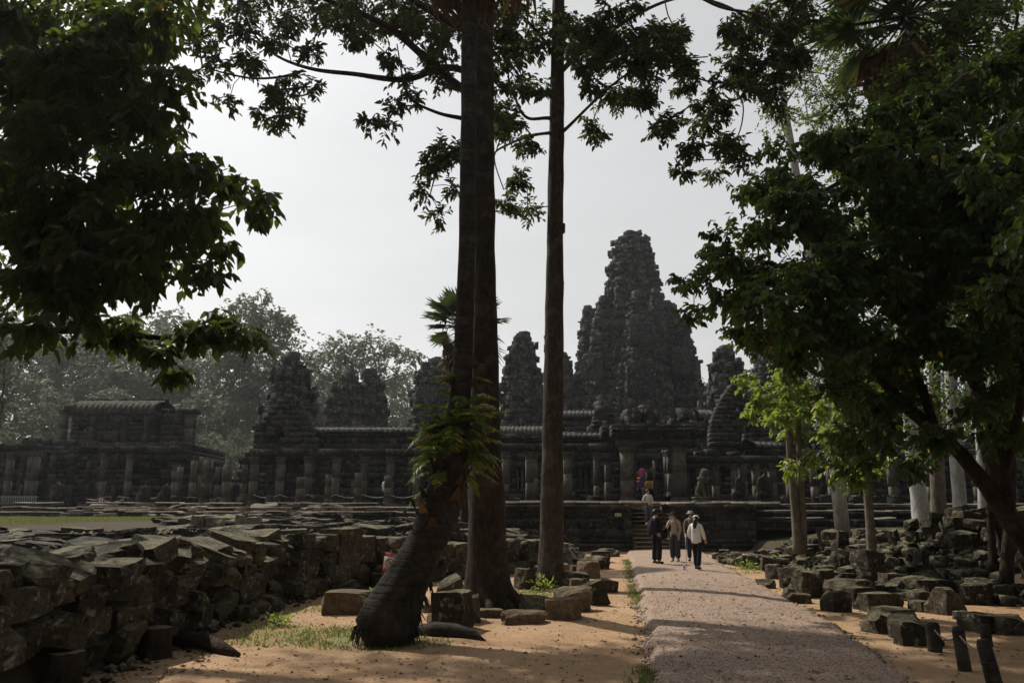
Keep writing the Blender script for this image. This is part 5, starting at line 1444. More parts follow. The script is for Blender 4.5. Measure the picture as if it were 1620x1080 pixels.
# ---- big leaning tree on the right with hanging boughs
root = tag(empty('leaning_tree', (9.6, 13.4, 0.1)), 'dark thick leaved tree with a leaning trunk over the roped posts', 'tree')
rows = [(1725, 960, 60, 13.2), (1690, 930, 52, 13.2), (1640, 885, 44, 13.2), (1600, 830, 38, 13.2), (1562, 765, 34, 13.2), (1520, 715, 30, 13.3), (1480, 680, 27, 13.4), (1430, 645, 24, 13.6), (1390, 600, 20, 13.8), (1350, 540, 16, 14), (1320, 470, 12, 14.1), (1300, 390, 8, 14.2), (1290, 310, 5, 14.2)]
pts = smooth_pts([A(a, b, d) for a, b, c, d in rows], 1)
pts[0].z = -0.1
mb = MB(); mb.tube(pts, [c * .72 * mpp(d) / 2 for a, b, c, d in rows], 16, wob=.2); mb.build('trunk', M['bark'], root, True)
sk = Skel(); sk.chain(pts[3:])
def limb4(rows): limb(rows, root, 'bark', sk)
limb4([(1600, 830, 18, 13.2), (1590, 740, 15, 13.0), (1560, 640, 13, 12.8), (1510, 560, 10, 12.6), (1470, 480, 8, 12.5), (1450, 380, 7, 12.5), (1440, 270, 4, 12.5)])
limb4([(1480, 680, 14, 13.4), (1440, 560, 11, 13.8), (1420, 460, 8, 14.2), (1400, 350, 5, 14.5)])
limb4([(1350, 540, 9, 14), (1290, 480, 7, 13.8), (1230, 440, 5, 13.6), (1170, 420, 4, 13.4), (1110, 435, 2, 13.3)])
limb4([(1300, 390, 6, 14.2), (1250, 330, 4, 14), (1205, 310, 3, 14)])
limb4([(1590, 740, 14, 13), (1620, 620, 11, 12.5), (1620, 480, 8, 12.2), (1600, 340, 5, 12)])
RT = [(1112, 438, 16), (1082, 440, 8), (1130, 470, 20), (1098, 495, 12), (1160, 415, 30), (1150, 372, 10), (1128, 390, 8), (1200, 360, 36), (1192, 305, 30), (1240, 300, 50), (1225, 235, 22), (1290, 230, 50), (1300, 330, 60), (1220, 430, 54), (1300, 430, 64), (1380, 300, 70), (1380, 400, 70), (1450, 250, 70),
      (1460, 350, 70), (1440, 450, 70), (1520, 300, 80), (1530, 400, 70), (1580, 240, 70), (1590, 350, 75), (1600, 450, 75), (1180, 480, 34), (1160, 520, 18), (1200, 525, 36), (1245, 550, 40), (1290, 520, 44), (1350, 520, 50), (1400, 560, 44), (1480, 520, 45), (1540, 560, 45), (1600, 580, 50), (1320, 600, 40),
      (1370, 640, 40), (1430, 620, 34), (1345, 690, 30), (1320, 715, 16), (1392, 690, 28), (1350, 735, 14), (1480, 690, 30), (1460, 720, 20), (1540, 650, 30), (1600, 680, 40), (1340, 230, 50), (1400, 200, 50), (1480, 170, 60), (1560, 150, 70), (1610, 80, 60), (1440, 740, 12)]
C, Rd = circles_to_clusters(RT, 11.6, 15.6, 25, 2.1)
Cs, Rs = circles_to_clusters([(1225, 480, 45), (1275, 520, 45), (1310, 470, 60), (1355, 540, 45), (1330, 420, 50)], 10.8, 12.2, 26, 1.5); C += Cs; Rd += Rs
C3, R3 = ball_clusters(9.6, 12.5, 6.5, 3.6, 3.6, 3.0, 110, 0.5)
C4, R4 = ball_clusters(8.5, 9.5, 5.6, 3.2, 2.0, 1.5, 50, 0.45)
finish_tree(root, sk, C + C3 + C4, Rd + R3 + R4, 18, 0.13, 0.08, 'leaf_right', n_parts=280, r0=0.006, rmax=0.07, leaves=9, twig_len=0.9, droop=0.7, key=lambda px, py: 1 + 1.0 * (px < 1260))

# ---- tall dark tree far right, filling the corner above
root = tag(empty('corner_tree', (15.2, 18.5, 0.6)), 'tall dark tree with fine leaves rising behind the leaning tree', 'tree')
mb = MB(); tp = [Vector((15.2, 18.5, 0.3)), Vector((15.1, 18.5, 3)), Vector((15.0, 18.4, 6)), Vector((14.6, 18.3, 10)), Vector((14.3, 18.2, 15))]
mb.tube(tp, [.34, .27, .25, .2, .06], 12, wob=.12); mb.build('trunk', M['bark'], root, True)
sk = Skel(); sk.chain(tp[1:])
C, Rd = circles_to_clusters([(1560, 60, 90), (1600, 180, 90), (1600, 300, 80), (1610, 420, 80), (1600, 540, 70), (1500, 130, 50), (1530, 230, 60), (1610, 640, 50), (1400, 250, 70), (1400, 370, 70), (1470, 450, 60), (1330, 330, 60), (1320, 430, 50), (1480, 320, 60), (1400, 480, 50), (1290, 300, 40), (1350, 170, 40), (1420, 150, 50), (1540, 500, 50), (1550, 380, 60)], 16.5, 20.5, 32, 1.6)
Cx, Rx = circles_to_clusters([(1330, 30, 60), (1400, 90, 60), (1460, 30, 70), (1530, 20, 70), (1590, 20, 70), (1330, 120, 45), (1380, 170, 50), (1480, 110, 60), (1550, 110, 60), (1300, 190, 40), (1390, -30, 60)], 21.5, 24, 34, 1.8); C += Cx; Rd += Rx
C3, R3 = ball_clusters(14.5, 18, 11.5, 4.5, 4.0, 5.0, 130, 0.7)
finish_tree(root, sk, C + C3, Rd + R3, 15, 0.15, 0.08, 'leaf_right', r0=0.008, rmax=0.1, leaves=8, twig_len=0.8, style=1)
# ---- airy tree seen between the canopies
root = tag(empty('airy_tree', (A(1330, 800, 30).x, 30, 1.0)), 'tall airy tree with small pale leaves between the two canopies', 'tree')
bx = root.location.x
mb = MB(); tp = [Vector((bx, 30, .9)), Vector((bx - .1, 30, 6)), Vector((bx - .4, 30, 12)), Vector((bx - .9, 30, 18)), Vector((bx - 1.3, 30, 22))]
mb.tube(tp, [.28, .24, .2, .14, .04], 10, wob=.1); mb.build('trunk', M['bark_pale'], root, True)
sk = Skel(); sk.chain(tp[1:])
C, Rd = circles_to_clusters([(1275, 60, 45), (1260, 130, 40), (1240, 180, 32), (1300, 170, 45), (1320, 80, 40), (1220, 205, 16), (1280, 10, 45), (1340, 20, 50)], 28.5, 31.5, 22, 0.9)
C3, R3 = ball_clusters(bx + .5, 30, 21, 3.2, 3, 4, 60, .7)
finish_tree(root, sk, C + C3, Rd + R3, 12, 0.15, 0.075, 'leaf_right', r0=0.008, rmax=0.06, leaves=8, twig_len=0.9, style=1)

# ---- two slim young trees in the rubble, with fresh sunlit leaves
def slim(px, pb, rows, Y, label, circ, Yr, sub, per, second=None, parts=0, leaf='leaf_bright', bark='bark_slim', L=.16, W=.085):
    b = A(px, pb, Y); root = tag(empty('young_tree', (b.x, Y, height(b.x, Y))), label, 'tree')
    sk = None
    for r_ in [rows] + ([second] if second else []):
        pts, rad = trunk_px(r_, Y); mb = MB(); mb.tube(pts, rad, 12, wob=.15); mb.build('trunk', M[bark], root, True)
        if sk is None: sk = Skel(); sk.chain([p for p in pts if p.z > 2.5][::3])
        else: sk.chain([p for p in pts if p.z > 2.5][::3], 0)
    C, Rd = circles_to_clusters(circ, Yr[0], Yr[1], sub, 1.3)
    finish_tree(root, sk, C, Rd, per, L, W, leaf, n_parts=parts, r0=0.007, rmax=0.05, leaves=7, twig_len=0.9, droop=0.6)
slim(1263, 872, [(1264, 876, 19), (1264, 855, 17), (1260, 830, 14), (1255, 780, 12), (1250, 720, 11), (1247, 660, 10), (1244, 600, 8), (1240, 540, 4)], 24.5, 'double stemmed young tree with bright yellow green leaves in the rubble field',
     [(1232, 610, 34), (1205, 620, 22), (1195, 650, 14), (1250, 650, 30), (1270, 610, 30), (1225, 665, 16), (1285, 640, 26), (1260, 680, 16), (1180, 600, 14), (1240, 575, 26), (1300, 690, 14), (1290, 720, 10), (1255, 738, 8)], (23.2, 25.6), 18, 14,
     second=[(1270, 868, 13), (1271, 840, 12), (1268, 780, 10), (1264, 700, 9), (1262, 640, 7), (1266, 590, 4)], parts=150, L=.19, W=.1)
slim(1380, 895, [(1380, 905, 18), (1380, 880, 15), (1377, 830, 13), (1371, 770, 12), (1365, 700, 11), (1360, 640, 10), (1356, 580, 8), (1352, 500, 4)], 20.0, 'single stemmed young tree with lit hanging leaves standing on the stone heap',
     [(1340, 660, 26), (1310, 690, 20), (1345, 720, 20), (1300, 640, 26), (1380, 660, 26), (1352, 760, 10), (1400, 720, 14), (1325, 740, 10), (1360, 600, 34), (1378, 745, 9)], (18.5, 20.8), 18, 12, parts=100)
# pale trunks behind the rubble
def pale_tree(rows, Y, label, seed, leaf='leaf_right', bark='bark_pale'):
    pts, rad = trunk_px(rows, Y); b = pts[0]
    root = tag(empty('pale_tree', (b.x, Y, height(b.x, Y))), label, 'tree', None)
    mb = MB(); mb.tube(pts, rad, 14, wob=.12); mb.build('trunk', M[bark], root, True)
    sk = Skel(); sk.chain([p for p in pts if p.z > 6][::4])
    t = pts[-1]
    C3, R3 = ball_clusters(t.x, Y, t.z - 1.0, 3.0, 2.6, 2.6, 46, .75)
    finish_tree(root, sk, C3, R3, 13, .17, .085, leaf, r0=0.009, rmax=0.08, leaves=7, style=1)
pale_tree([(1462, 850, 30), (1460, 826, 27), (1453, 780, 24), (1445, 720, 22), (1436, 640, 20), (1428, 560, 18), (1420, 460, 15), (1415, 330, 10), (1412, 250, 5)], 29, 'pale grey trunk leaning left, nearest the young trees', 1)
pale_tree([(1487, 850, 26), (1486, 830, 24), (1483, 760, 21), (1480, 680, 19), (1478, 560, 16), (1476, 420, 12), (1475, 300, 5)], 29.5, 'upright dull grey trunk just behind the leaning pale one', 2, bark='bark_slim')
pale_tree([(1523, 858, 24), (1522, 838, 21), (1518, 790, 19), (1512, 720, 18), (1506, 640, 17), (1500, 520, 14), (1496, 380, 10), (1494, 290, 5)], 27, 'whitest trunk, standing alone behind the dark stone heap', 3)
pale_tree([(1557, 850, 18), (1556, 832, 15), (1554, 760, 14), (1550, 680, 13), (1547, 560, 11), (1545, 420, 8), (1544, 330, 4)], 28, 'thin pale trunk next to the whitest trunk', 4)
pale_tree([(1574, 848, 12), (1573, 830, 10), (1571, 760, 9), (1568, 680, 8), (1566, 560, 7), (1565, 450, 4)], 30, 'thinnest pale trunk of the group behind the heap', 5)
pale_tree([(1592, 925, 22), (1592, 900, 19), (1597, 840, 15), (1600, 760, 14), (1600, 640, 12), (1600, 500, 8), (1600, 400, 4)], 18.5, 'brown stem growing at the end of the moulded stone row', 6, bark='bark')
pale_tree([(1572, 900, 14), (1570, 870, 11), (1566, 800, 10), (1560, 720, 9), (1555, 620, 7), (1550, 500, 3)], 20, 'thin dark stem between the pale trunks and the roped posts', 7, bark='bark')
# ------------------------------------------------------------------ palms
def fan_mesh(seed, n=26, spread=R(255), pleat=0.03, droop=0.12):
    """a fan leaf of unit radius, blade toward +Y, petiole running back to the origin"""
    r_ = random.Random(seed); V, Q = [], []
    for i in range(n):
        a = -spread / 2 + spread * (i + .5) / n; w_ = spread / n * 0.5
        L = r_.uniform(0.85, 1.05) * (0.8 + 0.2 * math.cos(a)); m = 0.55
        dn = droop * r_.uniform(.4, 1.8); k = len(V); s_ = r_.gauss(0, .04)
        ry = 1.0
        V += [(0, ry, 0), (math.sin(a - w_) * m, ry + math.cos(a - w_) * m, pleat - .03), (math.sin(a + s_) * L, ry + math.cos(a + s_) * L, -dn), (math.sin(a + w_) * m, ry + math.cos(a + w_) * m, -pleat - .03)]
        Q.append((k, k + 3, k + 2, k + 1))
    rv = [r_.random() * .9 for _ in Q]
    k = len(V)
    V += [(-.035, 0, 0), (.035, 0, 0), (.018, 1, .0), (-.018, 1, .0), (0, 0, -.05), (0, 1, -.03)]
    Q += [(k, k+1, k+2, k+3), (k+4, k+5, k+2, k+1), (k, k+3, k+5, k+4)]; rv += [.3] * 3
    return np_mesh('frond', V, Q, None, rv)
FANS = [fan_mesh(i) for i in range(4)]
FANS_D = [fan_mesh(20 + i, 20, R(200), .05, .5) for i in range(3)]
for m_ in FANS: m_.materials.append(M['frond'])
for m_ in FANS_D: m_.materials.append(M['frond_dead'])
def put_frond(root, c, az, el, size, me, roll=0.0):
    d = Vector((math.cos(az) * math.cos(el), math.sin(az) * math.cos(el), math.sin(el)))
    s_ = d.cross(Vector((0, 0, 1))); s_ = s_.normalized() if s_.length > .01 else Vector((1, 0, 0)); u = s_.cross(d)
    o = bpy.data.objects.new('frond', me); COL.objects.link(o); o.parent = root; o.matrix_parent_inverse = root.matrix_basis.inverted()
    o.matrix_basis = Matrix(((s_.x, d.x, u.x, c.x), (s_.y, d.y, u.y, c.y), (s_.z, d.z, u.z, c.z), (0, 0, 0, 1))) @ Matrix.Rotation(roll, 4, 'Y') @ Matrix.Diagonal((size, size, size, 1))
def palm_crown(root, c, size, n_live, n_dead, el_dead=(-75, -35), el_live=(-25, 85)):
    for k in range(n_live):
        put_frond(root, c + Vector((0, 0, .1)), k * 2.4 + rnd.uniform(-.3, .3), R(el_live[0] + (el_live[1] - el_live[0]) * ((k + .5) / n_live) ** .9), size * rnd.uniform(.85, 1.1), rnd.choice(FANS), rnd.gauss(0, .35))
    for k in range(n_dead):
        put_frond(root, c + Vector((0, 0, -.25)), k * 2.4 + rnd.uniform(-.5, .5), R(rnd.uniform(*el_dead)), size * rnd.uniform(.7, 1.0), rnd.choice(FANS_D), rnd.gauss(0, .6))
Yq = 12.0
root = tag(empty('leaning_palm', (G(605, 1003).x, Yq, 0)), 'tall palm whose swollen dark trunk leans out of the ground then rises straight', 'palm tree')
pts, rad = trunk_px([(604, 1018, 60), (602, 1008, 86), (602, 998, 95), (606, 981, 92), (617, 963, 83), (630, 945, 75), (645, 920, 67), (659, 893, 63), (672, 857, 57), (682, 838, 59), (692, 824, 62), (702, 792, 60), (709, 765, 54), (714, 737, 48), (722, 690, 40), (728, 640, 34), (732, 590, 31), (735, 500, 29), (738, 420, 27), (740, 300, 27), (742, 150, 27), (743, 0, 28), (744, -100, 27), (745, -190, 24)], Yq)
mb = MB(); mb.tube(pts, rad, 26, wob=.11); mb.build('trunk', M['palm_bark'], root, True)
P0, P1 = [], []
for k in range(420):         # mat of fine rootlets round the swollen foot
    a = rnd.uniform(0, 6.283); j = rnd.randrange(0, 5); p = pts[j]; d = Vector((math.cos(a), math.sin(a), 0)); q = p + d * rad[j] * .97
    P0.append(tuple(q + Vector((0, 0, .02)))); P1.append(tuple(q + d * rnd.uniform(.01, .07) + Vector((rnd.gauss(0, .03), rnd.gauss(0, .03), -rnd.uniform(.08, .22)))))
mb = MB(); mb.segs(P0, P1, .011, .006, 4); mb.build('rootlets', M['palm_bark'], root, kind='stuff')
palm_crown(root, pts[-1], 1.25, 22, 22, (-85, -50))
for k in range(26):            # torn leaf bases still clasping the trunk
    i = 4 + int(rnd.random() * 9); py_ = rnd.uniform(735, 850); z = WZ(py_, Yq, 700)
    j = min(range(len(pts)), key=lambda q: abs(pts[q].z - z)); p = pts[j]; r_ = rad[j]; a = rnd.uniform(math.pi * .85, math.pi * 2.15)
    d = Vector((math.cos(a), math.sin(a), 0)); s_ = Vector((-d.y, d.x, 0)); h = rnd.uniform(.15, .32); w_ = rnd.uniform(.06, .11)
    c = p + d * r_ * .92
    V = [c - s_ * w_, c + s_ * w_, c + d * .05 + s_ * w_ * .8 + Vector((0, 0, h * .5)), c + d * .05 - s_ * w_ * .8 + Vector((0, 0, h * .5)), c + d * rnd.uniform(.06, .16) + Vector((0, 0, h)) + s_ * w_ * .2, c + d * rnd.uniform(.06, .16) + Vector((0, 0, h)) - s_ * w_ * .2, c + d * .02 + s_ * w_ * .3 + Vector((0, 0, h * .5)), c + d * .02 - s_ * w_ * .3 + Vector((0, 0, h * .5))]
    me = np_mesh('leaf_base', [tuple(v) for v in V], [(0, 1, 2, 3), (3, 2, 4, 5), (7, 6, 1, 0)]); link('leaf_base', me, M['palm_bark'] if rnd.random() < .6 else M['frond_dead'], root)
# fern-like plant rooted in the leaf bases
def pinnate(seed, n=17):
    r_ = random.Random(seed); P, D, Nn, L, W = [], [], [], [], []
    V, Q = [], []
    pos = lambda t: Vector((0.05 * math.sin(t * 3 + seed), t, 0.30 * t - 0.62 * t * t))
    mbx = MB(); mbx.tube([pos(i / 8) for i in range(9)], list(np.linspace(.012, .004, 9)), 4)
    for i in range(1, n + 1):
        t = i / n; p = pos(t); tg = (pos(min(1, t + .03)) - pos(t - .03)).normalized()
        for s_ in (-1, 1):
            P.append(p); D.append(tg * .45 + Vector((s_, 0, -.12 + r_.gauss(0, .12)))); Nn.append((0 + r_.gauss(0, .2), .2, 1)); l = (.24 * math.sin(math.pi * (.12 + .85 * t)) + .04) * r_.uniform(.8, 1.15); L.append(l); W.append(l * .30)
    Vv, Qq, m = leaf_geo(np.array([tuple(p) for p in P]), np.array([tuple(d) for d in D]), np.array(Nn, float), np.array(L), np.array(W))
    mbx.raw(Vv, Qq, rv=np.repeat(rng.random(len(P)), m)); me = mbx.mesh('fern_frond'); me.materials.append(M['fern']); return me
PIN = [pinnate(i) for i in range(4)]
fern = tag(empty('clinging_fern', A(712, 690, Yq)), 'sunlit feathery fern plant clinging round the palm trunk', 'fern')
for k in range(100):
    py_ = rnd.triangular(595, 765, 700); z = WZ(py_, Yq, 700); j = min(range(len(pts)), key=lambda q: abs(pts[q].z - z)); p = pts[j]
    az = rnd.uniform(0, 6.283); el = R(rnd.uniform(-25, 50)); sz = rnd.uniform(.38, .72) * (1.0 if 640 < py_ < 740 else .75)
    d = Vector((math.cos(az) * math.cos(el), math.sin(az) * math.cos(el), math.sin(el))); s_ = d.cross(Vector((0, 0, 1))).normalized(); u = s_.cross(d); c = p + Vector((math.cos(az), math.sin(az), 0)) * rad[j] * .7
    o = bpy.data.objects.new('fern_frond', rnd.choice(PIN)); COL.objects.link(o); o.parent = fern; o.matrix_parent_inverse = fern.matrix_basis.inverted()
    o.matrix_basis = Matrix(((s_.x, d.x, u.x, c.x), (s_.y, d.y, u.y, c.y), (s_.z, d.z, u.z, c.z), (0, 0, 0, 1))) @ Matrix.Diagonal((sz, sz, sz, 1))
for k in range(9):             # withered fronds among them
    c = A(735, rnd.uniform(585, 625), Yq); put_frond(fern, c, rnd.uniform(-.6, 3.8), R(rnd.uniform(10, 60)), rnd.uniform(.16, .24), rnd.choice(FANS_D))
# lower fan palm behind
Yf = 31.0
bx = WX(737, 800, Yf)
root = tag(empty('fan_palm', (bx, Yf, height(bx, Yf))), 'shorter fan palm with a shaggy skirt of dead leaves behind the leaning palm', 'palm tree')
mb = MB(); c = A(737, 522, Yf); zs_ = np.linspace(0.6, c.z, 16)
mb.tube([Vector((bx + (c.x - bx) * (z / c.z), Yf, z)) for z in zs_], [.2] * 12 + [.22, .25, .25, .15], 12, wob=.1); mb.build('trunk', M['palm_bark'], root, True)
palm_crown(root, c, 0.98, 26, 26, (-80, -20), (-20, 80))
# fan palm among the dark trees on the right
Yf = 20.0
c = A(1435, 30, Yf); bx = WX(1590, 800, Yf)
root = tag(empty('fan_palm', (bx, Yf, 0.3)), 'dark fan palm with long stiff leaves over the leaning tree', 'palm tree')
mb = MB(); mb.tube([Vector((bx + (c.x - bx) * t, Yf, c.z * t)) for t in np.linspace(0, 1, 14)], [.2] * 11 + [.22, .22, .12], 12, wob=.1); mb.build('trunk', M['palm_bark'], root, True)
palm_crown(root, c, 1.45, 30, 6, (-80, -45), (-45, 75))

# ------------------------------------------------------------------ forest behind the temple
def forest_variant(seed, flat, spread, fork, n=66):
    global rnd
    keep = rnd; rnd = random.Random(seed)
    sk = Skel(); top = 20.0
    tp = [Vector((rnd.gauss(0, .15) * i, rnd.gauss(0, .15) * i, fork * top * i / 5)) for i in range(6)]
    mb = MB(); mb.tube(tp, [.42, .36, .33, .31, .28, .22], 9, wob=.1)
    sk.chain(tp[3:])
    C, Rd = [], []
    for k in range(n):
        u = Vector((rnd.gauss(0, 1), rnd.gauss(0, 1), rnd.gauss(0, 1))).normalized() * rnd.random() ** .35
        cz = fork * top + (top - fork * top) * .58
        q = Vector((u.x * spread, u.y * spread, cz + u.z * (top - fork * top) * flat))
        C.append(q); Rd.append(rnd.uniform(.9, 1.7))
    sk.attach(C); sk.twigs(mb, r0=.035, ex=.5, rmax=.24, sides=4)
    P, D, Nn, Ls, Ws, s1, e1 = twig_leaves([tuple(c) for c in C], Rd, 12, .42, .27, leaves=8, twig_len=.7, flat=.7)
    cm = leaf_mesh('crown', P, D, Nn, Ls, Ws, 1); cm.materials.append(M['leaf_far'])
    tm = mb.mesh('trunk'); tm.materials.append(M['bark_grey'])
    rnd = keep
    return tm, cm
FV = [forest_variant(1, .52, 5.2, .30), forest_variant(2, .46, 4.2, .42), forest_variant(3, .5, 6.0, .25, 84), forest_variant(4, .30, 6.4, .55, 60), forest_variant(5, .5, 4.6, .2, 80)]
def forest_tree(x, y, z, h, v, label, group='trees of the forest behind the temple', wide=1.0, rz=None):
    root = tag(empty('forest_tree', (x, y, z), rnd.uniform(0, 6.28) if rz is None else rz), label, 'tree', group)
    s_ = h / 20.0; root.scale = (s_ * wide, s_ * wide, s_)
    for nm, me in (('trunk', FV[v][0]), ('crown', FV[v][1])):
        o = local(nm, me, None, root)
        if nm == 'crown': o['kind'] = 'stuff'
    return root
FL = 'hazy forest tree with a dense crown standing behind the temple'
def f_px(px, py, Y, v, label=FL, wide=1.0, group='trees of the forest behind the temple'):
    if Y > 70: Y = Y * 1.3
    z = WZ(py, Y, px)
    if label is FL: label = 'hazy forest tree ' + ('low and bushy ' if py > 660 else 'with an open crown ' if v in (1, 3) else 'with a broad crown ' if v == 2 else 'with a short dense crown ' if v == 4 else 'with a rounded crown ') + ('beside and behind the library' if px < 320 else 'behind the bud-shaped tower' if px < 500 else 'behind the twin bud towers' if px < 700 else 'behind the tallest tower' if px < 1150 else 'behind the galleries beyond the pale trunks')
    forest_tree(WX(px, 640, Y), Y, 0.9, z - 0.9, v, label, group, wide)
f_px(398, 462, 118, 1, 'tallest hazy tree with a narrow crown behind the library', .95, None)
f_px(577, 522, 124, 3, 'flat topped umbrella tree rising behind the twin bud towers', 1.0, None)
for a_ in ((-60, 470, 84, 2), (35, 455, 120, 0), (90, 500, 128, 4), (150, 512, 132, 1), (195, 505, 126, 2), (245, 500, 140, 0), (290, 520, 136, 4), (330, 545, 124, 2), (120, 575, 112, 4), (215, 580, 116, 2), (30, 560, 104, 4), (275, 600, 118, 0),
           (350, 590, 114, 4), (430, 545, 136, 0), (470, 570, 142, 2), (505, 565, 150, 4), (395, 570, 128, 2), (620, 600, 150, 0), (650, 592, 158, 2), (540, 605, 160, 4), (600, 625, 140, 2), (460, 620, 128, 4), (690, 600, 160, 0), (70, 620, 98, 2), (170, 620, 106, 0), (310, 640, 110, 2), (-20, 640, 90, 4), (370, 640, 108, 0),
           (1120, 615, 150, 2), (1190, 590, 140, 0), (1280, 560, 130, 2), (1340, 545, 126, 4), (1390, 590, 120, 0), (1500, 600, 110, 2), (1560, 560, 110, 4), (1640, 520, 100, 0), (1460, 640, 105, 4), (760, 640, 165, 2), (1700, 480, 90, 2), (850, 640, 170, 0), (372, 690, 82, 4), (340, 688, 88, 2), (408, 695, 86, 4), (300, 690, 90, 0), (60, 680, 84, 4), (-10, 680, 80, 2), (120, 685, 92, 4), (200, 690, 88, 2), (260, 690, 84, 4), (510, 690, 100, 4), (640, 690, 100, 2), (1300, 690, 90, 4), (1420, 690, 90, 2), (1540, 690, 88, 4)):
    f_px(*a_)
f_px(-30, 470, 62, 4, 'near dark bushy tree at the side of the lawn', .6, None)
# unseen trees added round the viewpoint to hold back skylight
for x, y, h, v in ((-15, -9, 17, 2), (-5, -13, 19, 0), (5, -11, 16, 4), (14, -8, 18, 2), (23, 3, 18, 0), (-24, 1, 17, 4), (0, -24, 22, 2), (-13, -23, 21, 0), (13, -23, 21, 4), (25, 13, 17, 2), (-33, 14, 19, 0), (34, -8, 20, 2), (-34, -10, 20, 4), (18, -2, 16, 4), (21, 8, 19, 2), (24, 20, 20, 0), (29, 27, 20, 2), (33, 36, 21, 4), (30, 18, 18, 4), (38, 26, 22, 2), (-19, -3, 16, 2), (-28, -4, 20, 0), (-9, -18, 20, 4), (9, -17, 20, 2), (0, -9, 20, 2), (-9, -5.5, 18, 0), (9.5, -4.5, 18, 2), (-17, 4, 15, 4), (-22, 8, 16, 2)):
    forest_tree(x, y, height(x, y), h, v, 'unseen tall leafy tree added round the sandy clearing to block skylight', 'unseen trees added round the clearing against skylight')

# ------------------------------------------------------------------ people
def skin_obj(name, verts, edges, radii, mat, parent, root_i=0, sub=1):
    me = bpy.data.meshes.new(name); me.from_pydata([tuple(v) for v in verts], edges, []); me.materials.append(mat)
    o = bpy.data.objects.new(name, me); COL.objects.link(o); o.parent = parent
    md = o.modifiers.new('skin', 'SKIN'); md.use_smooth_shade = True
    if not me.skin_vertices: me.skin_vertices.new()
    for i, sv in enumerate(me.skin_vertices[0].data):
        r_ = radii[i]; sv.radius = r_ if hasattr(r_, '__len__') else (r_, r_); sv.use_root = (i == root_i)
    s_ = o.modifiers.new('sub', 'SUBSURF'); s_.levels = sub; s_.render_levels = sub
    return o
def lathe(mb, prof, c=(0, 0, 0), n=16, sx=1.0, sy=1.0):
    V, Q = [], []
    for z, r_ in prof:
        for k in range(n): a = 2 * math.pi * k / n; V.append((c[0] + math.cos(a) * r_ * sx, c[1] + math.sin(a) * r_ * sy, c[2] + z))
    for i in range(len(prof) - 1):
        for k in range(n): Q.append((i*n+k, i*n+(k+1) % n, (i+1)*n+(k+1) % n, (i+1)*n+k))
    mb.raw(V, Q)
SKIN = plain('skin_tone', (0.42, 0.26, 0.18), 0.55, 0.35, .06)
HAIR = plain('dark_hair', (0.015, 0.012, 0.010), 0.5, 0.4)
def cloth(name, col): return plain(name, col, .9, .1, .15, 40)
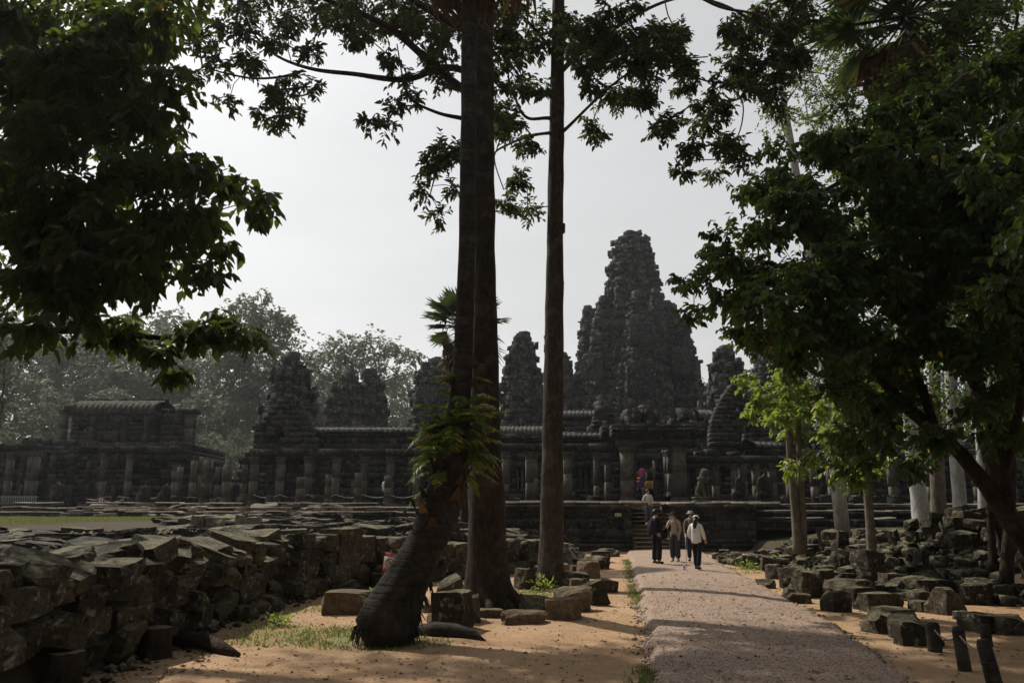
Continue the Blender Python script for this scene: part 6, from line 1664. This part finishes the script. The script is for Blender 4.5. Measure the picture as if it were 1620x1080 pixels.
def person(loc, rz, ht, label, shirt, trouser, shoe, arms, hat=None, hair='short', sleeve=1.0, loose=1.0, flare=1.0, stride=0.0, bow=0.0, hem=0.93, group=None):
    """arms: ((elbow L),(wrist L),(elbow R),(wrist R)) in figure space, facing -Y, 1.7 m tall"""
    P = tag(empty('person', loc, rz), label, 'person', group); P.scale = (ht / 1.7,) * 3
    eL, wL, eR, wR = [Vector(a) for a in arms]
    sL, sR = Vector((.165, 0, 1.39)), Vector((-.165, 0, 1.39))
    kL, kR = Vector((.095, -.02 - stride * .5, .49)), Vector((-.095, -.02 + stride * .3, .49))
    aL, aR = Vector((.10, .02 - stride * .75, .09)), Vector((-.10, .02 + stride * .8, .09 + .05 * abs(stride)))
    tL, tR = aL + Vector((.015, -.15, -.055)), aR + Vector((-.015, -.15, -.055))
    hd = Vector((0, -.02 - bow, 1.585 - bow * .3))
    V = [Vector((0, 0, .95)), Vector((0, .005, 1.09)), Vector((0, .01, 1.27)), Vector((0, .01, 1.42)), Vector((0, -.005 - bow * .4, 1.49)), hd, hd + Vector((0, .005, .085)), hd + Vector((0, -.098, -.012)),
         Vector((.09, 0, .90)), kL, aL, tL, Vector((-.09, 0, .90)), kR, aR, tR, sL, eL, wL, sR, eR, wR]
    E = [(0, 1), (1, 2), (2, 3), (3, 4), (4, 5), (5, 6), (5, 7), (0, 8), (8, 9), (9, 10), (10, 11), (0, 12), (12, 13), (13, 14), (14, 15), (3, 16), (16, 17), (17, 18), (3, 19), (19, 20), (20, 21)]
    Rr = [.115, .105, .12, .08, .05, .085, .065, .014, .085, .058, .04, .03, .085, .058, .04, .03, .058, .042, .028, .058, .042, .028]
    for wi, el in ((18, eL), (21, eR)):            # palm and five fingers
        d = (V[wi] - el).normalized(); sd = d.cross(Vector((0, 1, .3))).normalized(); pm = len(V)
        V.append(V[wi] + d * .07); E.append((wi, pm)); Rr.append(.028)
        for f, (o_, l_) in enumerate(((-.032, .06), (-.011, .075), (.011, .07), (.032, .055))):
            V += [V[pm] + d * .03 + sd * o_, V[pm] + d * (.03 + l_) + sd * o_ * 1.1 + Vector((0, -.015, 0))]; E += [(pm, len(V) - 2), (len(V) - 2, len(V) - 1)]; Rr += [.010, .008]
        V.append(V[wi] + d * .06 + sd * -.055); E.append((wi, len(V) - 1)); Rr.append(.010)
    skin_obj('body', V, E, Rr, SKIN, P)
    f_ = flare
    tz = [Vector((0, 0, 1.0)), Vector((0, 0, .92)), V[8], V[9], aL + Vector((0, 0, .0)), V[12], V[13], aR + Vector((0, 0, .0))]
    skin_obj('trousers', tz, [(0, 1), (1, 2), (2, 3), (3, 4), (1, 5), (5, 6), (6, 7)], [.135, .135, .108, .085 * f_, .075 * f_, .108, .085 * f_, .075 * f_], trouser, P)
    wl, wr = eL.lerp(wL, sleeve * .92), eR.lerp(wR, sleeve * .92)
    sv = [Vector((0, 0, hem)), Vector((0, .005, 1.09)), Vector((0, .01, 1.27)), Vector((0, .01, 1.405)), sL, eL, wl, sR, eR, wr]
    skin_obj('shirt', sv, [(0, 1), (1, 2), (2, 3), (3, 4), (4, 5), (5, 6), (3, 7), (7, 8), (8, 9)], [.15 * loose, .138 * loose, .145 * loose, .085, .07, .056 * loose, .045 * loose, .07, .056 * loose, .045 * loose], shirt, P, 1)
    for a, t in ((aL, tL), (aR, tR)):
        mb = MB(); mb.tube([a + Vector((0, .06, -.045)), a + Vector((0, .02, -.03)), a + Vector((0, -.06, -.045)), t + Vector((0, 0, 0)), t + Vector((0, -.05, -.005))], [(.03, .035), (.042, .05), (.045, .04), (.045, .032), (.015, .015)], 10); local('shoe', mb.mesh('shoe'), shoe, P, True)
    for s_ in (-1, 1):
        mb = MB(); c = hd + Vector((s_ * .032, -.078, .012)); mb.tube([c + Vector((0, .008, 0)), c + Vector((0, -.010, 0))], [.013, .006], 6); local('eye', mb.mesh('eye'), HAIR, P)
    mb = MB(); c = hd + Vector((0, .012, .02))
    if hair: lathe(mb, [(-.06, .075), (-.02, .094), (.03, .098), (.07, .085), (.10, .05), (.112, .0)], c + Vector((0, .022, 0)), 14)
    if hair == 'long': mb.tube([c + Vector((0, .06, .03)), c + Vector((0, .10, -.08)), c + Vector((0, .13, -.22)), c + Vector((0, .15, -.40)), c + Vector((0, .15, -.55))], [.06, .075, .075, .06, .02], 10)
    if hair: local('hair', mb.mesh('hair'), HAIR, P, True)
    if hat:
        mb = MB(); kind, hm = hat; c = hd + Vector((0, 0, .045))
        if kind == 'cap':
            lathe(mb, [(-.01, .104), (.03, .104), (.07, .09), (.095, .05), (.10, 0)], c, 16); mb.boxes([(c.x, c.y - .13, c.z + .005)], [(.13, .11, .012)])
        else: lathe(mb, [(-.005, .10), (-.012, .17 if kind == 'brim' else .145), (-.006, .17 if kind == 'brim' else .145), (.012, .103), (.07, .095), (.09, .07), (.094, 0)], c, 18)
        local('hat', mb.mesh('hat'), hm, P, True)
    return P
def at_px(px, py): g = G(px, py, .15); g.z = surf(g.x, g.y); return g
BLK = cloth('black_cloth', (.018, .018, .02)); CHR = cloth('charcoal_cloth', (.045, .047, .055)); WHT = cloth('white_cloth', (.72, .72, .70)); BEI = cloth('beige_cloth', (.40, .32, .24)); KHK = cloth('khaki_cloth', (.16, .14, .12))
WSH = plain('white_shoe', (.6, .6, .58), .6); BSH = plain('black_shoe', (.02, .02, .02), .6); PUR = cloth('purple_cloth', (.03, .02, .036)); GRY = cloth('grey_cloth', (.28, .29, .28)); JEA = cloth('denim', (.10, .13, .17)); NAV = cloth('navy_cloth', (.03, .035, .06))
p = at_px(1040, 893)
person(p, R(125), 1.76, 'man in black with a black cap and a purple backpack on the gravel path', BLK, BLK, BSH, ((.22, -.05, 1.12), (.10, -.26, 1.10), (-.22, -.05, 1.12), (-.08, -.27, 1.08)), ('cap', BLK), 'short', .35, 1.12, 1.15)
mb = MB(); q = p + Matrix.Rotation(R(125), 3, 'Z') @ Vector((.0, .22, 1.17))
bp = tag(empty('backpack', q), 'purple backpack on the back of the man in black', 'backpack')
o = stone('bag', q, (.30, .20, .46), (0, 0, R(125)), 'block', bp, var=8); o.data = o.data.copy(); o.data.materials.clear(); o.data.materials.append(PUR)
q = p + Matrix.Rotation(R(125), 3, 'Z') @ Vector((-.05, -.30, .98))
hb = tag(empty('shoulder_bag', q), 'black bag hanging in front of the man in black', 'bag')
o = stone('bag', q, (.26, .14, .34), (0, .2, R(125)), 'block', hb, var=2); o.data = o.data.copy(); o.data.materials.clear(); o.data.materials.append(BLK)
mb = MB(); mb.tube([q + Vector((0, 0, .15)), q + Vector((-.02, 0, .35)), p + Vector((0, 0, 1.45))], .012, 5); mb.build('strap', BLK, hb)
person(at_px(1069, 890), R(-35), 1.66, 'woman in a beige top and dark hat raising a hand to her mouth', BEI, CHR, WSH, ((.22, .02, 1.12), (.20, -.06, .90), (-.24, -.10, 1.16), (-.06, -.17, 1.44)), ('bucket', PUR), 'long', 1.0, .92, 1.35, hem=1.02)
person(at_px(1096, 889), R(-15), 1.70, 'man in a pale brimmed hat and brown shirt partly behind the woman in white', KHK, NAV, BSH, ((.23, 0, 1.12), (.16, -.2, 1.02), (-.23, 0, 1.12), (-.2, -.15, .95)), ('brim', GRY), 'short', .5, 1.08, 1.05)
pw = at_px(1104, 903)
person(pw, R(150), 1.55, 'woman in a loose white shirt and white cap with long dark hair', WHT, BLK, BSH, ((.24, .02, 1.14), (.22, -.12, .95), (-.24, .02, 1.12), (-.24, -.14, .93)), ('cap', WHT), 'long', 1.0, 1.28, 1.0, stride=.25, bow=.03, hem=.80)
mb = MB(); b_ = at_px(1087, 905); mb.tube([b_, b_ + Vector((0.02, 0.1, .6)), b_ + Vector((.05, .25, 1.08))], [.006, .008, .010], 6)
wp = tag(empty('walking_pole', b_), 'thin upright walking pole beside the woman in white', 'walking pole')
mb.build('shaft', plain('pole_metal', (.25, .3, .42), .4, .5), wp)
mb = MB(); mb.tube([b_ + Vector((.05, .25, 1.05)), b_ + Vector((.055, .27, 1.18))], [.018, .02], 8); mb.build('grip', BLK, wp)
mb = MB(); b_ = at_px(1083, 904)
lathe(mb, [(0, .0), (0, .034), (.015, .036), (.10, .036), (.15, .036), (.185, .018), (.20, .014)], b_, 12)
bt = tag(empty('water_bottle', b_), 'clear plastic water bottle standing on the gravel', 'bottle')
mb.build('bottle_body', plain('clear_plastic', (.85, .9, .95), .08, .5, .0, 30, .9), bt, True)
mb = MB(); lathe(mb, [(.20, .0), (.20, .017), (.222, .017), (.222, 0)], b_, 10); mb.build('cap', plain('blue_plastic', (.05, .2, .6), .4), bt)
mb = MB(); lathe(mb, [(.07, .0365), (.12, .0365)], b_, 12); mb.build('paper_band', plain('blue_print', (.1, .3, .7), .5), bt)
k = 6; zz = .12 + (zt - .12) * k / 11
person(Vector((WX(1026, 820, 40.2), PATH_END + .1 + 2.9 * (k - 1) / 11 + .16, zz)), R(12), 1.70, 'person in a pale jacket and jeans coming down the timber stairs', cloth('cream_cloth', (.52, .47, .40)), JEA, WSH, ((.24, 0, 1.12), (.14, -.16, .98), (-.27, .02, 1.12), (-.26, -.02, .88)), None, 'short', 1.0, 1.15, 1.0, stride=.1)
TG = None
for i, (px, k_, shirt, hat, rz, lb, tr) in enumerate(((1010, 7, cloth('crimson_cloth', (.35, .05, .08)), ('brim', WHT), 10, 'visitor in red with a white sun hat on the inner steps', NAV), (1016, 8, WHT, None, 5, 'visitor in a white shirt highest on the inner steps', JEA), (1016, 3, cloth('pink_cloth', (.65, .10, .28)), None, 175, 'visitor in bright pink midway on the inner steps', JEA),
        (1011, 0, cloth('violet_cloth', (.3, .08, .25)), ('cap', cloth('orange_cloth', (.8, .22, .03))), 0, 'visitor in an orange cap at the foot of the inner steps', NAV), (1026, 0, cloth('yellow_cloth', (.70, .46, .02)), None, 180, 'visitor in a yellow top bending at the foot of the inner steps', BLK), (1033, 0, WHT, None, -60, 'visitor in white half hidden by the doorway', BLK))):
    zz = zt + .4 + k_ * .30; yy = 56.5 + k_ * .42 + .2
    person(Vector((WX(px, 760, yy), yy, zz)), R(rz), 1.62, lb, shirt, tr, WSH, ((.22, 0, 1.12), (.18, -.1, .92), (-.22, 0, 1.12), (-.18, -.1, .92)), hat, 'short', .6, 1.1, 1.0)
pv_ = Vector((WX(609, 770, 48.5), 48.5, zt)); person(pv_, R(60), 1.68, 'distant visitor in white standing in the long pillared gallery', WHT, BLK, BSH, ((.22, 0, 1.12), (.18, -.1, .92), (-.22, 0, 1.12), (-.18, -.1, .92)), None, 'short', .6, 1.1, 1.0)

# ------------------------------------------------------------------ guardian statues
def pedestal(mb, x, y, z, w_, h):
    mb.boxes([(x, y, z + h * .2), (x, y, z + h * .55), (x, y, z + h * .88)], [(w_ * 1.15, w_ * 1.15, h * .38), (w_, w_, h * .36), (w_ * 1.12, w_ * 1.12, h * .24)], jit=.015)
L0 = Vector((WX(1113, 800, 40.6), 40.6, zt + .1))
li = tag(empty('lion_statue', L0), 'weathered stone guardian lion sitting upright beside the stairs', 'statue')
mb = MB(); pedestal(mb, L0.x, L0.y, L0.z, .85, .28); mb.build('pedestal', M['pillar'], li)
lv = [(0, .25, .55), (0, .02, .85), (0, -.08, 1.15), (0, -.12, 1.42), (0, -.20, 1.62), (0, -.36, 1.58), (.17, .25, .42), (.22, .0, .36), (.2, .12, .3), (-.17, .25, .42), (-.22, 0, .36), (-.2, .12, .3), (.15, -.16, 1.0), (.15, -.22, .6), (.15, -.24, .32), (.15, -.36, .30), (-.15, -.16, 1.0), (-.15, -.22, .6), (-.15, -.24, .32), (-.15, -.36, .30), (0, .42, .5), (0, .5, .9), (.1, -.14, 1.78), (-.1, -.14, 1.78)]
le = [(0, 1), (1, 2), (2, 3), (3, 4), (4, 5), (0, 6), (6, 7), (7, 8), (0, 9), (9, 10), (10, 11), (2, 12), (12, 13), (13, 14), (14, 15), (2, 16), (16, 17), (17, 18), (18, 19), (0, 20), (20, 21), (4, 22), (4, 23)]
lr = [.26, .24, .25, .23, .20, .12, .16, .13, .09, .16, .13, .09, .11, .085, .08, .06, .11, .085, .08, .06, .06, .04, .05, .05]
o = skin_obj('lion_body', lv, le, lr, M['pillar'], li); o.scale = (.95,) * 3; o.location = (0, 0, -.02); o.rotation_euler = (0, 0, R(35))
mb = MB(); lathe(mb, [(-.05, .27), (.0, .33), (.06, .33), (.1, .27)], (0, -.08, 1.22), 18); o = local('mane', mb.mesh('mane'), M['pillar'], li, True); o.scale = (.95,) * 3; o.rotation_euler = (0, 0, R(35))
def naga(px, Y, ht, wd, label):
    b = Vector((WX(px, 800, Y), Y, zt + .05)); t = tag(empty('serpent_statue', b), label, 'statue')
    mb = MB(); pedestal(mb, b.x, b.y, b.z, .6, .22); mb.build('pedestal', M['temple'], t)
    V, Q = [], []; n = 12
    for k, dy in enumerate((-.10, .10)):
        for i in range(n + 1):
            v = i / n; w_ = wd * (.45 + .9 * math.sin(math.pi * min(1, v * .9 + .05)) ** .8) * (1 if v < .97 else .6)
            for s_ in (-1, -.5, 0, .5, 1): V.append((b.x + s_ * w_ / 2, b.y + dy - .12 * math.sin(v * 2.2) + (.05 if k == 0 else -.05) * (abs(s_)), b.z + .2 + v * ht + (.07 * math.cos(s_ * 9) if i == n else 0)))
    for k in range(2):
        o_ = k * (n + 1) * 5
        for i in range(n):
            for j in range(4):
                q_ = (o_ + i*5+j, o_ + i*5+j+1, o_ + (i+1)*5+j+1, o_ + (i+1)*5+j); Q.append(q_ if k == 0 else q_[::-1])
    N1 = (n + 1) * 5
    for i in range(n):
        Q.append((i*5, (i+1)*5, N1 + (i+1)*5, N1 + i*5)); Q.append((i*5+4, N1 + i*5+4, N1 + (i+1)*5+4, (i+1)*5+4))
    for j in range(4): Q.append((n*5+j, n*5+j+1, N1 + n*5+j+1, N1 + n*5+j))
    mb = MB(); mb.raw(V, Q); mb.build('hood', M['temple'], t, True)
    mb = MB(); mb.tube([b + Vector((-.28, .1, .2)), b + Vector((-.34, 0, .45)), b + Vector((-.22, -.1, .62)), b + Vector((-.05, -.1, .5))], [.12, .13, .12, .08], 10, wob=.2); mb.build('coil', M['pillar'], t, True)
naga(1172, 41.0, 1.15, .40, 'slender hooded serpent statue with a coil on the terrace edge')
naga(1211, 41.6, 1.25, .62, 'broad hooded serpent statue near the young tree stems')
naga(228, 43.0, .75, .5, 'worn serpent hood stub on the terrace near the library')
naga(262, 43.2, .8, .4, 'narrow worn serpent hood between library pillars')
naga(90, 43.2, .9, .6, 'broken serpent hood before the low ruined gallery')

# ------------------------------------------------------------------ signs, rope barrier, railing
RED = plain('red_enamel', (.36, .03, .03), .5, .3, .05); WPT = plain('white_enamel', (.62, .60, .55), .5, .3, .04); DRK = plain('black_print', (.02, .02, .02), .6)
Ysg = 17.2; sc = A(617, 890, Ysg); wS, hS = .27, .40
sg = tag(empty('no_smoking_sign', (sc.x, Ysg, height(sc.x, Ysg))), 'small red and white no smoking sign tilted on a post beside the palm trunk', 'sign')
T_ = Matrix.Translation(sc) @ Matrix.Rotation(R(8), 4, 'Y')
def plate(name, x0, x1, z0, z1, y, mat, parent, Tm, th=.004):
    mb = MB(); mb.box(x0, x1, y, y + th, z0, z1); me = mb.mesh(name); me.transform(Tm); return link(name, me, mat, parent)
mb = MB(); mb.tube([Vector((sc.x + .01, Ysg + .03, height(sc.x, Ysg) - .1)), Vector((sc.x + .015, Ysg + .03, sc.z + hS / 2 + .06))], .018, 8); mb.build('post', plain('dark_post', (.08, .03, .03), .7), sg)
plate('panel', -wS / 2, wS / 2, -hS / 2, hS / 2, 0, WPT, sg, T_, .008)
bd = plate('red_band', -wS / 2, wS / 2, hS / 2 - .075, hS / 2, -.004, RED, sg, T_); plate('red_band', -wS / 2, wS / 2, -hS / 2, -hS / 2 + .085, -.004, RED, sg, T_)
mb = MB(); ring_ = [Vector((math.cos(a) * .088, -.005, math.sin(a) * .088)) for a in np.linspace(0, 2 * math.pi, 33)]; mb.tube(ring_, [.009] * 33, 6); me = mb.mesh('ring'); me.transform(T_); link('prohibition_ring', me, RED, sg)
mb = MB(); mb.boxes([(0, -.006, 0)], [(.018, .006, .17)]); me = mb.mesh('slash'); me.transform(T_ @ Matrix.Rotation(R(-40), 4, 'Y')); link('slash', me, RED, sg)
mb = MB(); mb.boxes([(0, -.004, 0)], [(.014, .004, .12)]); me = mb.mesh('cigarette'); me.transform(T_ @ Matrix.Rotation(R(48), 4, 'Y')); link('cigarette', me, DRK, sg)
def lettering(txt, size, Tm, parent):
    cu = bpy.data.curves.new('lettering', 'FONT'); cu.body = txt; cu.size = size; cu.align_x = 'CENTER'; cu.align_y = 'CENTER'; cu.materials.append(WPT); tmp = bpy.data.objects.new('lettering', cu); me = bpy.data.meshes.new_from_object(tmp); bpy.data.objects.remove(tmp)
    o = bpy.data.objects.new('lettering', me); COL.objects.link(o); o.parent = parent; o.matrix_parent_inverse = parent.matrix_basis.inverted(); o.matrix_basis = Tm @ Matrix.Rotation(R(90), 4, 'X')
lettering('WARNING', .045, T_ @ Matrix.Translation((0, -.006, hS / 2 - .04)), sg)
# small notice on the terrace wall
sc = A(978, 814, YT - 1.5)
nb = tag(empty('notice_board', sc), 'little white and yellow notice on the terrace wall left of the timber stairs', 'sign')
T_ = Matrix.Translation(Vector((sc.x, YT - 1.5, sc.z)))
plate('panel', -.15, .15, -.07, .07, 0, WPT, nb, T_, .01); plate('yellow_panel', -.02, .13, -.055, .055, -.004, plain('yellow_print', (.45, .40, .04), .6), nb, T_); plate('symbol', -.11, -.06, -.04, .035, -.004, DRK, nb, T_)
# barrier with ropes on the left terrace
zs2 = zg + .95
rp = []
for px, lb, hsn in ((138, 'slim red barrier post left of the signed post on the terrace', 0), (161, 'red barrier post carrying a small white sign on the terrace', 1), (197, 'slim red barrier post in the middle of the roped gap', 0), (216, 'slim red barrier post ending the roped gap', 0)):
    b = Vector((WX(px, 785, 43.2), 43.2, zs2)); t = tag(empty('barrier_post', b), lb, 'post')
    mb = MB(); mb.tube([b, b + Vector((0, 0, .55))], .035, 8); mb.build('pole', RED if hsn else plain('dark_red', (.09, .03, .03), .7), t)
    mb = MB(); lathe(mb, [(0, .14), (.04, .12), (.06, .03)], b, 10); mb.build('foot', DRK, t)
    if hsn: plate('panel', -.1, .1, .3, .58, -.05, WPT, t, Matrix.Translation(b), .01); plate('red_mark', -.04, .04, .38, .5, -.056, RED, t, Matrix.Translation(b)); plate('red_band', -.1, .1, .52, .58, -.056, RED, t, Matrix.Translation(b))
    rp.append(b + Vector((0, 0, .5)))
RW = plain('white_rope', (.6, .58, .54), .8)
rope(rp[0], rp[1], .08, .012, RW, 'white rope left of the signed barrier post'); rope(rp[1], rp[2], .2, .012, RW, 'slack white rope right of the signed barrier post')
for i, (a, b) in enumerate(((401, 443), (443, 487), (487, 531), (531, 575), (575, 617), (617, 659))):
    rope((WX(a, 780, 45.7), 45.7, zt + .62), (WX(b, 780, 45.7), 45.7, zt + .62), .18, .014, RW, ('rope hung between gable entrance pillars, first bay', 'rope hung between gable entrance pillars, second bay', 'rope hung across the first gallery bay', 'rope hung across the second gallery bay', 'rope hung across the third gallery bay', 'rope hung across the last gallery bay before the palm')[i])
GRYP = plain('faded_white', (.22, .22, .22), .7)
ra = tag(empty('white_railing', (WX(30, 765, 49), 49, zt)), 'white picket railing before the low ruined gallery', 'railing')
for i in range(17):
    x = WX(2 + i * 3.6, 765, 49); mb = MB(); mb.box(x - .03, x + .03, 49, 49.03, zt, zt + .62); mb.build('picket', GRYP, ra)
for z_ in (.15, .52): mb = MB(); mb.box(WX(0, 765, 49), WX(62, 765, 49), 49.035, 49.07, zt + z_, zt + z_ + .06); mb.build('rail', GRYP, ra)

# ------------------------------------------------------------------ grass, weeds, leaf litter
P, H = [], []
for (x, y, r_, st) in GRASS:
    n = int(min(9000, 1500 * r_ * r_ * st * (1 if y < 25 else .32)))
    for k in range(n):
        a = rnd.uniform(0, 6.28); q = math.sqrt(rnd.random()) * r_ * 1.05; xx, yy = x + math.cos(a) * q, y + math.sin(a) * q
        if rnd.random() > .35 + .9 * noise.noise(Vector((xx * 1.7, yy * 1.7, 2))) + .3: continue
        if -6 < yy < PATH_END and path_z(xx, yy) is not None: continue
        P.append((xx, yy, height(xx, yy))); H.append(rnd.uniform(.02, .075) * (1.0 if y < 25 else 1.5))
for k in range(5200):         # weeds along the broken path edge
    y = 7 + 26 * rnd.random() ** 1.3
    if noise.noise(Vector((.3, y * .9, 5))) < -.05: continue
    x = path_lr(y)[0] - abs(rnd.gauss(0, .12)); P.append((x, y, surf(x, y))); H.append(rnd.uniform(.025, .09))
P = np.array(P); H = np.array(H); n = len(P)
az = rng.uniform(0, 6.28, n); wv = np.stack([np.cos(az), np.sin(az), np.zeros(n)], 1) * (.006 + H * .06)[:, None]
tip = P + np.stack([rng.normal(0, .5, n) * H, rng.normal(0, .5, n) * H, H], 1)
V = np.stack([P - wv, P + wv, tip], 1).reshape(-1, 3)
tag(link('grass', np_mesh('grass', V, None, np.arange(3 * n).reshape(-1, 3), rng.random(n)), M['grass']), 'short patchy grass round the palm foot, lawn and path edge', 'grass', kind='stuff')
P, Ls = [], []
for k in range(1700):
    y = 7 + 16 * rnd.random() ** 1.5; x = rnd.uniform(-4.4, 9)
    P.append((x, y, surf(x, y) + .012)); Ls.append(rnd.uniform(.03, .085))
for k in range(140):
    g = G(rnd.uniform(150, 330), rnd.uniform(1025, 1070)); P.append((g.x, g.y, surf(g.x, g.y) + .015)); Ls.append(rnd.uniform(.05, .12))
P = np.array(P); n = len(P); D = rng.normal(0, 1, (n, 3)); D[:, 2] *= .15; Nn = np.array([0, 0, 1.]) + rng.normal(0, .3, (n, 3))
tag(link('leaf_litter', leaf_mesh('leaf_litter', P, D, Nn, np.array(Ls), np.array(Ls) * .5), M['litter']), 'dry fallen leaves scattered over the sand', 'leaf litter', kind='stuff')
for px, py, Y, sz, lb in ((1238, 842, 30, .55, 'leafy weed at the base of the terrace beside the lawn patch'), (1180, 866, 27, .4, 'bright weed growing between blocks near the path end'), (1207, 866, 27, .3, 'small weed in a gap of the rubble field'), (1285, 880, 23, .45, 'spreading weed among blocks by the double stemmed tree'), (860, 925, 20.2, .45, 'green weed beside the foot of the slender trunk'), (600, 905, 17.6, .4, 'weed clump under the no smoking sign'), (440, 960, 13.8, .3, 'weed sprouting at the foot of the long wall')):
    p = A(px, py, Y); z = height(p.x, Y); t = tag(empty('weed_plant', (p.x, Y, z)), lb, 'weed')
    n = 70; u = unit(rng.normal(size=(n, 3))); u[:, 2] = np.abs(u[:, 2]) * .8 + .1; base = np.array([p.x, Y, z]) + u * sz * rng.uniform(.2, .8, (n, 1))
    o = link('foliage', leaf_mesh('foliage', base, u * .7 + rng.normal(0, .4, (n, 3)), np.array([0, 0, 1.]) + rng.normal(0, .5, (n, 3)), sz * rng.uniform(.2, .4, n), sz * rng.uniform(.1, .18, n)), M['leaf_bright'], t); o['kind'] = 'stuff'
    mb = MB(); mb.segs(np.repeat([[p.x, Y, z - .02]], 12, 0), base[:12], .006, .003, 3); mb.build('stems', M['twig'], t, kind='stuff')

# ------------------------------------------------------------------ humid air
mb = MB(); mb.box(-345, 345, -65, 425, -1.5, 62)
m, t = new_mat('humid_air'); g = N(t)
pv2 = g('VolumePrincipled'); pv2.inputs['Color'].default_value = (.93, .96, 1.0, 1); pv2.inputs['Density'].default_value = 0.00027; pv2.inputs['Anisotropy'].default_value = 0.55
g('OutputMaterial', ins={1: pv2.outputs[0]})
tag(mb.build('haze', m), 'thin humid haze over the whole clearing', 'haze', kind='stuff')
